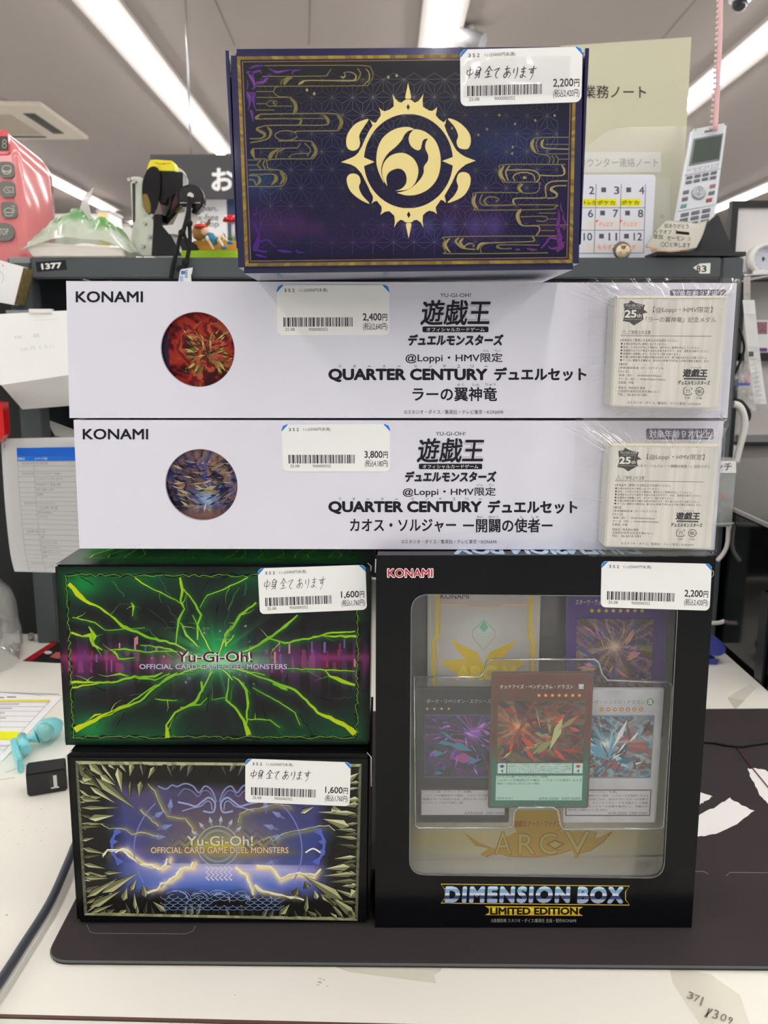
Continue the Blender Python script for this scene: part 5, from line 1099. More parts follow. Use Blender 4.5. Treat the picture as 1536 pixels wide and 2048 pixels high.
bm = BM(); prism(bm, [(v.x, v.z) for v in rquad([wc[0] + Vector((-.004, 0, .004)), wc[1] + Vector((.004, 0, .004)), wc[2] + Vector((.004, 0, -.0035)), wc[3] + Vector((-.004, 0, -.0035))], .006)], YD + .0009, YD + .0011); obj('clear_window', bm, film('window_film', gloss=.03, rough=.03, bump=.06, bscale=14, haze=.008), dim)
# printing on the front
p = Print(onY(YD)); l = .00008
p.text('KONAMI', 774, 1136, 867, 1156, (225, 215, 215), l, .09); p.text('KONAMI', 776, 1138, 865, 1154, (170, 20, 45), l + .00003, .02)
bn = lambda x0, y0, x1, y1, tl: [(x0, y0), (x1, y0 + tl), (x1 - 8, y0 + (y1 - y0) * .3 + tl), (x1 - 8, y0 + (y1 - y0) * .72 + tl), (x1, y1 + tl), (x0, y1), (x0 + 8, y0 + (y1 - y0) * .72), (x0 + 8, y0 + (y1 - y0) * .3)]
p.line(bn(882, 1768, 1259, 1806, 4), 1.6, (196, 170, 70), l, True)
import itertools
def chrome(p, t, x0, y0, x1, y1, bands, l, bold, shear=0, out=None, space=1.0):
    """lettering with printed horizontal metal bands"""
    v, f, asp = glyphs(t, bold, 3, space); w = x1 - x0; h = y1 - y0
    if out: p.text(t, x0 - 1, y0 - 1, x1 + 1, y1 + 1, out, l, bold + .02, shear, space=space)
    for a, b, col in bands:
        bmx = bmesh.new(); vv = [bmx.verts.new((x, y, z)) for x, y, z in v]
        for q in f:
            try: bmx.faces.new([vv[i] for i in q])
            except ValueError: pass
        for y_, s in ((1 - a, 1), (1 - b, -1)): bmesh.ops.bisect_plane(bmx, geom=list(bmx.verts) + list(bmx.edges) + list(bmx.faces), plane_co=(0, y_, 0), plane_no=(0, s, 0), clear_outer=True)
        bmx.verts.index_update(); p._add([(x0 + q.co.x * w + shear * h * q.co.y, y1 - q.co.y * h, q.co.z) for q in bmx.verts], [tuple(z.index for z in q.verts) for q in bmx.faces], col, l + .00003); bmx.free()
CH = [(0, .16, (188, 208, 232)), (.16, .4, (120, 160, 198)), (.4, .55, (196, 206, 218)), (.55, .75, (58, 66, 104)), (.75, 1, (150, 168, 196))]
chrome(p, 'DIMENSION', 889, 1772, 1139, 1806, CH, l + .00003, .08, .06, (40, 44, 60), 1.22); chrome(p, 'BOX', 1154, 1772.5, 1246, 1807, CH, l + .00003, .08, .06, (40, 44, 60), 1.2)
p.poly(bn(970, 1812, 1166, 1830, 1.5), (200, 170, 30), l); p.poly(bn(976, 1816, 1160, 1821, 1.5), (226, 205, 70), l + .00001); p.text('LIMITED EDITION', 980, 1814.5, 1156, 1829.5, (24, 20, 16), l + .00003, .06)
p.text('©高橋和希 スタジオ・ダイス/集英社 企画・制作/KONAMI', 982, 1837, 1152, 1845, (150, 150, 150), l, .006, res=2)
p.line([(1423, 1140), (1427, 1143), (1427, 1150), (1423, 1154), (1419, 1150), (1419, 1143)], 1, (200, 200, 200), l, True)
p.build('lettering', INK, dim)
tpd = lambda u, v, l=0: Vector((cd[0].x + (cd[1].x - cd[0].x) * u, YD + .0005 + v * DD, zt + l))
p = Print(tpd); p.line([(.2, .22), (.83, .22)], .01, (120, 100, 50), .0001); p.text('DIMENSION BOX', .79, .45, .23, .02, (170, 196, 220), .0001, .06); p.build('top_lettering', INK, dim)
sticker(dim, [(1203, 1122), (1423.5, 1127.5), (1418.5, 1221), (1201, 1214)], YD, '2,200', '2,420')
for a, b in (((745, 1105), (745, 1855)),):
    bm = BM(); tube(bm, [P(752.6, 1118, YD) + Vector((-.0003, 0, 0)), P(751.5, 1145, YD) + Vector((-.0003, 0, 0))], .0003, 5); obj('worn_edge', bm, mat('scuffed_white', (190, 190, 190), rough=.8), dim, label='scuffed white edge')
# pearl backing board with the gold logo
YB = .047
BQ = [P(790, 1150, YB), P(1380, 1150, YB), P(1360, 1745, YB), P(796, 1745, YB)]; BQ[2].z = BQ[3].z = .0055
BQ = [Vector((max(cd[3].x + .003, min(cd[2].x - .003, v.x)), YB, min(v.z, zt - .004))) for v in BQ]
insr = thing('display_board', 'pearly backing board with a gold winged logo inside the black window box', 'board', ((cd[2].x + cd[3].x) / 2, YB, .0045))
bm = BM(); hexa(bm, BQ + [v + Vector((0, .0012, 0)) for v in BQ]); obj('board', bm, mat('pearl_board', (176, 174, 160), rough=.4), insr)
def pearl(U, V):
    n = fbm(U, V, 3, 9, 81); C = [190 + 40 * n, 188 + 38 * n, 172 + 36 * n]; k = np.exp(-((V - .86) / .045) ** 2); C = blend(C, (222, 204, 130), k * .7); C = blend(C, (235, 236, 230), np.clip((V - .93) * 14, 0, 1));  # pearl print, its lower part painted brighter to offset light the box blocks
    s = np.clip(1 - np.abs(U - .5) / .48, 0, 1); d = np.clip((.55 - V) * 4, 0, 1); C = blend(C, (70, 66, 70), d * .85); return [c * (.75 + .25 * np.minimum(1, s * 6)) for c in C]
mb_ = lambda u, v, l=0: (BQ[0] * (1 - u) + BQ[1] * u) * (1 - v) + (BQ[3] * (1 - u) + BQ[2] * u) * v - Vector((0, l, 0))
painted('pearl_printing_lit', mb_, pearl, 120, 120, ink('pearl_ink', rough=.28, coat=.2), insr, .0001)
# angled floor flap that catches the light under the board
bm = BM(); x0, x1 = cd[3].x + .002, cd[2].x - .002; v = [Vector((x0, YB - .001, .0075)), Vector((x1, YB - .001, .0075)), Vector((x1, .003, .0048)), Vector((x0, .003, .0048))]
hexa(bm, v + [q - Vector((0, 0, .0006)) for q in v]); obj('floor_flap', bm, mat('silver_board', (226, 226, 216), rough=.14, metal=.15, coat=.3), insr)
zz = lambda L: [(800 + x / 2.743, 1480 + y / 2.743) for x, y in L]
p = Print(onY(YB)); gA, gB, gC = (236, 186, 80), (250, 212, 120), (196, 122, 60); l = .0002
for k, (col, dl) in enumerate(((gC, 0), (gA, .00004))):
    gsh = lambda L: [(x + (0 if k else 1.2), y + (0 if k else 1.2)) for x, y in zz(L)]
    p.poly(gsh([(345, 500), (430, 560), (520, 595), (570, 540), (640, 500), (1080, 500), (1060, 540), (1100, 530), (1165, 495), (1110, 560), (1040, 605), (990, 615), (960, 645), (940, 600), (870, 625), (740, 640), (590, 635), (520, 615), (470, 640), (440, 625), (490, 590), (410, 575)]), col, l + dl)
    p.poly(gsh([(630, 385), (880, 385), (900, 470), (860, 500), (640, 500), (620, 470)]), gA if k else gC, l + dl)
for t, x0, y0, x1, y1 in (('A', 520, 505, 610, 625), ('R', 650, 515, 740, 625), ('C', 765, 510, 860, 625), ('V', 905, 500, 1040, 620)):
    (a, b), (c, d) = zz([(x0, y0), (x1, y1)]); p.text(t, a - 1.5, b - 1.5, c + 1.5, d + 1.5, gC, l + .00008, .03); p.text(t, a, b, c, d, gB, l + .00012, .0)
a = zz([(800, 570), (850, 545), (905, 570), (850, 600)]); p.poly(a, gC, l + .00014); p.poly([(x * .7 + 1110.5 * .3, y * .7 + 1688 * .3) for x, y in a], gB, l + .00016)
(a, b), (c, d) = zz([(650, 440), (860, 475)]); p.text('遊戯王アーク・ファイブ', a - 8, b, c + 8, d, gC, l + .00008, .04)
p.build('gold_logo', ink('gold_logo_ink', rough=.3, metal=.3, coat=.2), insr)

# ---- the five cards and their clear tray
def card(q, Y, label, bg, box, artfn, seed, shc, name, ncol, stars=None, tb=None, attr=None, extra=None, kindb='card', th=.0016, sleeve=False):
    c = [P(*x, Y) for x in q]; root = thing('trading_card' if kindb == 'card' else 'card_pack', label, kindb, (c[3].x, Y, c[3].z), 'cards displayed in the window box')
    bm = BM(); hexa(bm, c + [v + Vector((0, th, 0)) for v in c]); bevel(bm, .0006, 2); obj('card_stock', bm, mat('card_edge_%d' % seed, bg[0], rough=.35), root)
    m = onquad(q, Y); 
    def f(U, V):
        n = fbm(U, V, 4, 5, seed + 2); C = [np.full(U.shape, float(x)) for x in bg[0]]; C = [x * (.85 + .3 * n) for x in C]
        if len(bg) > 1: C = blend(C, bg[1], np.clip((V - .5) * 6, 0, 1))
        return C
    painted('card_face', m, f, 40, 60, INKG, root, .00005, .02, .98, .015, .985)
    x0, y0, x1, y1 = box
    if artfn: 
        painted('abstract_picture', m, lambda U, V: artfn((U - x0) / (x1 - x0), (V - y0) / (y1 - y0)), 110, 110, INKG, root, .00012, x0, x1, y0, y1)
    p = Print(m)
    if artfn:
        R_ = [(x0, y0), (x1, y0), (x1, y1), (x0, y1)]; p.line(R_, .012, shc[0], .0002, True)
        for s_, n_, cols, ang, big in shc[1]: shards(p, s_, n_, cols, x0 + .01, x1 - .01, y0 + .01, y1 - .01, big, ang, .00014, .35)
    if name: p.text(name[0], *name[1], ncol, .0002, .012)
    if stars:
        n_, sx, sy, dx, col = stars
        for i in range(n_):
            cx = sx + i * dx; p.poly(circ(cx, sy, .021, .0145, 12), col[0], .0002)
            st = [(cx + (.017 if k % 2 == 0 else .007) * math.cos(k * .6283 - 1.571), sy + (.0117 if k % 2 == 0 else .005) * math.sin(k * .6283 - 1.571)) for k in range(10)]; p.poly(st, col[1], .00021)
    if tb:
        bx0, by0, bx1, by1, bc, bd, lines = tb; p.quad(bx0, by0, bx1, by1, bd, .00013); p.quad(bx0 + .012, by0 + .008, bx1 - .012, by1 - .008, bc, .00015)
        for t, a, b, c_, d in lines: p.text(t, a, b, c_, d, (38, 34, 40), .0002, .004 if d - b < .03 else .02, res=2)
    if attr: p.poly(circ(attr[0], attr[1], .036, .026, 20), attr[2], .0002); p.text(attr[3], attr[0] - .024, attr[1] - .018, attr[0] + .024, attr[1] + .018, (225, 222, 225), .00023, .03)
    if extra: extra(p)
    p.build('card_printing', INKG, root); return root
def burst(cx, cy, cols, seed, hot, su=4):
    base = clouds(cols, su, su, seed)
    def f(U, V):
        C = base(U, V); a = np.arctan2(V - cy, U - cx); r_ = np.hypot(U - cx, V - cy); ry = vnoise(a / 6.2832 + .5, a * 0 + .2, 60, 1, seed + 5)
        C = blend(C, hot, np.clip(ry * 2.4 - 1.3, 0, 1) * np.exp(-r_ * 1.6) * .75); C = blend(C, hot, np.exp(-(r_ / .09) ** 2) * .9); return C
    return f
rad = lambda cx, cy: (lambda x, y: math.atan2(y - cy, x - cx))
TX = ['このカードが戦闘を行う場合、このカードが相手に与える', '戦闘ダメージは倍になる。自分のモンスターの攻撃力', 'をアップする。フィールドのカードを対象として発動', 'できる。そのモンスターの効果を無効にし、攻撃力を', '半分にする。この効果は１ターンに１度しか使えない']
def lines(x0, x1, y0, n, h, first):
    L = [('[%s]' % first, x0, y0, x0 + (x1 - x0) * .6, y0 + h * 1.05)]
    for i in range(n): L.append((TX[i % 5], x0, y0 + h * 1.5 * (i + 1), x0 + (x1 - x0) * (1 if i < n - 1 else .5), y0 + h * 1.5 * (i + 1) + h))
    return L
Y1, Y2, Y3 = .0145, .021, .034
def pend(p):
    p.quad(.07, .655, .93, .74, (60, 100, 100), .00018); p.quad(.085, .66, .17, .735, (196, 222, 214), .00019); p.quad(.18, .66, .82, .735, (180, 212, 202), .00019); p.quad(.835, .66, .925, .735, (196, 222, 214), .00019)
    p.poly([(.127, .668), (.155, .683), (.127, .697), (.1, .683)], (50, 62, 130), .00021); p.poly([(.88, .668), (.908, .683), (.88, .697), (.853, .683)], (180, 40, 60), .00021)
    for x in (.127, .88): p.text('4', x - .012, .705, x + .014, .73, (30, 30, 36), .00021, .03)
    for i in range(5): p.text(TX[i], .19, .664 + i * .0142, .81 - (.05 if i == 4 else 0), .6735 + i * .0142, (30, 40, 40), .00021, .004, res=2)
card([(983, 1344), (1188, 1344), (1177, 1617), (976, 1617)], Y1, 'red and green trading card at the front and centre of the window box', [(92, 44, 38), (34, 104, 88)], (.07, .2, .93, .655),
     burst(.25, .42, [(30, 18, 34), (106, 42, 38), (46, 34, 56), (90, 84, 64), (116, 38, 36), (30, 36, 46)], 101, (230, 160, 110)), 1, ((70, 60, 40), [(1, 46, [(176, 182, 120), (132, 140, 88), (150, 44, 44), (90, 20, 30)], rad(.6, .5), .17), (2, 60, [(120, 70, 40), (200, 60, 50), (60, 46, 80)], rad(.25, .42), .1)]),
     ('オッドアイズ・ペンデュラム・ドラゴン', (.085, .088, .8, .118)), (230, 214, 205), (7, .47, .166, .066, ((176, 70, 40), (240, 196, 110))),
     (.06, .745, .94, .945, (172, 208, 196), (60, 100, 90), lines(.085, .92, .752, 2, .017, 'ドラゴン族／ペンデュラム／効果') + [('ATK/2500  DEF/2000', .5, .915, .915, .932), ('DBLE-JPS01', .085, .915, .24, .93)]), (.88, .103, (44, 34, 60), '闇'), pend)
card([(834, 1374), (1026, 1374), (1018, 1646), (831, 1646)], Y2, 'black bordered trading card with a violet picture, behind and left of the centre card', [(24, 22, 34)], (.09, .2, .95, .655),
     burst(.6, .3, [(20, 14, 38), (52, 32, 90), (24, 18, 40), (84, 34, 100), (30, 46, 84), (18, 16, 30)], 111, (200, 120, 220)), 2, ((70, 72, 110), [(3, 40, [(40, 46, 80), (26, 24, 44), (60, 120, 150), (150, 60, 130)], rad(.75, .5), .16), (4, 50, [(130, 70, 190), (180, 120, 220)], rad(.5, .3), .07)]),
     ('ダーク・リベリオン・エクシーズ・ドラゴン', (.1, .085, 1.0, .115)), (170, 165, 185), (4, .11, .155, .075, ((40, 36, 30), (200, 180, 90))),
     (.05, .745, .96, .945, (186, 184, 190), (70, 66, 80), lines(.075, .93, .755, 3, .018, 'ドラゴン族／エクシーズ／効果') + [('ATK/2500  DEF/2000', .52, .915, .94, .933)]))
card([(1136, 1376), (1329, 1376), (1312, 1646), (1126, 1646)], Y2, 'white trading card with a blue and red picture, behind and right of the centre card', [(190, 190, 196)], (.07, .2, .91, .655),
     burst(.4, .45, [(66, 108, 124), (34, 50, 66), (140, 92, 94), (128, 164, 178), (50, 92, 108), (144, 70, 76)], 121, (225, 240, 245)), 3, ((120, 120, 150), [(5, 50, [(150, 196, 220), (90, 150, 180), (216, 232, 240), (50, 90, 120)], rad(.45, .5), .15), (6, 30, [(70, 60, 80), (40, 44, 60)], rad(.7, .4), .12)]),
     ('クリアウィング・シンクロ・ドラゴン', (.0, .085, .8, .115)), (110, 110, 116), (7, .36, .153, .068, ((170, 84, 34), (240, 206, 110))),
     (.02, .745, .93, .945, (196, 194, 200), (90, 50, 50), lines(.05, .9, .755, 5, .018, 'ドラゴン族／シンクロ／効果') + [('ATK/2500  DEF/2000', .48, .915, .9, .933)]), (.86, .1, (60, 140, 90), '風'))
def sleeveart(U, V):
    n = fbm(U, V, 3, 4, 131); C = [158 + 30 * n, 154 + 30 * n, 150 + 34 * n]; C = blend(C, (206, 206, 204), np.exp(-(((U - .42) / .3) ** 2 + ((V - .35) / .3) ** 2)) * .6); C = blend(C, (170, 214, 196), np.exp(-(((U - .5) / .1) ** 2 + ((V - .25) / .08) ** 2)) * .5); return blend(C, (214, 150, 160), np.exp(-((V - .08) / .03) ** 2) * .3)
def slx(p):
    Yl = (206, 178, 40); W_ = lambda L: [(x, y) for x, y in L]
    for s in (0, 1):
        k = lambda L: [(1 - x, y) if s else (x, y) for x, y in L]
        p.line(k([(.085, .02), (.085, .3), (.055, .34), (.055, .62), (.085, .66), (.085, 1)]), .03, Yl, .0003); p.line(k([(.115, .06), (.115, .28), (.09, .33), (.09, .63), (.115, .68), (.115, 1)]), .006, Yl, .0003)
        p.poly(k([(.5, .50), (.44, .41), (.36, .385), (.2, .33), (.28, .41), (.34, .455), (.11, .47), (.2, .53), (.32, .57), (.5, .6)]), Yl, .0003)
    p.line([(.12, .1), (.32, .1), (.36, .12), (.64, .12), (.68, .1), (.88, .1)], .008, (200, 190, 120), .0003)
    p.text('KONAMI', .115, .03, .365, .062, (110, 54, 80), .00032, .02); p.text('ARC-V', .25, .5, .8, .6, (226, 200, 60), .00034, .08); p.text('アーク・ファイブ', .34, .455, .66, .48, (190, 170, 90), .00034, .02)
    p.line([(.40, .27), (.5, .2), (.6, .27), (.6, .31), (.5, .4), (.4, .31)], .008, (160, 170, 150), .0003, True); p.poly([(.5, .205), (.46, .25), (.5, .28), (.54, .25)], (120, 180, 150), .0003)
    for i in range(5): p.line([(.42 + i * .012, .29 + i * .02), (.58 - i * .012, .29 + i * .02)], .006, (186, 190, 168), .0003)
card([(855, 1178), (1082, 1178), (1074, 1478), (855, 1478)], Y3, 'silver card pack with a yellow winged logo in the upper left of the window box', [(178, 176, 178)], (.03, .02, .97, .98), sleeveart, 4, ((190, 180, 120), []), None, (0, 0, 0), kindb='card pack', extra=slx, th=.004)
card([(1133, 1182), (1339, 1182), (1326, 1475), (1129, 1475)], Y3, 'purple trading card in the upper right of the window box, partly under the price sticker', [(74, 44, 120)], (.1, .18, .86, .66),
     burst(.5, .4, [(72, 48, 88), (116, 94, 72), (54, 34, 84), (134, 94, 110), (48, 54, 100), (90, 70, 48)], 141, (214, 190, 150)), 5, ((60, 40, 90), [(7, 70, [(176, 140, 90), (120, 80, 140), (70, 76, 140), (190, 120, 150)], rad(.5, .5), .12)]),
     ('スターヴ・ヴェノム・フュージョン・ドラゴン', (.09, .055, .85, .09)), (190, 180, 205), (8, .25, .13, .07, ((150, 120, 40), (220, 190, 80))))
# clear blister tray
tray = thing('blister_tray', 'clear plastic blister tray holding the three front cards inside the window box', 'tray', (P(1075, 1655, .012).x, .012, P(1075, 1655, .012).z))
BL = [(826, 1352), (958, 1352), (966, 1344), (972, 1322), (984, 1316), (1190, 1316), (1200, 1324), (1206, 1346), (1216, 1358), (1340, 1362), (1348, 1372), (1330, 1652), (1322, 1660), (1124, 1660), (1118, 1650), (1114, 1622), (1106, 1617), (1038, 1617), (1031, 1624), (1028, 1652), (1020, 1658), (836, 1658), (828, 1650)]
def off(L, d):
    n = len(L); out = []
    for i in range(n):
        a, b, c = (np.array(L[j % n], float) for j in (i - 1, i, i + 1)); u = b - a; w = c - b; nn = np.array((-u[1], u[0])) / np.hypot(*u) + np.array((-w[1], w[0])) / np.hypot(*w); nn /= np.hypot(*nn); out.append(tuple(b + nn * d))
    return out
TF = film('blister_plastic', tint=(.98, .985, .99), gloss=.035, rough=.05, bump=.1, bscale=30, haze=.006)
bm = BM(); lv = [(0, .030), (1.5, .012), (4, .0095), (7, .0092), (8.5, .011)]; rings = [[bm.verts.new(P(x, y, Y)) for x, y in off(BL, d)] for d, Y in lv]
for a, b in zip(rings, rings[1:]):
    for i in range(len(a)): bm.faces.new((a[i], a[i - 1], b[i - 1], b[i])).smooth = True
last = off(BL, 8.5)
for t in tessellate_polygon([[Vector((*q, 0)) for q in last]]): bm.faces.new([rings[-1][i] for i in t])
bmesh.ops.recalc_face_normals(bm, faces=list(bm.faces)); obj('blister', bm, TF, tray)
bm = BM()
for x0, y0, x1, y1 in ((822, 1340, 828, 1660),): pass
tube(bm, [P(x, y, .0115) for x, y in off(BL, 2.5)] + [P(*off(BL, 2.5)[0], .0115)], .0007, 6); obj('rolled_rim', bm, film('blister_rim', tint=(.95, .97, .98), gloss=.5, rough=.12, haze=.12, cap=.6), tray)
# ================================================================== steel shelf unit behind the boxes
YK = .53
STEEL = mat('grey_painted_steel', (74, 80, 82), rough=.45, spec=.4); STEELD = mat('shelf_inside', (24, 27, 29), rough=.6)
X0, X1, Z0, Z1 = rect_px(62, 515, 1443, 557, YK); XL = P(15, 535, YK).x; XRR = P(1487, 535, YK).x; ZT = Z1
KD = .30
sh = thing('shelf_unit', 'dark grey steel shelf unit standing on the counter behind the boxes', 'shelf', ((XL + XRR) / 2, YK, 0))
bm = BM(); bx(bm, X0, X1, YK, YK + .012, Z0, ZT); bevel(bm, .0015, 2); obj('front_beam', bm, STEEL, sh)
for a, b in ((XL, X0 - .0008), (X1 + .0008, XRR)):
    bm = BM(); bx(bm, a, b, YK, YK + .025, 0, ZT); bevel(bm, .0015, 2); obj('upright', bm, STEEL, sh)
    bm = BM(); bx(bm, a, b, YK + KD - .025, YK + KD, 0, ZT); bevel(bm, .0015, 2); obj('upright', bm, STEEL, sh)
boxo('top_board', XL, XRR, YK + .0255, YK + KD - .026, ZT - .004, ZT, STEEL, sh)
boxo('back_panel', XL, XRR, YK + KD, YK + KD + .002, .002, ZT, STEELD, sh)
for xx in (XL, XRR - .002): boxo('side_panel', xx, xx + .002, YK + .026, YK + KD - .026, .002, ZT - .005, STEEL, sh)
for z in (.155, .31): boxo('shelf_board', XL + .003, XRR - .003, YK + .03, YK + KD - .03, z, z + .012, STEEL, sh)
bm = BM(); tube(bm, [PZ(62, 1276, .003), PZ(62, 1270, .008)], .004, 8); obj('foot_bolt', bm, mat('steel'), sh)
boxo('corner_tape', P(18, 515, YK).x, P(60, 515, YK).x, YK - .0004, YK + .01, ZT - .006, ZT + .0006, film('corner_film', gloss=.3, rough=.15, haze=.25), sh, label='crumpled clear tape on the corner')
# number labels
m = onquad([(71, 524), (131, 520), (134, 539), (74, 544)], YK - .0002); p = Print(m); p.quad(0, 0, 1, 1, (34, 34, 38), .0001); p.text('1377', .17, .2, .85, .82, (232, 232, 232), .0002, .06); p.build('number_label', ink('printing_ink'), sh, label='black label reading 1377 in white')
p = Print(onY(YK - .0002)); p.poly([(1386, 535), (1400, 527), (1421, 526), (1420, 547), (1400, 547)], (224, 224, 222), .0001); p.text('8', 1393, 531, 1401, 544, (50, 50, 54), .0002, .03); p.text('3', 1403, 531, 1413, 544, (50, 50, 54), .0002, .03); p.build('number_label', ink('printing_ink'), sh, label='white arrow label reading 83')

# ---- pink appliance
PINK = mat('glossy_pink_plastic', (240, 132, 134), rough=.13, coat=.6); BTN = mat('grey_rubber_button', (116, 114, 108), rough=.5)
YA = YK + .062; ap = thing('toy_microwave', 'glossy pink kitchen appliance with grey buttons on the left end of the shelf unit', 'appliance', tuple(P(-60, 511, YA)))
zb = ZT + .0005; xr = P(40, 400, YA).x; zt_ = P(20, 250, YA).z; xl = xr - .18
bm = BM(); n = 11; rings = []
for k, (dy, sx, top, rnd) in enumerate(((0, -.006, -.008, .02), (.004, 0, -.002, .03), (.012, .002, 0, .035), (.05, .0035, -.003, .036), (.09, .003, -.009, .03), (.108, .0005, -.015, .024), (.113, -.006, -.021, .02))):
    x1 = xr + sx; zt2 = zt_ + top; ring = [(xl, zb), (xl, zt2)]
    for i in range(n): a = math.radians(90 - 90 * i / (n - 1)); ring.append((x1 - rnd + rnd * math.cos(a), zt2 - rnd * 1.15 + rnd * 1.15 * math.sin(a)))
    for i in range(5): a = math.radians(0 - 90 * i / 4); ring.append((x1 - .012 + .012 * math.cos(a), zb + .012 + .012 * math.sin(a)))
    rings.append([bm.verts.new((x, YA + dy, z)) for x, z in ring])
for a, b in zip(rings, rings[1:]):
    for i in range(len(a)): bm.faces.new((a[i], a[i - 1], b[i - 1], b[i])).smooth = True
bm.faces.new(rings[0]); bm.faces.new(rings[-1][::-1]); bmesh.ops.recalc_face_normals(bm, faces=list(bm.faces)); obj('body', bm, PINK, ap)
def pad(nm, x0, y0, x1, y1, rr, m, par, Y, th=.004):
    A, B = P(x0, y0, Y), P(x1, y1, Y); bm = BM(); prism(bm, rrect(A.x, B.z, B.x, A.z, rr, 4), Y - th, Y + .001); bevel_top = None; return obj(nm, bm, m, par)
pad('display_bezel', -40, 262, 22, 310, .004, mat('pink_bezel', (222, 78, 84), rough=.2, coat=.5), ap, YA + .001); pad('display', -40, 273, 17, 301, .0005, mat('lcd_dark', (50, 44, 44), rough=.15), ap, YA - .0035, .0012)
p = Print(onY(YA - .0048)); p.text('8', 4, 278, 14, 297, (150, 140, 128), .0002); p.build('digits', ink('printing_ink'), ap)
for i, (x0, y0, x1, y1) in enumerate(((0, 325, 31, 357), (2, 364, 33, 396), (4, 405, 37, 437))):
    b = pad('button', x0, y0, x1, y1, .0045, BTN, ap, YA + .001, .005); p = Print(onY(YA - .0041)); cx, cy = (x0 + x1) / 2, (y0 + y1) / 2; W = (200, 198, 192)
    if i == 0: p.line(circ(cx - 2, cy - 4, 9, 6, 20), 1.2, W, .0002, True); p.line(circ(cx - 2, cy - 2, 9, 9, 14, 0, 180), 1.6, W, .0002); p.line([(cx - 10, cy + 2), (cx + 6, cy + 2)], 2.2, W, .0002)
    elif i == 1: p.line([(cx - 11, cy), (cx - 5, cy - 6), (cx + 3, cy - 5), (cx + 10, cy - 6), (cx + 8, cy), (cx + 10, cy + 5), (cx + 3, cy + 4), (cx - 4, cy + 6)], 1.3, W, .0002, True); p.line([(cx - 4, cy - 2), (cx + 2, cy + 2)], 1.2, W, .0002)
    else: p.line(circ(cx - 3, cy + 3, 9, 8, 14, 180, 360), 1.4, W, .0002); p.line([(cx - 12, cy + 4), (cx + 8, cy + 4)], 1.6, W, .0002); p.line([(cx + 2, cy - 8), (cx + 8, cy - 10), (cx + 6, cy - 3), (cx + 10, cy + 1)], 1.3, W, .0002); p.line(circ(cx - 3, cy + 6, 8, 5, 10, 10, 170), 1.4, W, .0002)
    p.build('icon', ink('printing_ink'), b)
b = pad('button', -45, 447, 33, 483, .0098, BTN, ap, YA + .001, .005); p = Print(onY(YA - .0041)); p.text('STOP', -6, 457, 17, 470, (190, 188, 182), .0002, .02); p.build('icon', ink('printing_ink'), b)

# ---- plastic bag of tissues
YB2 = YK + .001; bag = thing('plastic_bag', 'green and clear crumpled plastic bag lying over white paper on the shelf unit', 'bag', tuple(P(150, 512, YB2)))
X0b, X1b, _, _ = rect_px(38, 480, 262, 512, YB2)
bm = BM(); prism(bm, [(X0b + .014, ZT + .0008), (X1b - .008, ZT + .0008), (X1b - .010, ZT + .011), ((X0b + X1b) / 2, ZT + .014), (X0b + .010, ZT + .019), (X0b + .006, ZT + .012)], YB2 + .003, YB2 + .052); bevel(bm, .0015, 2); obj('folded_paper', bm, mat('soft_white_paper', (214, 208, 200), rough=.9, bump=.4, bscale=80), bag)
nu, nv = 110, 50; U, V = np.meshgrid(np.linspace(0, 1, nu), np.linspace(0, 1, nv))
sil_ = np.interp(U, [0, .04, .12, .3, .42, .5, .58, .74, .84, .93, 1], [.012, .018, .028, .046, .052, .050, .046, .044, .034, .018, .006])
H_ = sil_ * np.sin(np.pi * np.clip(V * .92 + .04, 0, 1)) ** .45 + (np.abs(fbm(U, V, 8, 5, 201) - .5) * 1.8 - .25) * .02 * np.sin(np.pi * V) * np.sin(np.pi * U) ** .5
me = bpy.data.meshes.new('film'); xs = X0b + (X1b - X0b) * U; ys = YB2 + V * .058 - .001; zs = np.maximum(ZT + .002 + H_, ZT + .0006)
me.from_pydata(np.stack([xs, ys, zs], -1).reshape(-1, 3).tolist(), [], [(j * nu + i, j * nu + i + 1, (j + 1) * nu + i + 1, (j + 1) * nu + i) for j in range(nv - 1) for i in range(nu - 1)])
gf = mat('green_tinted_film', (150, 200, 150), rough=.12, coat=.5, bump=.9, bscale=55); n_, l_ = nt(gf); bs = n_['Principled BSDF']
tc = n_.new('ShaderNodeTexCoord'); tx = n_.new('ShaderNodeTexNoise'); tx.inputs['Scale'].default_value = 24; rp = n_.new('ShaderNodeValToRGB')
rp.color_ramp.elements[0].position = .40; rp.color_ramp.elements[0].color = (*alb((92, 160, 84)), 1); rp.color_ramp.elements[1].position = .56; rp.color_ramp.elements[1].color = (*alb((196, 206, 190)), 1)
l_.new(tc.outputs['Object'], tx.inputs['Vector']); l_.new(tx.outputs[0], rp.inputs[0]); l_.new(rp.outputs[0], bs.inputs['Base Color']); bs.inputs['Alpha'].default_value = .72
me.materials.append(gf); me.polygons.foreach_set('use_smooth', [True] * len(me.polygons)); link('film', me, bag)
bm = BM(); pts = [(152, 440), (160, 415), (168, 392), (187, 375), (182, 392), (176, 405), (180, 425), (186, 440)]; v = [P(x, y, YB2 + .03) for x, y in pts]; prism(bm, [(q.x, q.z) for q in v], YB2 + .03, YB2 + .032); obj('handle', bm, mat('soft_white_film', (214, 206, 206), rough=.4, alpha=.9), bag, label='white twisted bag handle')

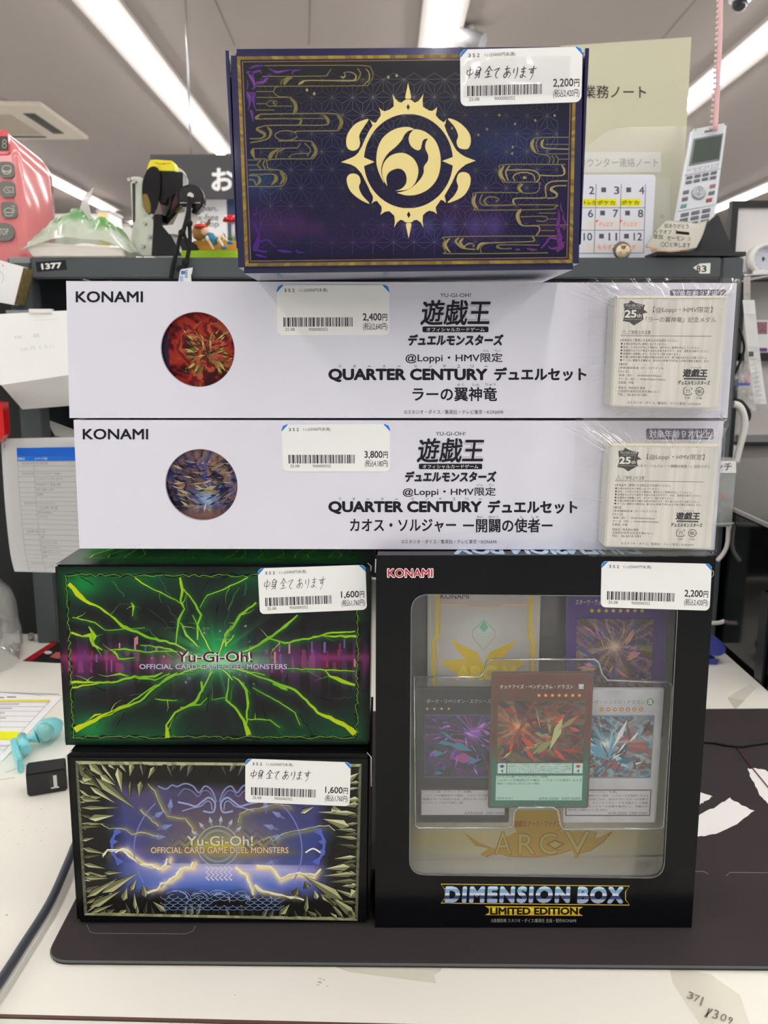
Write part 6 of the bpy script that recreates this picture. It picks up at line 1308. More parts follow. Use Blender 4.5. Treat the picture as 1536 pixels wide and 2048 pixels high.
# ---- tape dispenser with strap
YT = YK + .045; cc = ex(240, 290, 6.144); pt = lambda x, y, dy=0: P(240 + x / 6.144, 290 + y / 6.144, YT + dy)
BL_ = mat('black_gloss_plastic', (20, 20, 24), rough=.12, coat=.5); CRM = mat('cream_metal', (196, 200, 186), rough=.35, metal=.2)
tp_ = thing('tape_dispenser', 'black hand tape dispenser with yellow tape hanging in a cream metal bracket', 'tape dispenser', tuple(pt(560, 1360)))
def pr(nm, L, m, dy0, dy1, par=tp_, r=.0008, label=None):
    bm = BM(); prism(bm, [(pt(x, y, dy0).x, pt(x, y, dy0).z) for x, y in L], YT + dy0, YT + dy1)
    if r:
        try: bmesh.ops.bevel(bm, geom=[e for e in bm.edges if len(e.link_faces) == 2 and e.calc_face_angle(0) > .5], offset=r, segments=2, affect='EDGES', clamp_overlap=True)
        except Exception: pass
    return obj(nm, bm, m, par, label=label)
pr('bracket_post', [(125, 400), (150, 385), (250, 388), (275, 420), (275, 760), (330, 850), (300, 1000), (170, 1360), (130, 1360), (150, 950), (125, 440)], CRM, .012, .022)
pr('bracket_slot', [(150, 470), (185, 470), (185, 930), (160, 960)], mat('slot_shadow', (60, 58, 54), rough=.6), .0112, .0119, r=0)
pr('bracket_plate', [(310, 880), (415, 810), (418, 1250), (385, 1365), (170, 1365), (200, 1180)], CRM, .004, .008)
for x, y in ((110, 425), (180, 440), (125, 990), (300, 960), (390, 870), (360, 1120), (280, 1240)):
    bm = BM(); c_ = pt(x, y, 0); tube(bm, [c_ + Vector((0, .006, 0)), c_ + Vector((0, -.001, 0))], .0022, 8); obj('screw', bm, mat('steel'), tp_)
pr('side_cheek', smooth_pts([(270, 560), (285, 420), (340, 300), (410, 262), (475, 300), (490, 420), (480, 620), (420, 830), (345, 850), (290, 760)], 4, True), BL_, 0, .004)
pr('side_cheek', smooth_pts([(670, 270), (740, 290), (800, 350), (830, 450), (800, 500), (760, 480), (700, 420)], 4, True), mat('white_plastic'), .03, .034, label='white side disc')
bm = BM(); c0, c1 = pt(420, 480, .012), pt(770, 500, .03); 
prw = [(x, y) for x, y in ((460, 320), (770, 330), (775, 640), (640, 700), (480, 720))]; pr('drum', prw, BL_, .006, .03)
bm = BM(); pts = []
for k in range(9): a = math.radians(150 - 12 * k); pts.append((math.cos(a), math.sin(a)))
A_l, A_r = pt(335, 280, .02), pt(670, 320, .02); W_ = A_r.x - A_l.x
pr('tape_roll', [(330, 300), (345, 240), (372, 182), (430, 178), (640, 192), (660, 235), (672, 320), (480, 315)], mat('yellow_tape', (244, 214, 40), rough=.35), .004, .028, label='yellow tape roll')
p = Print(lambda x, y, l=0: pt(x, y, .004) - Vector((0, l, 0))); p.line([(430, 215), (500, 232), (620, 225)], 10, (236, 150, 40), .0005); p.line([(450, 262), (500, 265)], 6, (236, 170, 40), .0005); p.line([(530, 240), (550, 225)], 14, (236, 140, 40), .0005); p.build('roll_print', ink('printing_ink'), tp_)
pr('roll_side', [(275, 600), (330, 600), (375, 720), (380, 830), (340, 850), (285, 770)], mat('amber_core', (120, 100, 40), rough=.3), -.001, .001)
# curved chute and blade guard
bm = BM(); a, b = [], []
sec = [(470, 560, 720, 600, 500, 800), (540, 620, 740, 560, 520, 900)]
v = [pt(480, 700, .02), pt(700, 560, -.012), pt(735, 720, -.016), pt(520, 960, .006)]; hexa(bm, v + [q + Vector((.004, .008, -.002)) for q in v]); bevel(bm, .002, 3); obj('chute', bm, BL_, tp_)
pr('blade_guard', [(712, 700), (705, 600), (730, 530), (800, 490), (880, 480), (960, 505), (1010, 570), (1025, 650), (1020, 740), (930, 850), (860, 830), (900, 760), (740, 760)], BL_, -.022, -.006, r=.002)
pr('guard_face', [(735, 690), (730, 600), (760, 530), (880, 495), (980, 550), (1005, 640), (1005, 700)], mat('matt_black_plastic', (34, 34, 36), rough=.6), -.0225, -.0219, r=0)
for i in range(7):
    for x0 in (735, 870): x = x0 + i * 17; pr('blade_tooth', [(x, 705), (x + 8, 722), (x + 16, 705)], mat('blade_metal', (200, 196, 180), rough=.25, metal=.8), -.0245, -.0238, r=0)
pr('guard_slot', [(828, 640), (830, 600), (860, 578), (900, 600), (905, 640)], mat('soft_white_paper'), -.0240, -.0226, r=0)
pr('body', [(415, 850), (520, 850), (515, 1000), (620, 1100), (760, 1360), (385, 1365)], BL_, .0, .03)
pr('paper_backing', [(720, 840), (880, 800), (960, 900), (860, 1110), (600, 1090), (520, 990), (650, 980)], mat('backing_paper', (214, 212, 210), rough=.6), -.008, -.006, r=0, label='white backing paper strip')
pr('grip', [(700, 1120), (870, 1180), (945, 1235), (940, 1330), (770, 1335), (740, 1240)], mat('matt_black_plastic'), -.012, .006, r=.002)
bm = BM()
for L in ([(850, 640), (845, 760), (820, 900), (780, 1040), (735, 1140), (700, 1300), (650, 1480), (625, 1640)], [(870, 650), (850, 800), (850, 960), (860, 1100), (850, 1260), (825, 1400), (800, 1500), (740, 1530)], [(800, 980), (780, 1080), (820, 1180), (850, 1300)]):
    tube(bm, smooth_pts([tuple(pt(x, y, -.049 if y > 1200 else -.03 - .019 * max(0, (y - 640)) / 560)) for x, y in L], 4), .0024, 6)
for x, y in ((850, 960), (760, 1080), (735, 1520), (800, 1440)): ball(bm, pt(x, y, -.049), .0042, seg=8)
obj('wrist_strap', bm, mat('black_cord', (22, 22, 24), rough=.85), tp_)
tg = pr('strap_tag', [(740, 1530), (895, 1505), (885, 1570), (870, 1600), (880, 1690), (715, 1690)], mat('tag_white', (214, 218, 222), rough=.5), -.052, -.0515, r=0, label='white and blue tag on the strap')
p = Print(lambda x, y, l=0: pt(x, y, -.052) - Vector((0, l, 0))); p.quad(750, 1545, 800, 1590, (70, 110, 180), .0002); p.quad(735, 1610, 775, 1680, (150, 180, 215), .0002); [p.quad(800 + 0, 1540 + 25 * i, 830, 1553 + 25 * i, (60, 70, 100), .0002) for i in range(4)]; p.build('tag_print', ink('printing_ink'), tg)

# ---- garden figurine
YF = YK + .03; ft = lambda x, y, dy=0: P(240 + x / 6.144, 290 + y / 6.144, YF + dy)
base = thing('planter_ornament', 'toy garden ornament with a wooden planter and green grass beside the purple box', 'ornament', tuple(ft(1080, 1362)))
X0f, X1f, Z0f, Z1f = rect_px(362, 501, 474, 512, YF); boxo('grass_base', X0f, X1f, YF, YF + .06, ZT + .0005, Z1f, mat('lime_flock', (160, 200, 52), rough=.95, bump=.8, bscale=400), base, r=.001)
X0f, X1f, _, Zp = rect_px(385, 481, 474, 500, YF + .012); boxo('wooden_planter', X0f, X1f, YF + .014, YF + .045, Z1f, Zp, mat('orange_wood', (200, 142, 62), rough=.6, var=.15, vscale=60, stretch=(1, 1, 8)), base, r=.0008)
bm = BM(); r = random.Random(3)
for i in range(70):
    c_ = Vector((r.uniform(X0f + .002, X1f), YF + r.uniform(.02, .04), Zp)); t_ = c_ + Vector((r.uniform(-.005, .005), r.uniform(-.004, .004), r.uniform(.004, .012))); d_ = Vector((.0009, 0, 0))
    q = [bm.verts.new(z) for z in (c_ - d_, c_ + d_, t_)]; bm.faces.new(q)
o = obj('grass_blades', bm, mat('leaf_green', (56, 122, 52), rough=.7), base); o['kind'] = 'stuff'
fig = thing('girl_figurine', 'tiny girl figurine in a blue dress reclining against a planter', 'figurine', tuple(ft(1150, 1300)))
def skin(nm, nodes, edges, m, par, sub=2):
    me = bpy.data.meshes.new(nm); me.from_pydata([tuple(p[0]) for p in nodes], edges, []); o = link(nm, me, par); me.materials.append(m)
    md = o.modifiers.new('skin', 'SKIN'); 
    for v, p in zip(me.skin_vertices[0].data, nodes): v.radius = (p[1], p[1])
    me.skin_vertices[0].data[0].use_root = True; sb = o.modifiers.new('sub', 'SUBSURF'); sb.levels = sb.render_levels = sub; md.use_smooth_shade = True; return o
SK = mat('figurine_skin', (226, 190, 160), rough=.4); BLU = mat('figurine_blue', (52, 128, 160), rough=.4)
u = .001
N = [(ft(1165, 1160, -.004), 3.6 * u), (ft(1110, 1120, -.003), 3.8 * u), (ft(1065, 1075, -.002), 1.6 * u), (ft(1045, 1062, -.002), 4.6 * u),
     (ft(1215, 1190, -.006), 2.4 * u), (ft(1250, 1120, -.010), 1.0 * u), (ft(1200, 1140, -.006), 2.2 * u), (ft(1240, 1200, -.010), 2.0 * u), (ft(1270, 1250, -.012), 1.3 * u),
     (ft(1245, 1120, -.004), 2.2 * u), (ft(1300, 1165, -.005), 1.8 * u), (ft(1350, 1200, -.006), 1.2 * u), (ft(1085, 1160, -.006), 1.7 * u), (ft(1115, 1220, -.009), 1.3 * u), (ft(1150, 1285, -.011), 1.1 * u)]
skin('body', N, [(0, 1), (1, 2), (2, 3), (0, 6), (6, 7), (7, 8), (6, 9), (9, 10), (10, 11), (1, 12), (12, 13), (13, 14)], SK, fig)
bm = BM(); d = (ft(1200, 1180, -.005) - ft(1080, 1080, -.003)); tube(bm, [ft(1080, 1095, -.004), ft(1110, 1120, -.0045), ft(1160, 1160, -.005), ft(1190, 1190, -.006)], [.0025, .0046, .0046, .0058], 12); obj('dress', bm, BLU, fig)
bm = BM(); ball(bm, ft(1075, 1150, -.007), .0026, (1, 1, 1.3)); obj('sleeve', bm, mat('figurine_white', (220, 220, 220)), fig)
bm = BM(); ball(bm, ft(985, 1075, .001), .0085, (1.1, .9, 1.0)); ball(bm, ft(945, 1110, .0), .005); obj('hair', bm, mat('figurine_brown', (156, 112, 58), rough=.5, bump=.5, bscale=300), fig)
bm = BM(); ball(bm, ft(1045, 1062, -.003), .0052); obj('face', bm, SK, fig)
bm = BM(); lathe(bm, [(0, .003), (.006, .002), (.0082, -.0005), (.007, -.002), (0, -.002)], ft(990, 1000, -.002), n=16); obj('red_beret', bm, mat('figurine_red', (214, 60, 38), rough=.4), fig)
bm = BM(); v = [ft(1035, 1010, .002), ft(1075, 930, .002), ft(1110, 895, .002), ft(1105, 960, .002), ft(1060, 1010, .002)]; prism(bm, [(q.x, q.z) for q in v], YF + .002, YF + .0045); obj('feather', bm, mat('feather_brown', (110, 76, 52), rough=.6), fig)
for x, y in ((1275, 1258), (1352, 1200)):
    bm = BM(); ball(bm, ft(x, y, -.011 if x < 1300 else -.006), .0024, (1.6, 1, .9)); obj('shoe', bm, BLU, fig)
mu = thing('toy_mushroom', 'tiny red toadstool ornament half hidden behind the left edge of the purple box', 'ornament', tuple(ft(1370, 1200, .03)))
bm = BM(); lathe(bm, [(0, .006), (.006, .005), (.010, 0), (.010, -.002), (0, -.003)], ft(1365, 920, .03), n=18); obj('cap', bm, mat('toy_red', (196, 34, 40), rough=.25), mu)
bm = BM(); tube(bm, [ft(1385, 940, .03), Vector((ft(1385, 940, .03).x, YF + .03, Zp))], .0022, 8); obj('stalk', bm, mat('figurine_white'), mu)

# ---- right end: notebook, calendar board, hedgehog, phone
Yn = YK + .12; nb = thing('notebook', 'cream covered notebook standing behind the purple box, titled in Japanese', 'notebook', tuple(P(1250, 515, Yn)))
NB = [(1120, 92), (1383, 74), (1358, 530), (1120, 530)]; v = [P(x, y, Yn) for x, y in NB]; v[2].z = v[3].z = ZT + .0006
bm = BM(); hexa(bm, v + [q + Vector((0, .004, 0)) for q in v]); obj('cover', bm, mat('cream_cover', (196, 194, 168), rough=.45, var=.03, vscale=30), nb)
p = Print(onY(Yn)); p.text('業務ノート', 1167, 171, 1292, 197, (46, 42, 38), .0003, .012)
p.text('サトウ☆', 1300, 430, 1330, 441, (150, 146, 128), .0003) if False else None
p.build('title_lettering', ink('printing_ink'), nb)
p = Print(onY(Yn - .0004)); p.quad(1120, 304, 1322, 345, (212, 212, 204), .0002); p.text('カウンター連絡ノート', 1158, 316, 1316, 334, (140, 140, 140), .0004, .0); p.quad(1300, 357, 1340, 500, (202, 202, 186), .0003)
st = [(1324 + (4 if k % 2 == 0 else 1.8) * math.cos(k * .6283 - 1.571), 433 + (4 if k % 2 == 0 else 1.8) * math.sin(k * .6283 - 1.571)) for k in range(10)]; p.line(st, .8, (120, 118, 110), .0005, True)
p.build('counter_note_label', ink('printing_ink'), nb, label='white label with grey Japanese writing')
pts = [P(x, y, Yn - .006) for x, y in ((1120, 300), (1178, 290), (1215, 262), (1250, 254), (1383, 252))]; bm = BM(); w_ = []
for q in pts: w_.append((bm.verts.new(q), bm.verts.new(Vector((q.x, q.y + .001, ZT + .0006)))))
for a, b in zip(w_, w_[1:]): bm.faces.new((a[0], b[0], b[1], a[1]))
obj('clear_pocket', bm, film('pocket_film', gloss=.06, rough=.15, haze=.10), nb)
Yc = YK + .05; cal = thing('calendar_board', 'white plastic board of numbered squares with yellow and red labels', 'board', tuple(P(1230, 513, Yc)))
A, B = P(1120, 349, Yc), P(1303, 513, Yc); bm = BM(); prism(bm, rrect(A.x, ZT + .0006, B.x, A.z, .004, 5), Yc, Yc + .008); bevel_ = bmesh.ops.bevel(bm, geom=[e for e in bm.edges if len(e.link_faces) == 2 and e.calc_face_angle(0) > 1.2], offset=.0012, segments=2, affect='EDGES'); obj('board', bm, mat('white_board_plastic', (212, 214, 224), rough=.3), cal)
p = Print(onY(Yc)); G = (110, 114, 128); N_ = (66, 72, 92)
p.quad(1120, 369, 1290, 507, (214, 216, 226), .0001)
for (x0, y0), (x1, y1) in (((1192.3, 368), (1188, 507)), ((1242.4, 368), (1238, 507)), ((1291, 368), (1287, 507)), ((1120, 415.4), (1291, 415.4)), ((1120, 460.5), (1289, 460.5)), ((1120, 507), (1287, 506))): p.line([(x0, y0), (x1, y1)], 1.3, G, .0002)
for rI, row in enumerate((('2', '3', '4'), ('6', '7', '8'), ('10', '11', '12'))):
    for cI, t in enumerate(row):
        x1 = (1188.5, 1238.5, 1288.5)[cI] - rI * 2.2; y = 373 + rI * 46.3; w = 10.5 if len(t) == 1 else 17; p.text(t, x1 - w, y, x1, y + 15.5, N_, .0002, .02)
        if cI: p.quad(x1 - 36, y + 2, x1 - 26.5, y + 11.5, (84, 86, 96), .0002)
        yl = (398, 441, 487)[rI]; xa = (1178, 1193.5, 1241.5)[cI] - rI * 2
        if rI == 0: p.quad(xa - (12 if cI == 0 else 1.5), yl, xa + (13 if cI == 0 else 40), yl + 14, (236, 216, 20), .0002); p.text(('トレカ', 'ポケカ', 'ポケカ')[cI], xa - (10 if cI == 0 else -1), yl + 3, xa + (13 if cI == 0 else 36), yl + 11.5, (60, 50, 20), .0003, .03)
        else: p.quad(xa - 1, yl, xa + (13 if cI == 0 else 44), yl + 14, (222, 212, 206), .0002); cI and p.text((('デュエマ',) * 3, ('もらず',) * 3)[rI - 1][cI], xa + 6 - (10 if cI == 0 else 0), yl + 3, xa + 34, yl + 12, (214, 96, 80), .0003, .01)
        if rI == 1 and cI: p.poly([(xa, yl), (xa + 6, yl - 2), (xa + 1, yl + 5)], (224, 50, 40), .00035)
p.build('board_printing', ink('printing_ink'), cal)
Yh = YK + .02; hg = thing('hedgehog_figurine', 'tiny hedgehog figurine standing before the numbered board', 'figurine', tuple(P(1246, 512, Yh)))
hc = P(1246, 498, Yh); hs = (P(1264, 498, Yh).x - P(1228, 498, Yh).x) / 2; zc = (ZT + P(1246, 482, Yh).z) / 2; hz = P(1246, 482, Yh).z - zc
bm = BM(); ball(bm, (hc.x, Yh + .004, zc), 1, (hs, .007, hz), 16)
r = random.Random(2)
for i in range(90):
    a, b_ = r.uniform(0, 6.28), r.uniform(-.2, 1.4); d = Vector((math.cos(a) * math.cos(b_), abs(math.sin(a)) * math.cos(b_) + .15, math.sin(b_))); q = Vector((hc.x + d.x * hs * .95, Yh + .004 + d.y * .0065, zc + d.z * hz * .95)); tube(bm, [q, q + Vector((d.x * .0016, d.y * .0016, d.z * .0016))], [.0005, .0001], 4)
obj('spines', bm, mat('hedgehog_grey', (104, 96, 86), rough=.8), hg)
bm = BM(); ball(bm, (hc.x, Yh - .0008, zc - hz * .12), 1, (hs * .82, .0048, hz * .78), 14); obj('belly', bm, mat('hedgehog_cream', (222, 206, 176), rough=.6), hg)
bm = BM(); ball(bm, (hc.x - .001, Yh - .005, zc + hz * .3), .0026, (1.1, 1.3, .9), 10); obj('snout', bm, mat('hedgehog_tan', (176, 140, 104), rough=.6), hg)
for dx in (-.0035, .002): bm = BM(); ball(bm, (hc.x + dx, Yh - .0053, zc + hz * .42), .0007, seg=8); obj('eye', bm, mat('bead_black', (16, 14, 14), rough=.2), hg)
bm = BM(); ball(bm, (hc.x - .001, Yh - .0086, zc + hz * .34), .0008, seg=8); obj('nose', bm, mat('bead_black'), hg)
for dx in (-.004, .004): bm = BM(); ball(bm, (hc.x + dx, Yh - .0058, zc - hz * .3), .0013, (1, 1, .7), 8); obj('paw', bm, mat('hedgehog_pink', (206, 150, 134), rough=.6), hg)
# phone on its charger
Yp_ = YK + .03; ph = thing('cordless_phone', 'silver cordless phone handset leaning in a black charger', 'phone', tuple(P(1390, 470, Yp_)))
Q = [(1381, 257), (1455, 243), (1425, 470), (1340, 486)]; dyt = .03
v = [P(*Q[0], Yp_ + dyt), P(*Q[1], Yp_ + dyt), P(*Q[2], Yp_), P(*Q[3], Yp_)]; nrm = (v[1] - v[0]).cross(v[3] - v[0]).normalized(); nrm = nrm if nrm.y < 0 else -nrm
bk = -nrm * .018 + Vector((.004, 0, 0))
SV = mat('silver_plastic', (206, 210, 216), rough=.3, metal=.15); bm = BM(); hexa(bm, v + [q + bk for q in v]); bevel(bm, .003, 3); obj('handset', bm, SV, ph)
def pm(u, w, l=0): q = (v[0] * (1 - u) + v[1] * u) * (1 - w) + (v[3] * (1 - u) + v[2] * u) * w; return q + nrm * l
def pq(nm, u0, w0, u1, w1, th, m, par=ph, r=.0005, label=None):
    bm = BM(); a = [pm(u0, w0, th), pm(u1, w0, th), pm(u1, w1, th), pm(u0, w1, th), pm(u0, w0, 0), pm(u1, w0, 0), pm(u1, w1, 0), pm(u0, w1, 0)]; hexa(bm, a); bevel(bm, r, 1); return obj(nm, bm, m, par, label=label)
pq('screen_frame', .13, .10, .93, .34, .0006, mat('grey_plastic', (120, 124, 128), rough=.3)); pq('screen', .17, .115, .90, .325, .0009, mat('lcd_green', (78, 88, 82), rough=.12))
pq('earpiece', .40, .045, .62, .065, .0008, mat('grey_plastic')); p = Print(pm); p.text('ﾊﾟﾜｰﾎﾞｲｽ ﾄｰｸ', .12, .365, .92, .385, (90, 92, 96), .0004); p.text('ｷｬｯﾁ ｽﾋﾟｰｶｰﾎﾝ', .3, .39, .9, .405, (90, 92, 96), .0004); p.build('key_legend', ink('printing_ink'), ph)
KEY = mat('dark_keys', (104, 104, 110), rough=.4)
for rI in range(2):
    for cI in range(4): pq('key', .12 + cI * .205, .43 + rI * .042, .28 + cI * .205, .457 + rI * .042, .0012, KEY)
bm = BM(); c_ = pm(.5, .60, .0008); R_ = (pm(.5, 0) - pm(.68, 0)).length; ax = (v[1] - v[0]).normalized(); ay = nrm.cross(ax)
ring = [[bm.verts.new(c_ + (ax * math.cos(a) + ay * math.sin(a)) * rr2 + nrm * h) for a in [k * 6.2832 / 28 for k in range(28)]] for rr2, h in ((R_, 0), (R_, .001), (R_ * .55, .0014), (R_ * .5, .0008), (R_ * .42, .0016), (R_ * .05, .0018))]
for a, b in zip(ring, ring[1:]):
    for k in range(28): bm.faces.new((a[k], a[(k + 1) % 28], b[(k + 1) % 28], b[k])).smooth = True
obj('navigation_ring', bm, mat('grey_silver', (160, 164, 168), rough=.3, metal=.4), ph)
for u0, w0, c_ in ((.1, .555, KEY), (.1, .615, KEY), (.1, .675, mat('teal_key', (90, 140, 140), rough=.4)), (.76, .545, mat('rose_key', (150, 110, 118), rough=.4)), (.76, .605, KEY), (.72, .665, mat('red_key', (150, 70, 74), rough=.4))): pq('key', u0, w0, u0 + .15, w0 + .033, .0012, c_)
for rI in range(4):
    for cI in range(3): pq('key', .14 + cI * .26, .755 + rI * .047, .34 + cI * .26, .787 + rI * .047, .0012, KEY)
pq('green_light', .13, .005, .17, .03, .0003, mat('green_mark', (90, 190, 90)), r=.0001)
pq('keypad_outline', .06, .415, .98, .418, .0006, mat('grey_plastic'), r=.0001); pq('keypad_outline', .06, .73, .98, .733, .0006, mat('grey_plastic'), r=.0001)
chg = thing('phone_charger', 'black wedge shaped charger stand under the cordless phone', 'charger', tuple(P(1400, 514, Yp_)))
CK = mat('matt_charcoal', (46, 47, 50), rough=.55)
bm = BM(); L = [(1302, 511), (1350, 507), (1400, 500), (1412, 450), (1434, 430), (1440, 440), (1468, 506), (1472, 512)]; prism(bm, [(P(x, y, Yp_ - .014).x, max(ZT + .0006, P(x, y, Yp_ - .014).z)) for x, y in L], Yp_ - .014, Yp_ - .006); obj('cradle_wing', bm, CK, chg)
bm = BM(); L = [(1300, 508), (1475, 508), (1475, 516), (1300, 516)]; prism(bm, [(P(x, y, Yp_).x, max(ZT + .0006, P(x, y, Yp_).z)) for x, y in L], Yp_ - .024, Yp_ + .09); obj('base', bm, CK, chg)
bm = BM(); L = [(1385, 511), (1395, 470), (1434, 430), (1465, 505)]; prism(bm, [(P(x, y, Yp_ + .05).x, max(ZT + .0006, P(x, y, Yp_ + .05).z)) for x, y in L], Yp_ + .046, Yp_ + .054); obj('cradle_wing', bm, CK, chg)
# curled memo in front of the charger
Ym = YK - .0; c2 = lambda x, y: (1150 + x / 4.654, 300 + y / 4.654)
memo = thing('paper_memo', 'curled white paper memo with Japanese writing leaning on the phone charger', 'memo', tuple(P(1345, 507, Ym)))
MG = [[(650, 900), (760, 740), (850, 650)], [(760, 935), (900, 780), (960, 660)], [(900, 950), (1000, 800), (1060, 665)], [(1060, 925), (1080, 800), (1130, 680)], [(1130, 910), (1190, 790), (1235, 650)]]; MY = [-.02, -.006, -.018, -.022, -.016]
bm = BM(); nr = []
for col, dy in zip(MG, MY):
    s = smooth_pts([(*c2(*q), 0) for q in col], 5); nr.append([P(a, b, Ym + dy + .02 * k / len(s)) for k, (a, b, _) in enumerate(s)])
grid = [smooth_pts([tuple(nr[c][k]) for c in range(5)], 6) for k in range(len(nr[0]))]
vv = [[bm.verts.new(q) for q in row] for row in grid]
for a, b in zip(vv, vv[1:]):
    for i in range(len(a) - 1): bm.faces.new((a[i], a[i + 1], b[i + 1], b[i])).smooth = True
bmesh.ops.solidify(bm, geom=list(bm.faces), thickness=.0003); obj('sheet', bm, mat('memo_paper', (226, 222, 212), rough=.7), memo)
def onmemo(x, y, l=0):
    X, Y_ = x, y; return P(*c2(X, Y_), Ym - .0245 - l)
p = Print(onmemo)
for t, x0, y0, x1, y1 in (('話ありがとう', 832, 686, 1058, 728), ('ックオフ', 745, 742, 895, 782), ('草加', 730, 785, 818, 830), ('セーモン', 858, 800, 1018, 842), ('コ', 1048, 815, 1072, 842), ('〇〇と申します', 798, 860, 1075, 905)): p.text(t, x0, y0, x1, y1, (44, 42, 48), 0, .015, rot=1.5)
p.poly([(928, 745), (960, 755), (1062, 765), (1066, 792), (990, 785), (930, 778), (945, 762)], (20, 18, 22), 0); p.line([(655, 905), (765, 925), (700, 935), (850, 945), (1060, 930)], 5, (226, 120, 70), 0)
p.build('writing', ink('printing_ink'), memo)
# pink beaded strap hanging from the ceiling
Ys_ = YK + .05; bd = thing('beaded_strap', 'pink beaded strap hanging down behind the cordless phone', 'strap', tuple(P(1428, 250, Ys_)))
bm = BM(); pp = [P(1441, -40, Ys_), P(1440, 60, Ys_), P(1436, 160, Ys_), P(1430, 262, Ys_)]; tube(bm, smooth_pts([tuple(q) for q in pp], 5), .0028, 6); obj('ribbon', bm, mat('pale_pink_ribbon', (222, 180, 184), rough=.5), bd)
bm = BM()
for i in range(26): t = i / 25; q = P(1434 - 14 * t ** 1.5 + 2, -20 + 275 * t, Ys_); ball(bm, q, .0019, seg=6)
o = obj('beads', bm, mat('clear_pink_bead', (216, 190, 188), rough=.2), bd); o['kind'] = 'stuff'
bm = BM(); q = P(1441, -40, Ys_); tube(bm, [q, Vector((q.x, q.y, CEIL))], .001, 5); obj('hanging_cord', bm, mat('pale_pink_ribbon'), bd)
# ================================================================== left side papers and counter things
PAP = mat('white_paper', (226, 226, 224), rough=.7)
YQ = YK - .03
ck = thing('card_holder', 'white paper pocket with torn brown edge hooked on the left upright', 'pocket', tuple(P(20, 605, YQ)))
bm = BM(); L = [P(-40, 510, YQ), P(47, 534, YQ), P(28, 610, YQ), P(-40, 598, YQ)]; hexa(bm, L + [q + Vector((.0, .012, 0)) for q in L]); obj('sleeve', bm, PAP, ck)
bm = BM(); L = [P(47, 536, YQ), P(48, 550, YQ + .008), P(33, 608, YQ + .008), P(29, 609, YQ)]; hexa(bm, L + [q + Vector((.002, .02, 0)) for q in L]); obj('torn_edge', bm, mat('torn_card', (120, 104, 66), rough=.9, bump=1, bscale=300, var=.6, vscale=200), ck)
p = Print(onY(YQ)); p.line(circ(-1, 555, 8, 12, 16, -90, 60), .8, (170, 170, 172), .0002); p.poly(circ(6, 531, 1.6, n=8), (150, 150, 152), .0002); p.build('pencil_mark', ink('printing_ink'), ck)
wb = thing('paper_folder', 'large blank white folded paper pocket with faint pencil writing left of the upper long box', 'folder', tuple(P(70, 770, YQ)))
bm = BM(); L = [P(-60, 627, YQ - .02), P(150, 620, YQ - .02), P(150, 748, YQ - .035), P(2, 770, YQ - .035)]; L[0] = P(0, 628, YQ - .02); hexa(bm, L + [q + Vector((0, .002, 0)) for q in L]); obj('front_sheet', bm, PAP, wb)
bm = BM(); L = [P(2, 770, YQ - .035), P(150, 748, YQ - .035), P(160, 810, YQ + .025), P(45, 819, YQ + .025)]; hexa(bm, L + [q + Vector((0, .001, .001)) for q in L]); obj('lower_flap', bm, PAP, wb)
bm = BM(); L = [P(-60, 620, YQ - .02), P(0, 628, YQ - .02), P(2, 770, YQ - .035), P(-60, 780, YQ - .02)]; hexa(bm, L + [q + Vector((0, .002, 0)) for q in L]); obj('side_fold', bm, PAP, wb)
boxo('clip', P(60, 622, YQ - .02).x, P(105, 622, YQ - .02).x, YQ - .023, YQ - .016, P(80, 626, YQ - .02).z, P(80, 618, YQ - .02).z, mat('white_plastic'), wb)
boxo('hanger', P(10, 622, YQ - .02).x, P(60, 622, YQ - .02).x, YQ - .018, YK - .001, P(80, 627, YQ - .02).z, P(80, 620, YQ - .02).z, mat('grey_plastic', (120, 124, 128), rough=.3), wb)
p = Print(onquad3(L0 := [P(0, 628, YQ - .021), P(150, 620, YQ - .021), P(150, 748, YQ - .036), P(2, 770, YQ - .036)], (0, -1, 0)))
p.text('750', .19, .33, .29, .37, (190, 190, 188), .0006, 0, res=2); p.text('RR', .45, .32, .53, .38, (196, 196, 194), .0006, 0, res=2); p.text('165 円 ぐらい', .28, .5, .72, .56, (196, 196, 194), .0006, 0, res=2); p.line([(.45, .12), (.78, .125)], .006, (206, 206, 204), .0006); p.build('pencil_writing', ink('printing_ink'), wb)
ls = thing('printed_list', 'printed paper list with a blue header hanging left of the lower long box', 'paper', tuple(P(70, 1140, YQ)))
c4 = lambda x, y: (x / 4.656, 860 + y / 4.656)
rows = [(5, 100), (20, 300), (38, 600), (60, 850), (95, 1150), (135, 1318)]; NC = 10; ng = []
left = smooth_pts(rows, 4); Yl = lambda t: YQ - .03 + .035 * math.sin(t * 2.2) * .4
bm = BM(); vv = []
def lm(u, w, l=0):
    k = w * (len(left) - 1); i = min(int(k), len(left) - 2); t = k - i; x = left[i][0] * (1 - t) + left[i + 1][0] * t; y = left[i][1] * (1 - t) + left[i + 1][1] * t
    xx = x + u * 760; yy = y + u * (20 if w > .5 else -15 + 35 * w * 2 * .5); return P(*c4(xx, yy - (20 * (1 - w))), YQ - .012 - .022 * w + .002 * math.sin(u * 5)) - Vector((0, l, 0))
for j in range(17): vv.append([bm.verts.new(lm(i / 10, j / 16)) for i in range(11)])
for a, b in zip(vv, vv[1:]):
    for i in range(10): bm.faces.new((a[i], a[i + 1], b[i + 1], b[i])).smooth = True
bmesh.ops.solidify(bm, geom=list(bm.faces), thickness=-.0002); obj('sheet', bm, PAP, ls)
p = Print(lm); K = (110, 112, 118); du = 1.02 / 1.0
def band(u0, w0, u1, w1, c, l):
    n = 8
    for i in range(n): a = u0 + (u1 - u0) * i / n; b = u0 + (u1 - u0) * (i + 1) / n; p.quad(a, w0, b, w1, c, l)
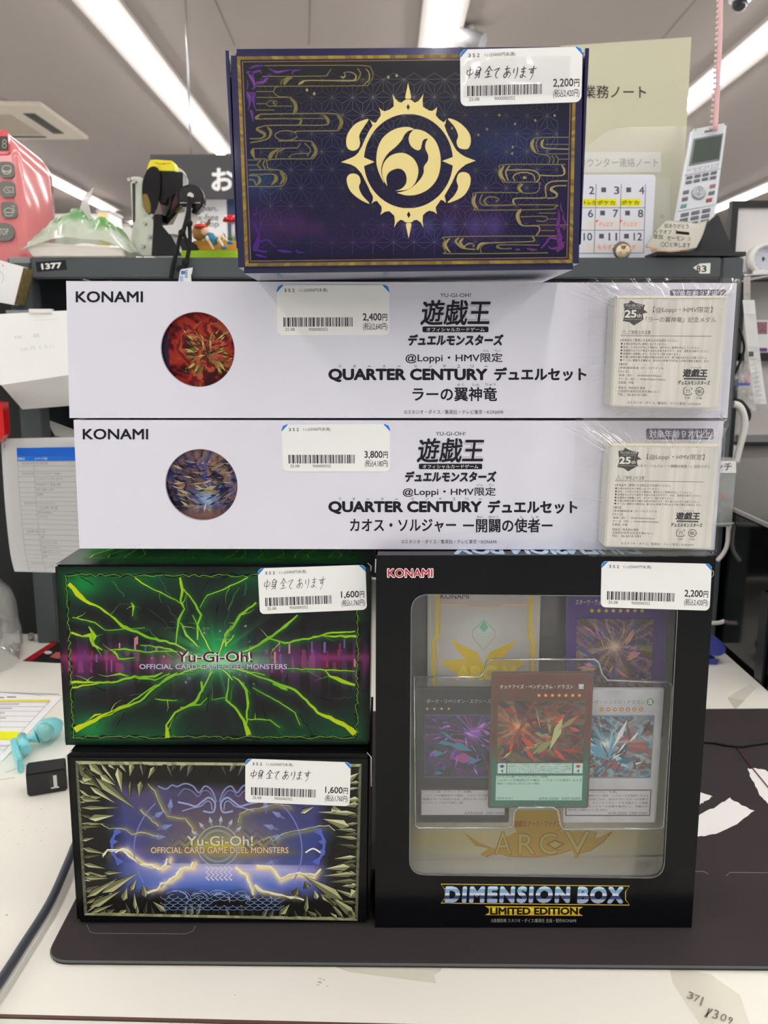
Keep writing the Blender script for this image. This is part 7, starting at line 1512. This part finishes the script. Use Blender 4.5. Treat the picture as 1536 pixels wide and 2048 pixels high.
band(.19, .105, 1, .17, (18, 88, 186), .0006); band(.19, .172, 1, .205, (24, 100, 200), .0006)
for i in range(26): w = .207 + i * .0315; [p.line([(.19 + .08 * k * 1.0, w), (.19 + .08 * (k + 1), w)], .0014, (140, 142, 148), .0006) for k in range(10)] if w < .99 else None
for u_ in (.19, .39): [p.line([(u_, .207 + .039 * k), (u_, .207 + .039 * (k + 1))], .0022, K, .0006) for k in range(20)]
p.text('更新日', .2, .178, .28, .198, (210, 222, 240), .0008); p.text('コンテンツ名称', .4, .178, .56, .198, (210, 222, 240), .0008); p.text('コ', .9, .13, .94, .15, (230, 235, 245), .0008, .02)
for i, t in ((0, '2025年7月'), (2, '2025年7月'), (8, '2025年7月'), (14, '2025年7月'), (21, '2025年7月')): w = .213 + i * .0315; p.text(t, .24, w, .38, w + .015, (150, 152, 158), .0007, 0, res=2)
for i, t, x in ((0, 'おたま乱太郎', .56), (2, 'アイドルマスター SideM', .7), (3, '２人スライリングヒーローズ', .73), (4, 'IDENTITY V 第五人格', .7), (5, '東方 お願いします', .62), (6, '黒執事', .48), (8, 'アイドリッシュセブン', .62), (9, 'うたの☆プリンスさまっ', .66), (10, 'SPY×FAMILY', .58), (11, 'ラブライブ', .52), (14, 'ツキ姫', .46), (15, '原神', .44), (16, 'ゼンレスゾーンゼロ', .6), (17, '文豪ストレイドッグス', .62), (18, '崩壊 スターレイル', .62), (19, '鳴潮', .45), (21, 'ゼンレスゾーンゼロ', .6), (22, 'おたま乱太郎', .56)):
    w = .213 + i * .0315; p.text(t, .405, w, x, w + .015, (150, 152, 158), .0007, 0, res=2)
p.build('table_printing', ink('printing_ink'), ls)
rd = thing('red_object', 'red rounded plastic thing at the left edge below the white paper pocket', 'case', tuple(P(0, 880, YQ - .03))); rd.name = 'red_case'
bm = BM(); L = [P(-30, 800, YQ - .03), P(5, 806, YQ - .03), P(9, 870, YQ - .03), P(-2, 885, YQ - .03), P(-30, 885, YQ - .03)]; prism(bm, [(q.x, q.z) for q in L], YQ - .03, YQ - .015); obj('case', bm, mat('red_plastic', (190, 20, 26), rough=.25, coat=.4), rd)
bm = BM(); tube(bm, [P(4, 880, YQ - .02), P(8, 895, YQ - .02)], .001, 6); tube(bm, [P(-20, 800, YQ - .02), P(-20, 800, YK)], .001, 6); obj('hook', bm, mat('steel'), rd)
bl = thing('dark_partition', 'dark glossy board edge left of the steel shelf unit', 'board', tuple(P(0, 1290, YK + .02)))
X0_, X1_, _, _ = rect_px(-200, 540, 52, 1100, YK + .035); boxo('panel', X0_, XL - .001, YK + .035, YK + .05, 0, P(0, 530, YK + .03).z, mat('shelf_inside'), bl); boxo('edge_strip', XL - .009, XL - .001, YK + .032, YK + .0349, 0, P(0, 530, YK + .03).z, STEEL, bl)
pc_ = thing('loose_paper', 'grey curled paper lying on the inner shelf board behind the paper list', 'paper', tuple(P(120, 880, YK + .04)))
bm = BM(); L = [P(38, 878, YK + .03), P(95, 858, YK + .08), P(175, 872, YK + .08), P(160, 884, YK + .03)]; hexa(bm, L + [q - Vector((0, 0, .001)) for q in L]); obj('sheet', bm, mat('grey_paper', (176, 176, 170), rough=.7), pc_)
bm = BM(); L = [P(92, 838, YK + .05), P(160, 864, YK + .06), P(165, 882, YK + .05), P(110, 872, YK + .04)]; hexa(bm, L + [q + Vector((0, .0006, 0)) for q in L]); obj('curled_sheet', bm, mat('grey_paper'), pc_)
# clear tub
cz = PZ(-62, 1330, 0); tub = thing('clear_tub', 'clear plastic tub standing at the left edge of the counter', 'tub', (cz.x, cz.y, 0)); rT = PZ(41, 1330, 0).x - cz.x
hT = P(0, 1165, cz.y).z
bm = BM(); lathe(bm, [(rT * .88, 0), (rT * .97, .006), (rT, .02), (rT * .99, hT * .4), (rT * .985, hT * .42), (rT * .96, hT * .45), (rT * .94, hT * .7), (rT * .86, hT * .86), (rT * .7, hT * .97), (rT * .6, hT)], (cz.x, cz.y, .0005), n=40)
obj('wall', bm, film('tub_plastic', tint=(.93, .94, .94), gloss=.12, rough=.08, haze=.16, bump=.2, bscale=30, cap=.5), tub)
bm = BM(); r = random.Random(8)
for i in range(9): a = r.uniform(0, 6.28); q = rT * .5 * r.random(); ball(bm, (cz.x + math.cos(a) * q, cz.y + math.sin(a) * q, .02 + r.random() * .03), .018, (1.2, 1, .8), 8)
obj('film_scraps', bm, film('scrap_film', gloss=.15, rough=.2, haze=.35), tub)
X0_, X1_, Z0_, Z1_ = rect_px(-60, 1250, 2, 1285, cz.y - rT - .001); 
# flyer, list and tool on the counter
fl_ = thing('flyer', 'red and black printed flyer lying flat on the counter behind the green box', 'flyer', tuple(PZ(90, 1310)))
flat('sheet', [(46, 1321), (104, 1284), (200, 1290), (190, 1326), (110, 1325)], .0008, mat('flyer_black', (34, 28, 30), rough=.35), fl_, .0006)
p = Print(onZ(.0008)); p.poly([(48, 1321), (103, 1285), (115, 1286), (64, 1322)], (168, 26, 36), .0001); p.poly(circ(96, 1305, 8, 3.4, 14), (214, 206, 200), .0001); p.poly([(100, 1314), (112, 1304), (130, 1306), (130, 1318), (112, 1317)], (176, 92, 88), .0001); p.build('flyer_printing', ink('printing_ink'), fl_)
dl = thing('price_list', 'paper price list with yellow bands lying on the counter at the left', 'paper', tuple(PZ(40, 1450)))
flat('sheet', [(-120, 1377), (124, 1394), (4, 1522), (-330, 1500)], .0008, PAP, dl, .0005)
p = Print(onZ(.0009)); p.line([(-40, 1383), (0, 1384), (118, 1388)], 1.5, (190, 190, 192), .0001)
p.quad(-40, 1399.5, 100, 1403.5, (232, 214, 60), .0001)
for i in range(9):
    y = 1404 + i * 8.2 + i * i * .35; x1 = 98 - (y - 1404) * .93; p.line([(-60, y), (x1, y + 1)], .9, (170, 172, 178), .0001)
    if i < 7: p.quad(-60, y + 3, x1 - 60 - (i % 3) * 6, y + 5.6, (176, 176, 180), .0001)
p.quad(-60, 1463, 38, 1480, (238, 228, 30), .00012)
for i in range(4): p.line([(-60, 1490 + i * 9), (20 - i * 9, 1491 + i * 9)], .9, (170, 172, 178), .0001)
p.line([(98, 1404), (5, 1505)], .8, (150, 150, 156), .0001); p.quad(-10, 1394, 8, 1396.5, (130, 130, 134), .0001); p.quad(14, 1393, 32, 1395.5, (130, 130, 134), .0001); p.build('list_printing', ink('printing_ink'), dl)
TEAL = mat('teal_plastic', (128, 204, 210), rough=.3); tz = lambda x, y, z: PZ(x / 4.552, 1150 + y / 4.552, z)
tl = thing('teal_tool', 'pale turquoise razor shaped plastic tool lying on the counter left of the green box', 'tool', tuple(tz(300, 1500, 0)))
bm = BM(); tube(bm, [tz(545, 1350, .010), tz(500, 1375, .011), tz(430, 1405, .012), tz(370, 1440, .011), tz(330, 1460, .010)], [.004, .0085, .0105, .0095, .007], 14); obj('handle', bm, TEAL, tl)
bm = BM(); tube(bm, [tz(470, 1400, .0135), tz(430, 1420, .0145), tz(380, 1445, .0135), tz(350, 1460, .0125)], [.003, .0085, .0085, .004], 12); obj('clear_bulb', bm, mat('aqua_clear', (120, 180, 178), rough=.1, coat=.5), tl)
bm = BM(); tube(bm, [tz(340, 1465, .010), tz(300, 1480, .009), tz(265, 1490, .009), tz(180, 1530, .009)], [.0068, .0045, .0032, .003], 10); obj('neck', bm, TEAL, tl)
bm = BM(); tube(bm, [tz(200, 1475, .009), tz(235, 1590, .009)], .0045, 10); tube(bm, [tz(180, 1500, .009), tz(200, 1580, .009)], .004, 10); obj('hinge', bm, TEAL, tl)
bm = BM(); a = [tz(90, 1490, .014), tz(140, 1470, .014), tz(205, 1660, .014), tz(155, 1680, .014)]; hexa(bm, a + [q - Vector((0, 0, .0135)) for q in a]); bevel(bm, .0012, 2); obj('head', bm, TEAL, tl)
hub = thing('usb_hub', 'small black box with a white socket beside the bottom box', 'adapter', tuple(PZ(90, 1590, .0004)))
f0 = PZ(55, 1594, .0005); f1 = PZ(135, 1581, .0005); hgt = .0195
up_ = Vector((0, 0, hgt)); b0 = PZ(53, 1526, hgt) - up_; b1 = PZ(133, 1515, hgt) - up_
bm = BM(); b0.z = b1.z = .0005; hexa(bm, [f0 + up_, f1 + up_, f1, f0, b0 + up_, b1 + up_, b1, b0]); bevel(bm, .0012, 2); obj('case', bm, mat('black_satin_plastic', (26, 27, 30), rough=.3), hub)
hm = lambda u, w, l=0: (f0 + up_) * (1 - u) * (1 - w) + (f1 + up_) * u * (1 - w) + f1 * u * w + f0 * (1 - u) * w + Vector((0, -l, 0))
p = Print(hm); p.quad(.57, .18, .78, .80, (60, 56, 54), .0002); p.quad(.67, .22, .76, .76, (206, 206, 206), .0003); p.quad(.60, .74, .80, .80, (210, 210, 208), .0003); p.build('socket', ink('printing_ink'), hub)

# ================================================================== right side things
Yr = 1.15
def panel(nm, lb, x0, y0, x1, y1, Y, m, fr=None, cat='board'):
    t = thing(nm, lb, cat, tuple(P((x0 + x1) / 2, y1, Y))); pbox('panel', x0, y0, x1, y1, Y, .01, m, t)
    if fr:
        X0, X1, Z0, Z1 = rect_px(x0, y0, x1, y1, Y); w = .012
        for a in ((X0 - w, X1 + w, Z1, Z1 + w), (X0 - w, X1 + w, Z0 - w, Z0), (X0 - w, X0, Z0, Z1)): boxo('frame', a[0], a[1], Y - .006, Y + .012, a[2], a[3], fr, t)
    return t
BF = mat('black_frame', (34, 35, 38), rough=.4)
panel('whiteboard', 'black framed whiteboard at the right edge behind the phone', 1470, 416, 1640, 545, Yr, mat('whiteboard_white', (214, 212, 210), rough=.25), BF)
pl = thing('display_stand', 'black and grey display stand with three pale panels at the right edge', 'stand', tuple(P(1500, 1060, Yr + .05)))
for x0, y0, x1, y1, m in ((1478, 560, 1640, 706, mat('panel_grey', (178, 176, 174), rough=.5)), (1478, 722, 1640, 876, mat('panel_grey2', (186, 182, 178), rough=.5)), (1478, 892, 1640, 1060, mat('panel_beige', (158, 150, 144), rough=.5))): pbox('panel', x0, y0, x1, y1, Yr + .05, .01, m, pl)
for y0, y1, m in ((548, 562, BF), (706, 722, BF), (884, 892, BF), (870, 884, mat('steel'))): pbox('rail', 1476, y0, 1640, y1, Yr + .03, .02, m, pl)
pbox('post', 1466, 416, 1478, 1090, Yr + .03, .03, BF, pl); X0, X1, Z0, Z1 = rect_px(1466, 1040, 1640, 1100, Yr + .05); boxo('base', X0, X1, Yr + .03, Yr + .2, -.85, Z1, BF, pl)
ck_ = thing('wall_clock', 'small round white clock on the right edge above the price strips', 'clock', tuple(P(1530, 545, Yr - .05))); cc_ = P(1531, 519, Yr - .02); R_ = P(1562, 519, Yr - .02).x - cc_.x
bm = BM(); lathe(bm, [(0, 0), (R_ * .8, 0), (R_ * .82, -.008), (R_, -.008), (R_, .02), (0, .02)], cc_, 'Y', 32); obj('rim', bm, mat('white_plastic'), ck_)
p = Print(onY(cc_.y - .0005)); p.poly(circ(1531, 519, 24, 24, 28), (196, 198, 210), .0003); p.line([(1531, 519), (1525, 514)], 1.5, (70, 70, 80), .0006); p.text('12', 1527, 498, 1535, 505, (120, 124, 140), .0006); p.quad(1524, 514, 1528, 522, (50, 52, 60), .0006)
for k in range(12): a = k * .5236; p.line([(1531 + 20 * math.cos(a), 519 + 20 * math.sin(a)), (1531 + 23 * math.cos(a), 519 + 23 * math.sin(a))], .8, (110, 112, 124), .0005)
p.build('dial', ink('printing_ink'), ck_)
tray_ = thing('pen_tray', 'grey metal ledge holding the clock and a white eraser under the whiteboard', 'ledge', tuple(P(1500, 555, Yr - .05))); pbox('ledge', 1484, 545, 1640, 553, Yr - .05, .12, mat('grey_metal', (120, 120, 122), rough=.4), tray_); pbox('eraser', 1513, 539, 1536, 550, Yr - .07, .018, mat('white_plastic'), tray_, r=.002)
Yw_ = YK + .06
def ribbon(nm, L, w, m, lb, cat, Y=Yw_):
    """flat strip through pixel points"""
    bm = BM(); S = smooth_pts([(x, y, 0) for x, y in L], 5); a_ = []
    for x, y, _ in S: a_.append((bm.verts.new(P(x - w / 2, y, Y)), bm.verts.new(P(x + w / 2, y, Y + .003))))
    for a, b in zip(a_, a_[1:]): bm.faces.new((a[0], a[1], b[1], b[0])).smooth = True
    bmesh.ops.solidify(bm, geom=list(bm.faces), thickness=.0003); o = obj(nm, bm, m); tag(o, lb, cat); return o
ribbon('paper_strip', [(1494, 548), (1494, 600), (1496, 700), (1492, 800)], 14, mat('strip_grey', (186, 182, 176), rough=.6), 'grey paper strip hanging right of the shelf unit', 'strip', YK + .1)
rs = ribbon('receipt', [(1497, 600), (1505, 680), (1512, 740), (1521, 808)], 24, PAP, 'long white receipt with small print hanging at the right edge', 'receipt', YK + .07)
p = Print(onY(YK + .069)); p.quad(1497, 703, 1507, 713, (90, 92, 96), .0005); [p.line([(1499 + i * 1.6, 720 + i * 9), (1511 + i * 1.6, 718 + i * 9)], 1, (150, 152, 158), .0005) for i in range(9)]; p.build('receipt_printing', ink('printing_ink'), rs)
bm = BM(); q = P(1500, 548, YK + .085); tube(bm, [P(1487, 552, YK + .08), P(1500, 550, YK + .085), P(1560, 548, YK + .09), Vector((P(1560, 548, YK + .09).x, Yr - .05, P(1560, 548, YK + .09).z))], .0015, 6); tag(obj('hanging_rod', bm, mat('steel')), 'thin steel rod holding the paper strips beside the shelf unit', 'rod')
cd_ = thing('pinned_card', 'purple and yellow picture card on the pale display stand', 'card', tuple(P(1525, 705, Yr))); pbox('card', 1511, 640, 1560, 705, Yr + .04, .004, PAP, cd_)
p = Print(onY(Yr + .04)); p.quad(1512, 644, 1534, 668, (150, 110, 120), .001); shards(p, 77, 14, [(120, 70, 130), (190, 150, 60), (170, 60, 90)], 1512, 1534, 644, 668, 7, l=.0012) if 'shards' in globals() else None; p.quad(1514, 696, 1534, 703, (110, 70, 140), .001); p.build('card_printing', ink('printing_ink'), cd_)
def cable(nm, L, r, m, lb, Y, floor_=False):
    bm = BM(); tube(bm, smooth_pts([tuple(P(x, y, Y)) for x, y in L], 5), r, 8); return tag(obj(nm, bm, m), lb, 'cable')
WC = mat('white_cable', (206, 204, 200), rough=.4); YC_ = YK + .01
cable('white_cable', [(1466, 808), (1478, 812), (1486, 825), (1490, 845), (1486, 870), (1478, 900), (1472, 925)], .0042, WC, 'thick white cable curving down beside the clear drawer, with printed marks', YC_)
cable('white_cable', [(1464, 1048), (1466, 1065), (1473, 1090), (1470, 1110), (1461, 1145), (1458, 1180), (1464, 1215), (1460, 1235), (1440, 1245), (1420, 1246)], .0028, WC, 'white cable winding down behind the right side of the window box', YC_ - .02)
cable('white_cable', [(1457, 1050), (1455, 1085), (1448, 1105), (1434, 1122)], .0028, WC, 'short white cable just behind the upper right corner of the window box', YC_ - .02)
cable('black_cable', [(1478, 655), (1486, 680), (1488, 700), (1480, 725), (1470, 748)], .0016, mat('black_rubber', (24, 24, 26), rough=.6), 'thin black cable looping right of the upper long box', YC_ + .02)
cable('black_cable', [(1470, 800), (1484, 806), (1497, 825), (1496, 838), (1488, 842)], .003, mat('black_rubber'), 'black cable bend behind the thick white cable', YC_ + .02)
bgc = thing('clear_pouch', 'small clear plastic pouch with a pink mark hanging right of the shelf unit', 'pouch', tuple(P(1490, 830, YC_ + .03)))
bm = BM(); U, V = np.meshgrid(np.linspace(0, 1, 14), np.linspace(0, 1, 16)); rr2 = np.random.RandomState(5); g = rr2.rand(16, 14) * .008
vv = [[bm.verts.new(P(1466 + 46 * u + 8 * v, 722 + 100 * v, YC_ + .03 + g[int(v * 15)][int(u * 13)])) for u in np.linspace(0, 1, 14)] for v in np.linspace(0, 1, 16)]
for a, b in zip(vv, vv[1:]):
    for i in range(13): bm.faces.new((a[i], a[i + 1], b[i + 1], b[i])).smooth = True
obj('film', bm, film('pouch_film', gloss=.12, rough=.15, haze=.15), bgc); pbox('pink_mark', 1492, 753, 1497, 766, YC_ + .04, .001, mat('hot_pink', (226, 90, 150)), bgc); pbox('blue_zip', 1462, 766, 1500, 771, YC_ + .025, .002, mat('blue_zip', (80, 92, 170)), bgc)
dr = thing('clear_bin', 'small clear plastic drawer with a Japanese letter label, right of the lower long box', 'bin', tuple(P(1450, 1055, YC_ - .03)))
X0, X1, Z0, Z1 = rect_px(1400, 918, 1470, 1054, YC_ - .03); bm = BM(); bx(bm, X0, X1, YC_ - .03, YC_ - .0112, Z0, Z1); bevel(bm, .002, 2); obj('case', bm, film('drawer_plastic', tint=(.86, .9, .9), gloss=.12, rough=.1, haze=.3, edge=.4), dr)
p = Print(onY(YC_ - .031)); p.quad(1400, 922, 1472, 946, (224, 226, 224), .0003); p.text('ンチ', 1430, 926, 1463, 941, (60, 62, 66), .0006, .02); p.text('ム', 1440, 987, 1450, 996, (214, 90, 60), .0006, .02); p.line([(1400, 950), (1468, 950)], 2, (150, 158, 158), .0004); p.line([(1400, 1050), (1468, 1046)], 3, (176, 184, 182), .0004); p.build('drawer_label', ink('printing_ink'), dr)
boxo('back_hook', X1 - .02, X1 - .012, YC_, YC_ + .02, Z1 - .01, Z1 - .004, mat('steel'), dr) if 0 else None
bk_ = thing('black_cabinet', 'glossy black cabinet standing right of the counter', 'cabinet', (.6, .55, -.85)); ztop = .17
bm = BM(); bx(bm, .4125, .9, .40, 1.0, -.85, ztop); bevel(bm, .004, 2); obj('body', bm, mat('piano_black', (12, 12, 14), rough=.12, coat=.3), bk_)
bm = BM(); bx(bm, .4120, .4160, .42, .99, ztop - .002, ztop + .002); obj('edge_trim', bm, mat('pale_trim', (140, 140, 140), rough=.3), bk_)
bm = BM(); bx(bm, .4085, .4115, .40, .418, -.85, .10); obj('corner_post', bm, BF, bk_)
vp = thing('pale_panel', 'pale bluish board standing upright at the right edge beside the counter', 'board', (.43, .37, -.85)); bm = BM(); bx(bm, .4095, .47, .372, .385, -.85, .085); obj('panel', bm, mat('ice_blue', (186, 198, 214), rough=.3), vp); bm = BM(); bx(bm, .4085, .471, .3715, .3855, .085, .088); obj('top_edge', bm, BF, vp)
sp = thing('stapler', 'dark blue stapler end showing right of the window box on the counter', 'stapler', tuple(PZ(1430, 1335)))
BLUE = mat('navy_plastic', (48, 60, 140), rough=.3); sz = lambda x, y, z: PZ(x, y, 0) + Vector((0, 0, z)); b0 = PZ(1425, 1330)
bm = BM(); L = [(1395, 1282), (1430, 1278), (1444, 1284), (1452, 1296), (1451, 1306), (1440, 1312), (1420, 1310), (1395, 1312)]; prism(bm, [(P(x, y, b0.y).x, P(x, y, b0.y).z) for x, y in L], b0.y, b0.y + .02); bevel(bm, .002, 2); obj('upper_arm', bm, BLUE, sp)
bm = BM(); L = [(1395, 1318), (1430, 1318), (1437, 1322), (1434, 1329), (1395, 1331)]; prism(bm, [(P(x, y, b0.y).x, max(.0004, P(x, y, b0.y).z)) for x, y in L], b0.y, b0.y + .02); obj('base', bm, BLUE, sp)
bm = BM(); tube(bm, [P(1405, 1306, b0.y + .01), P(1408, 1322, b0.y + .01)], .005, 8); tube(bm, [P(1433, 1306, b0.y + .004), P(1430, 1322, b0.y + .004)], .0018, 8); obj('hinge', bm, mat('steel'), sp)
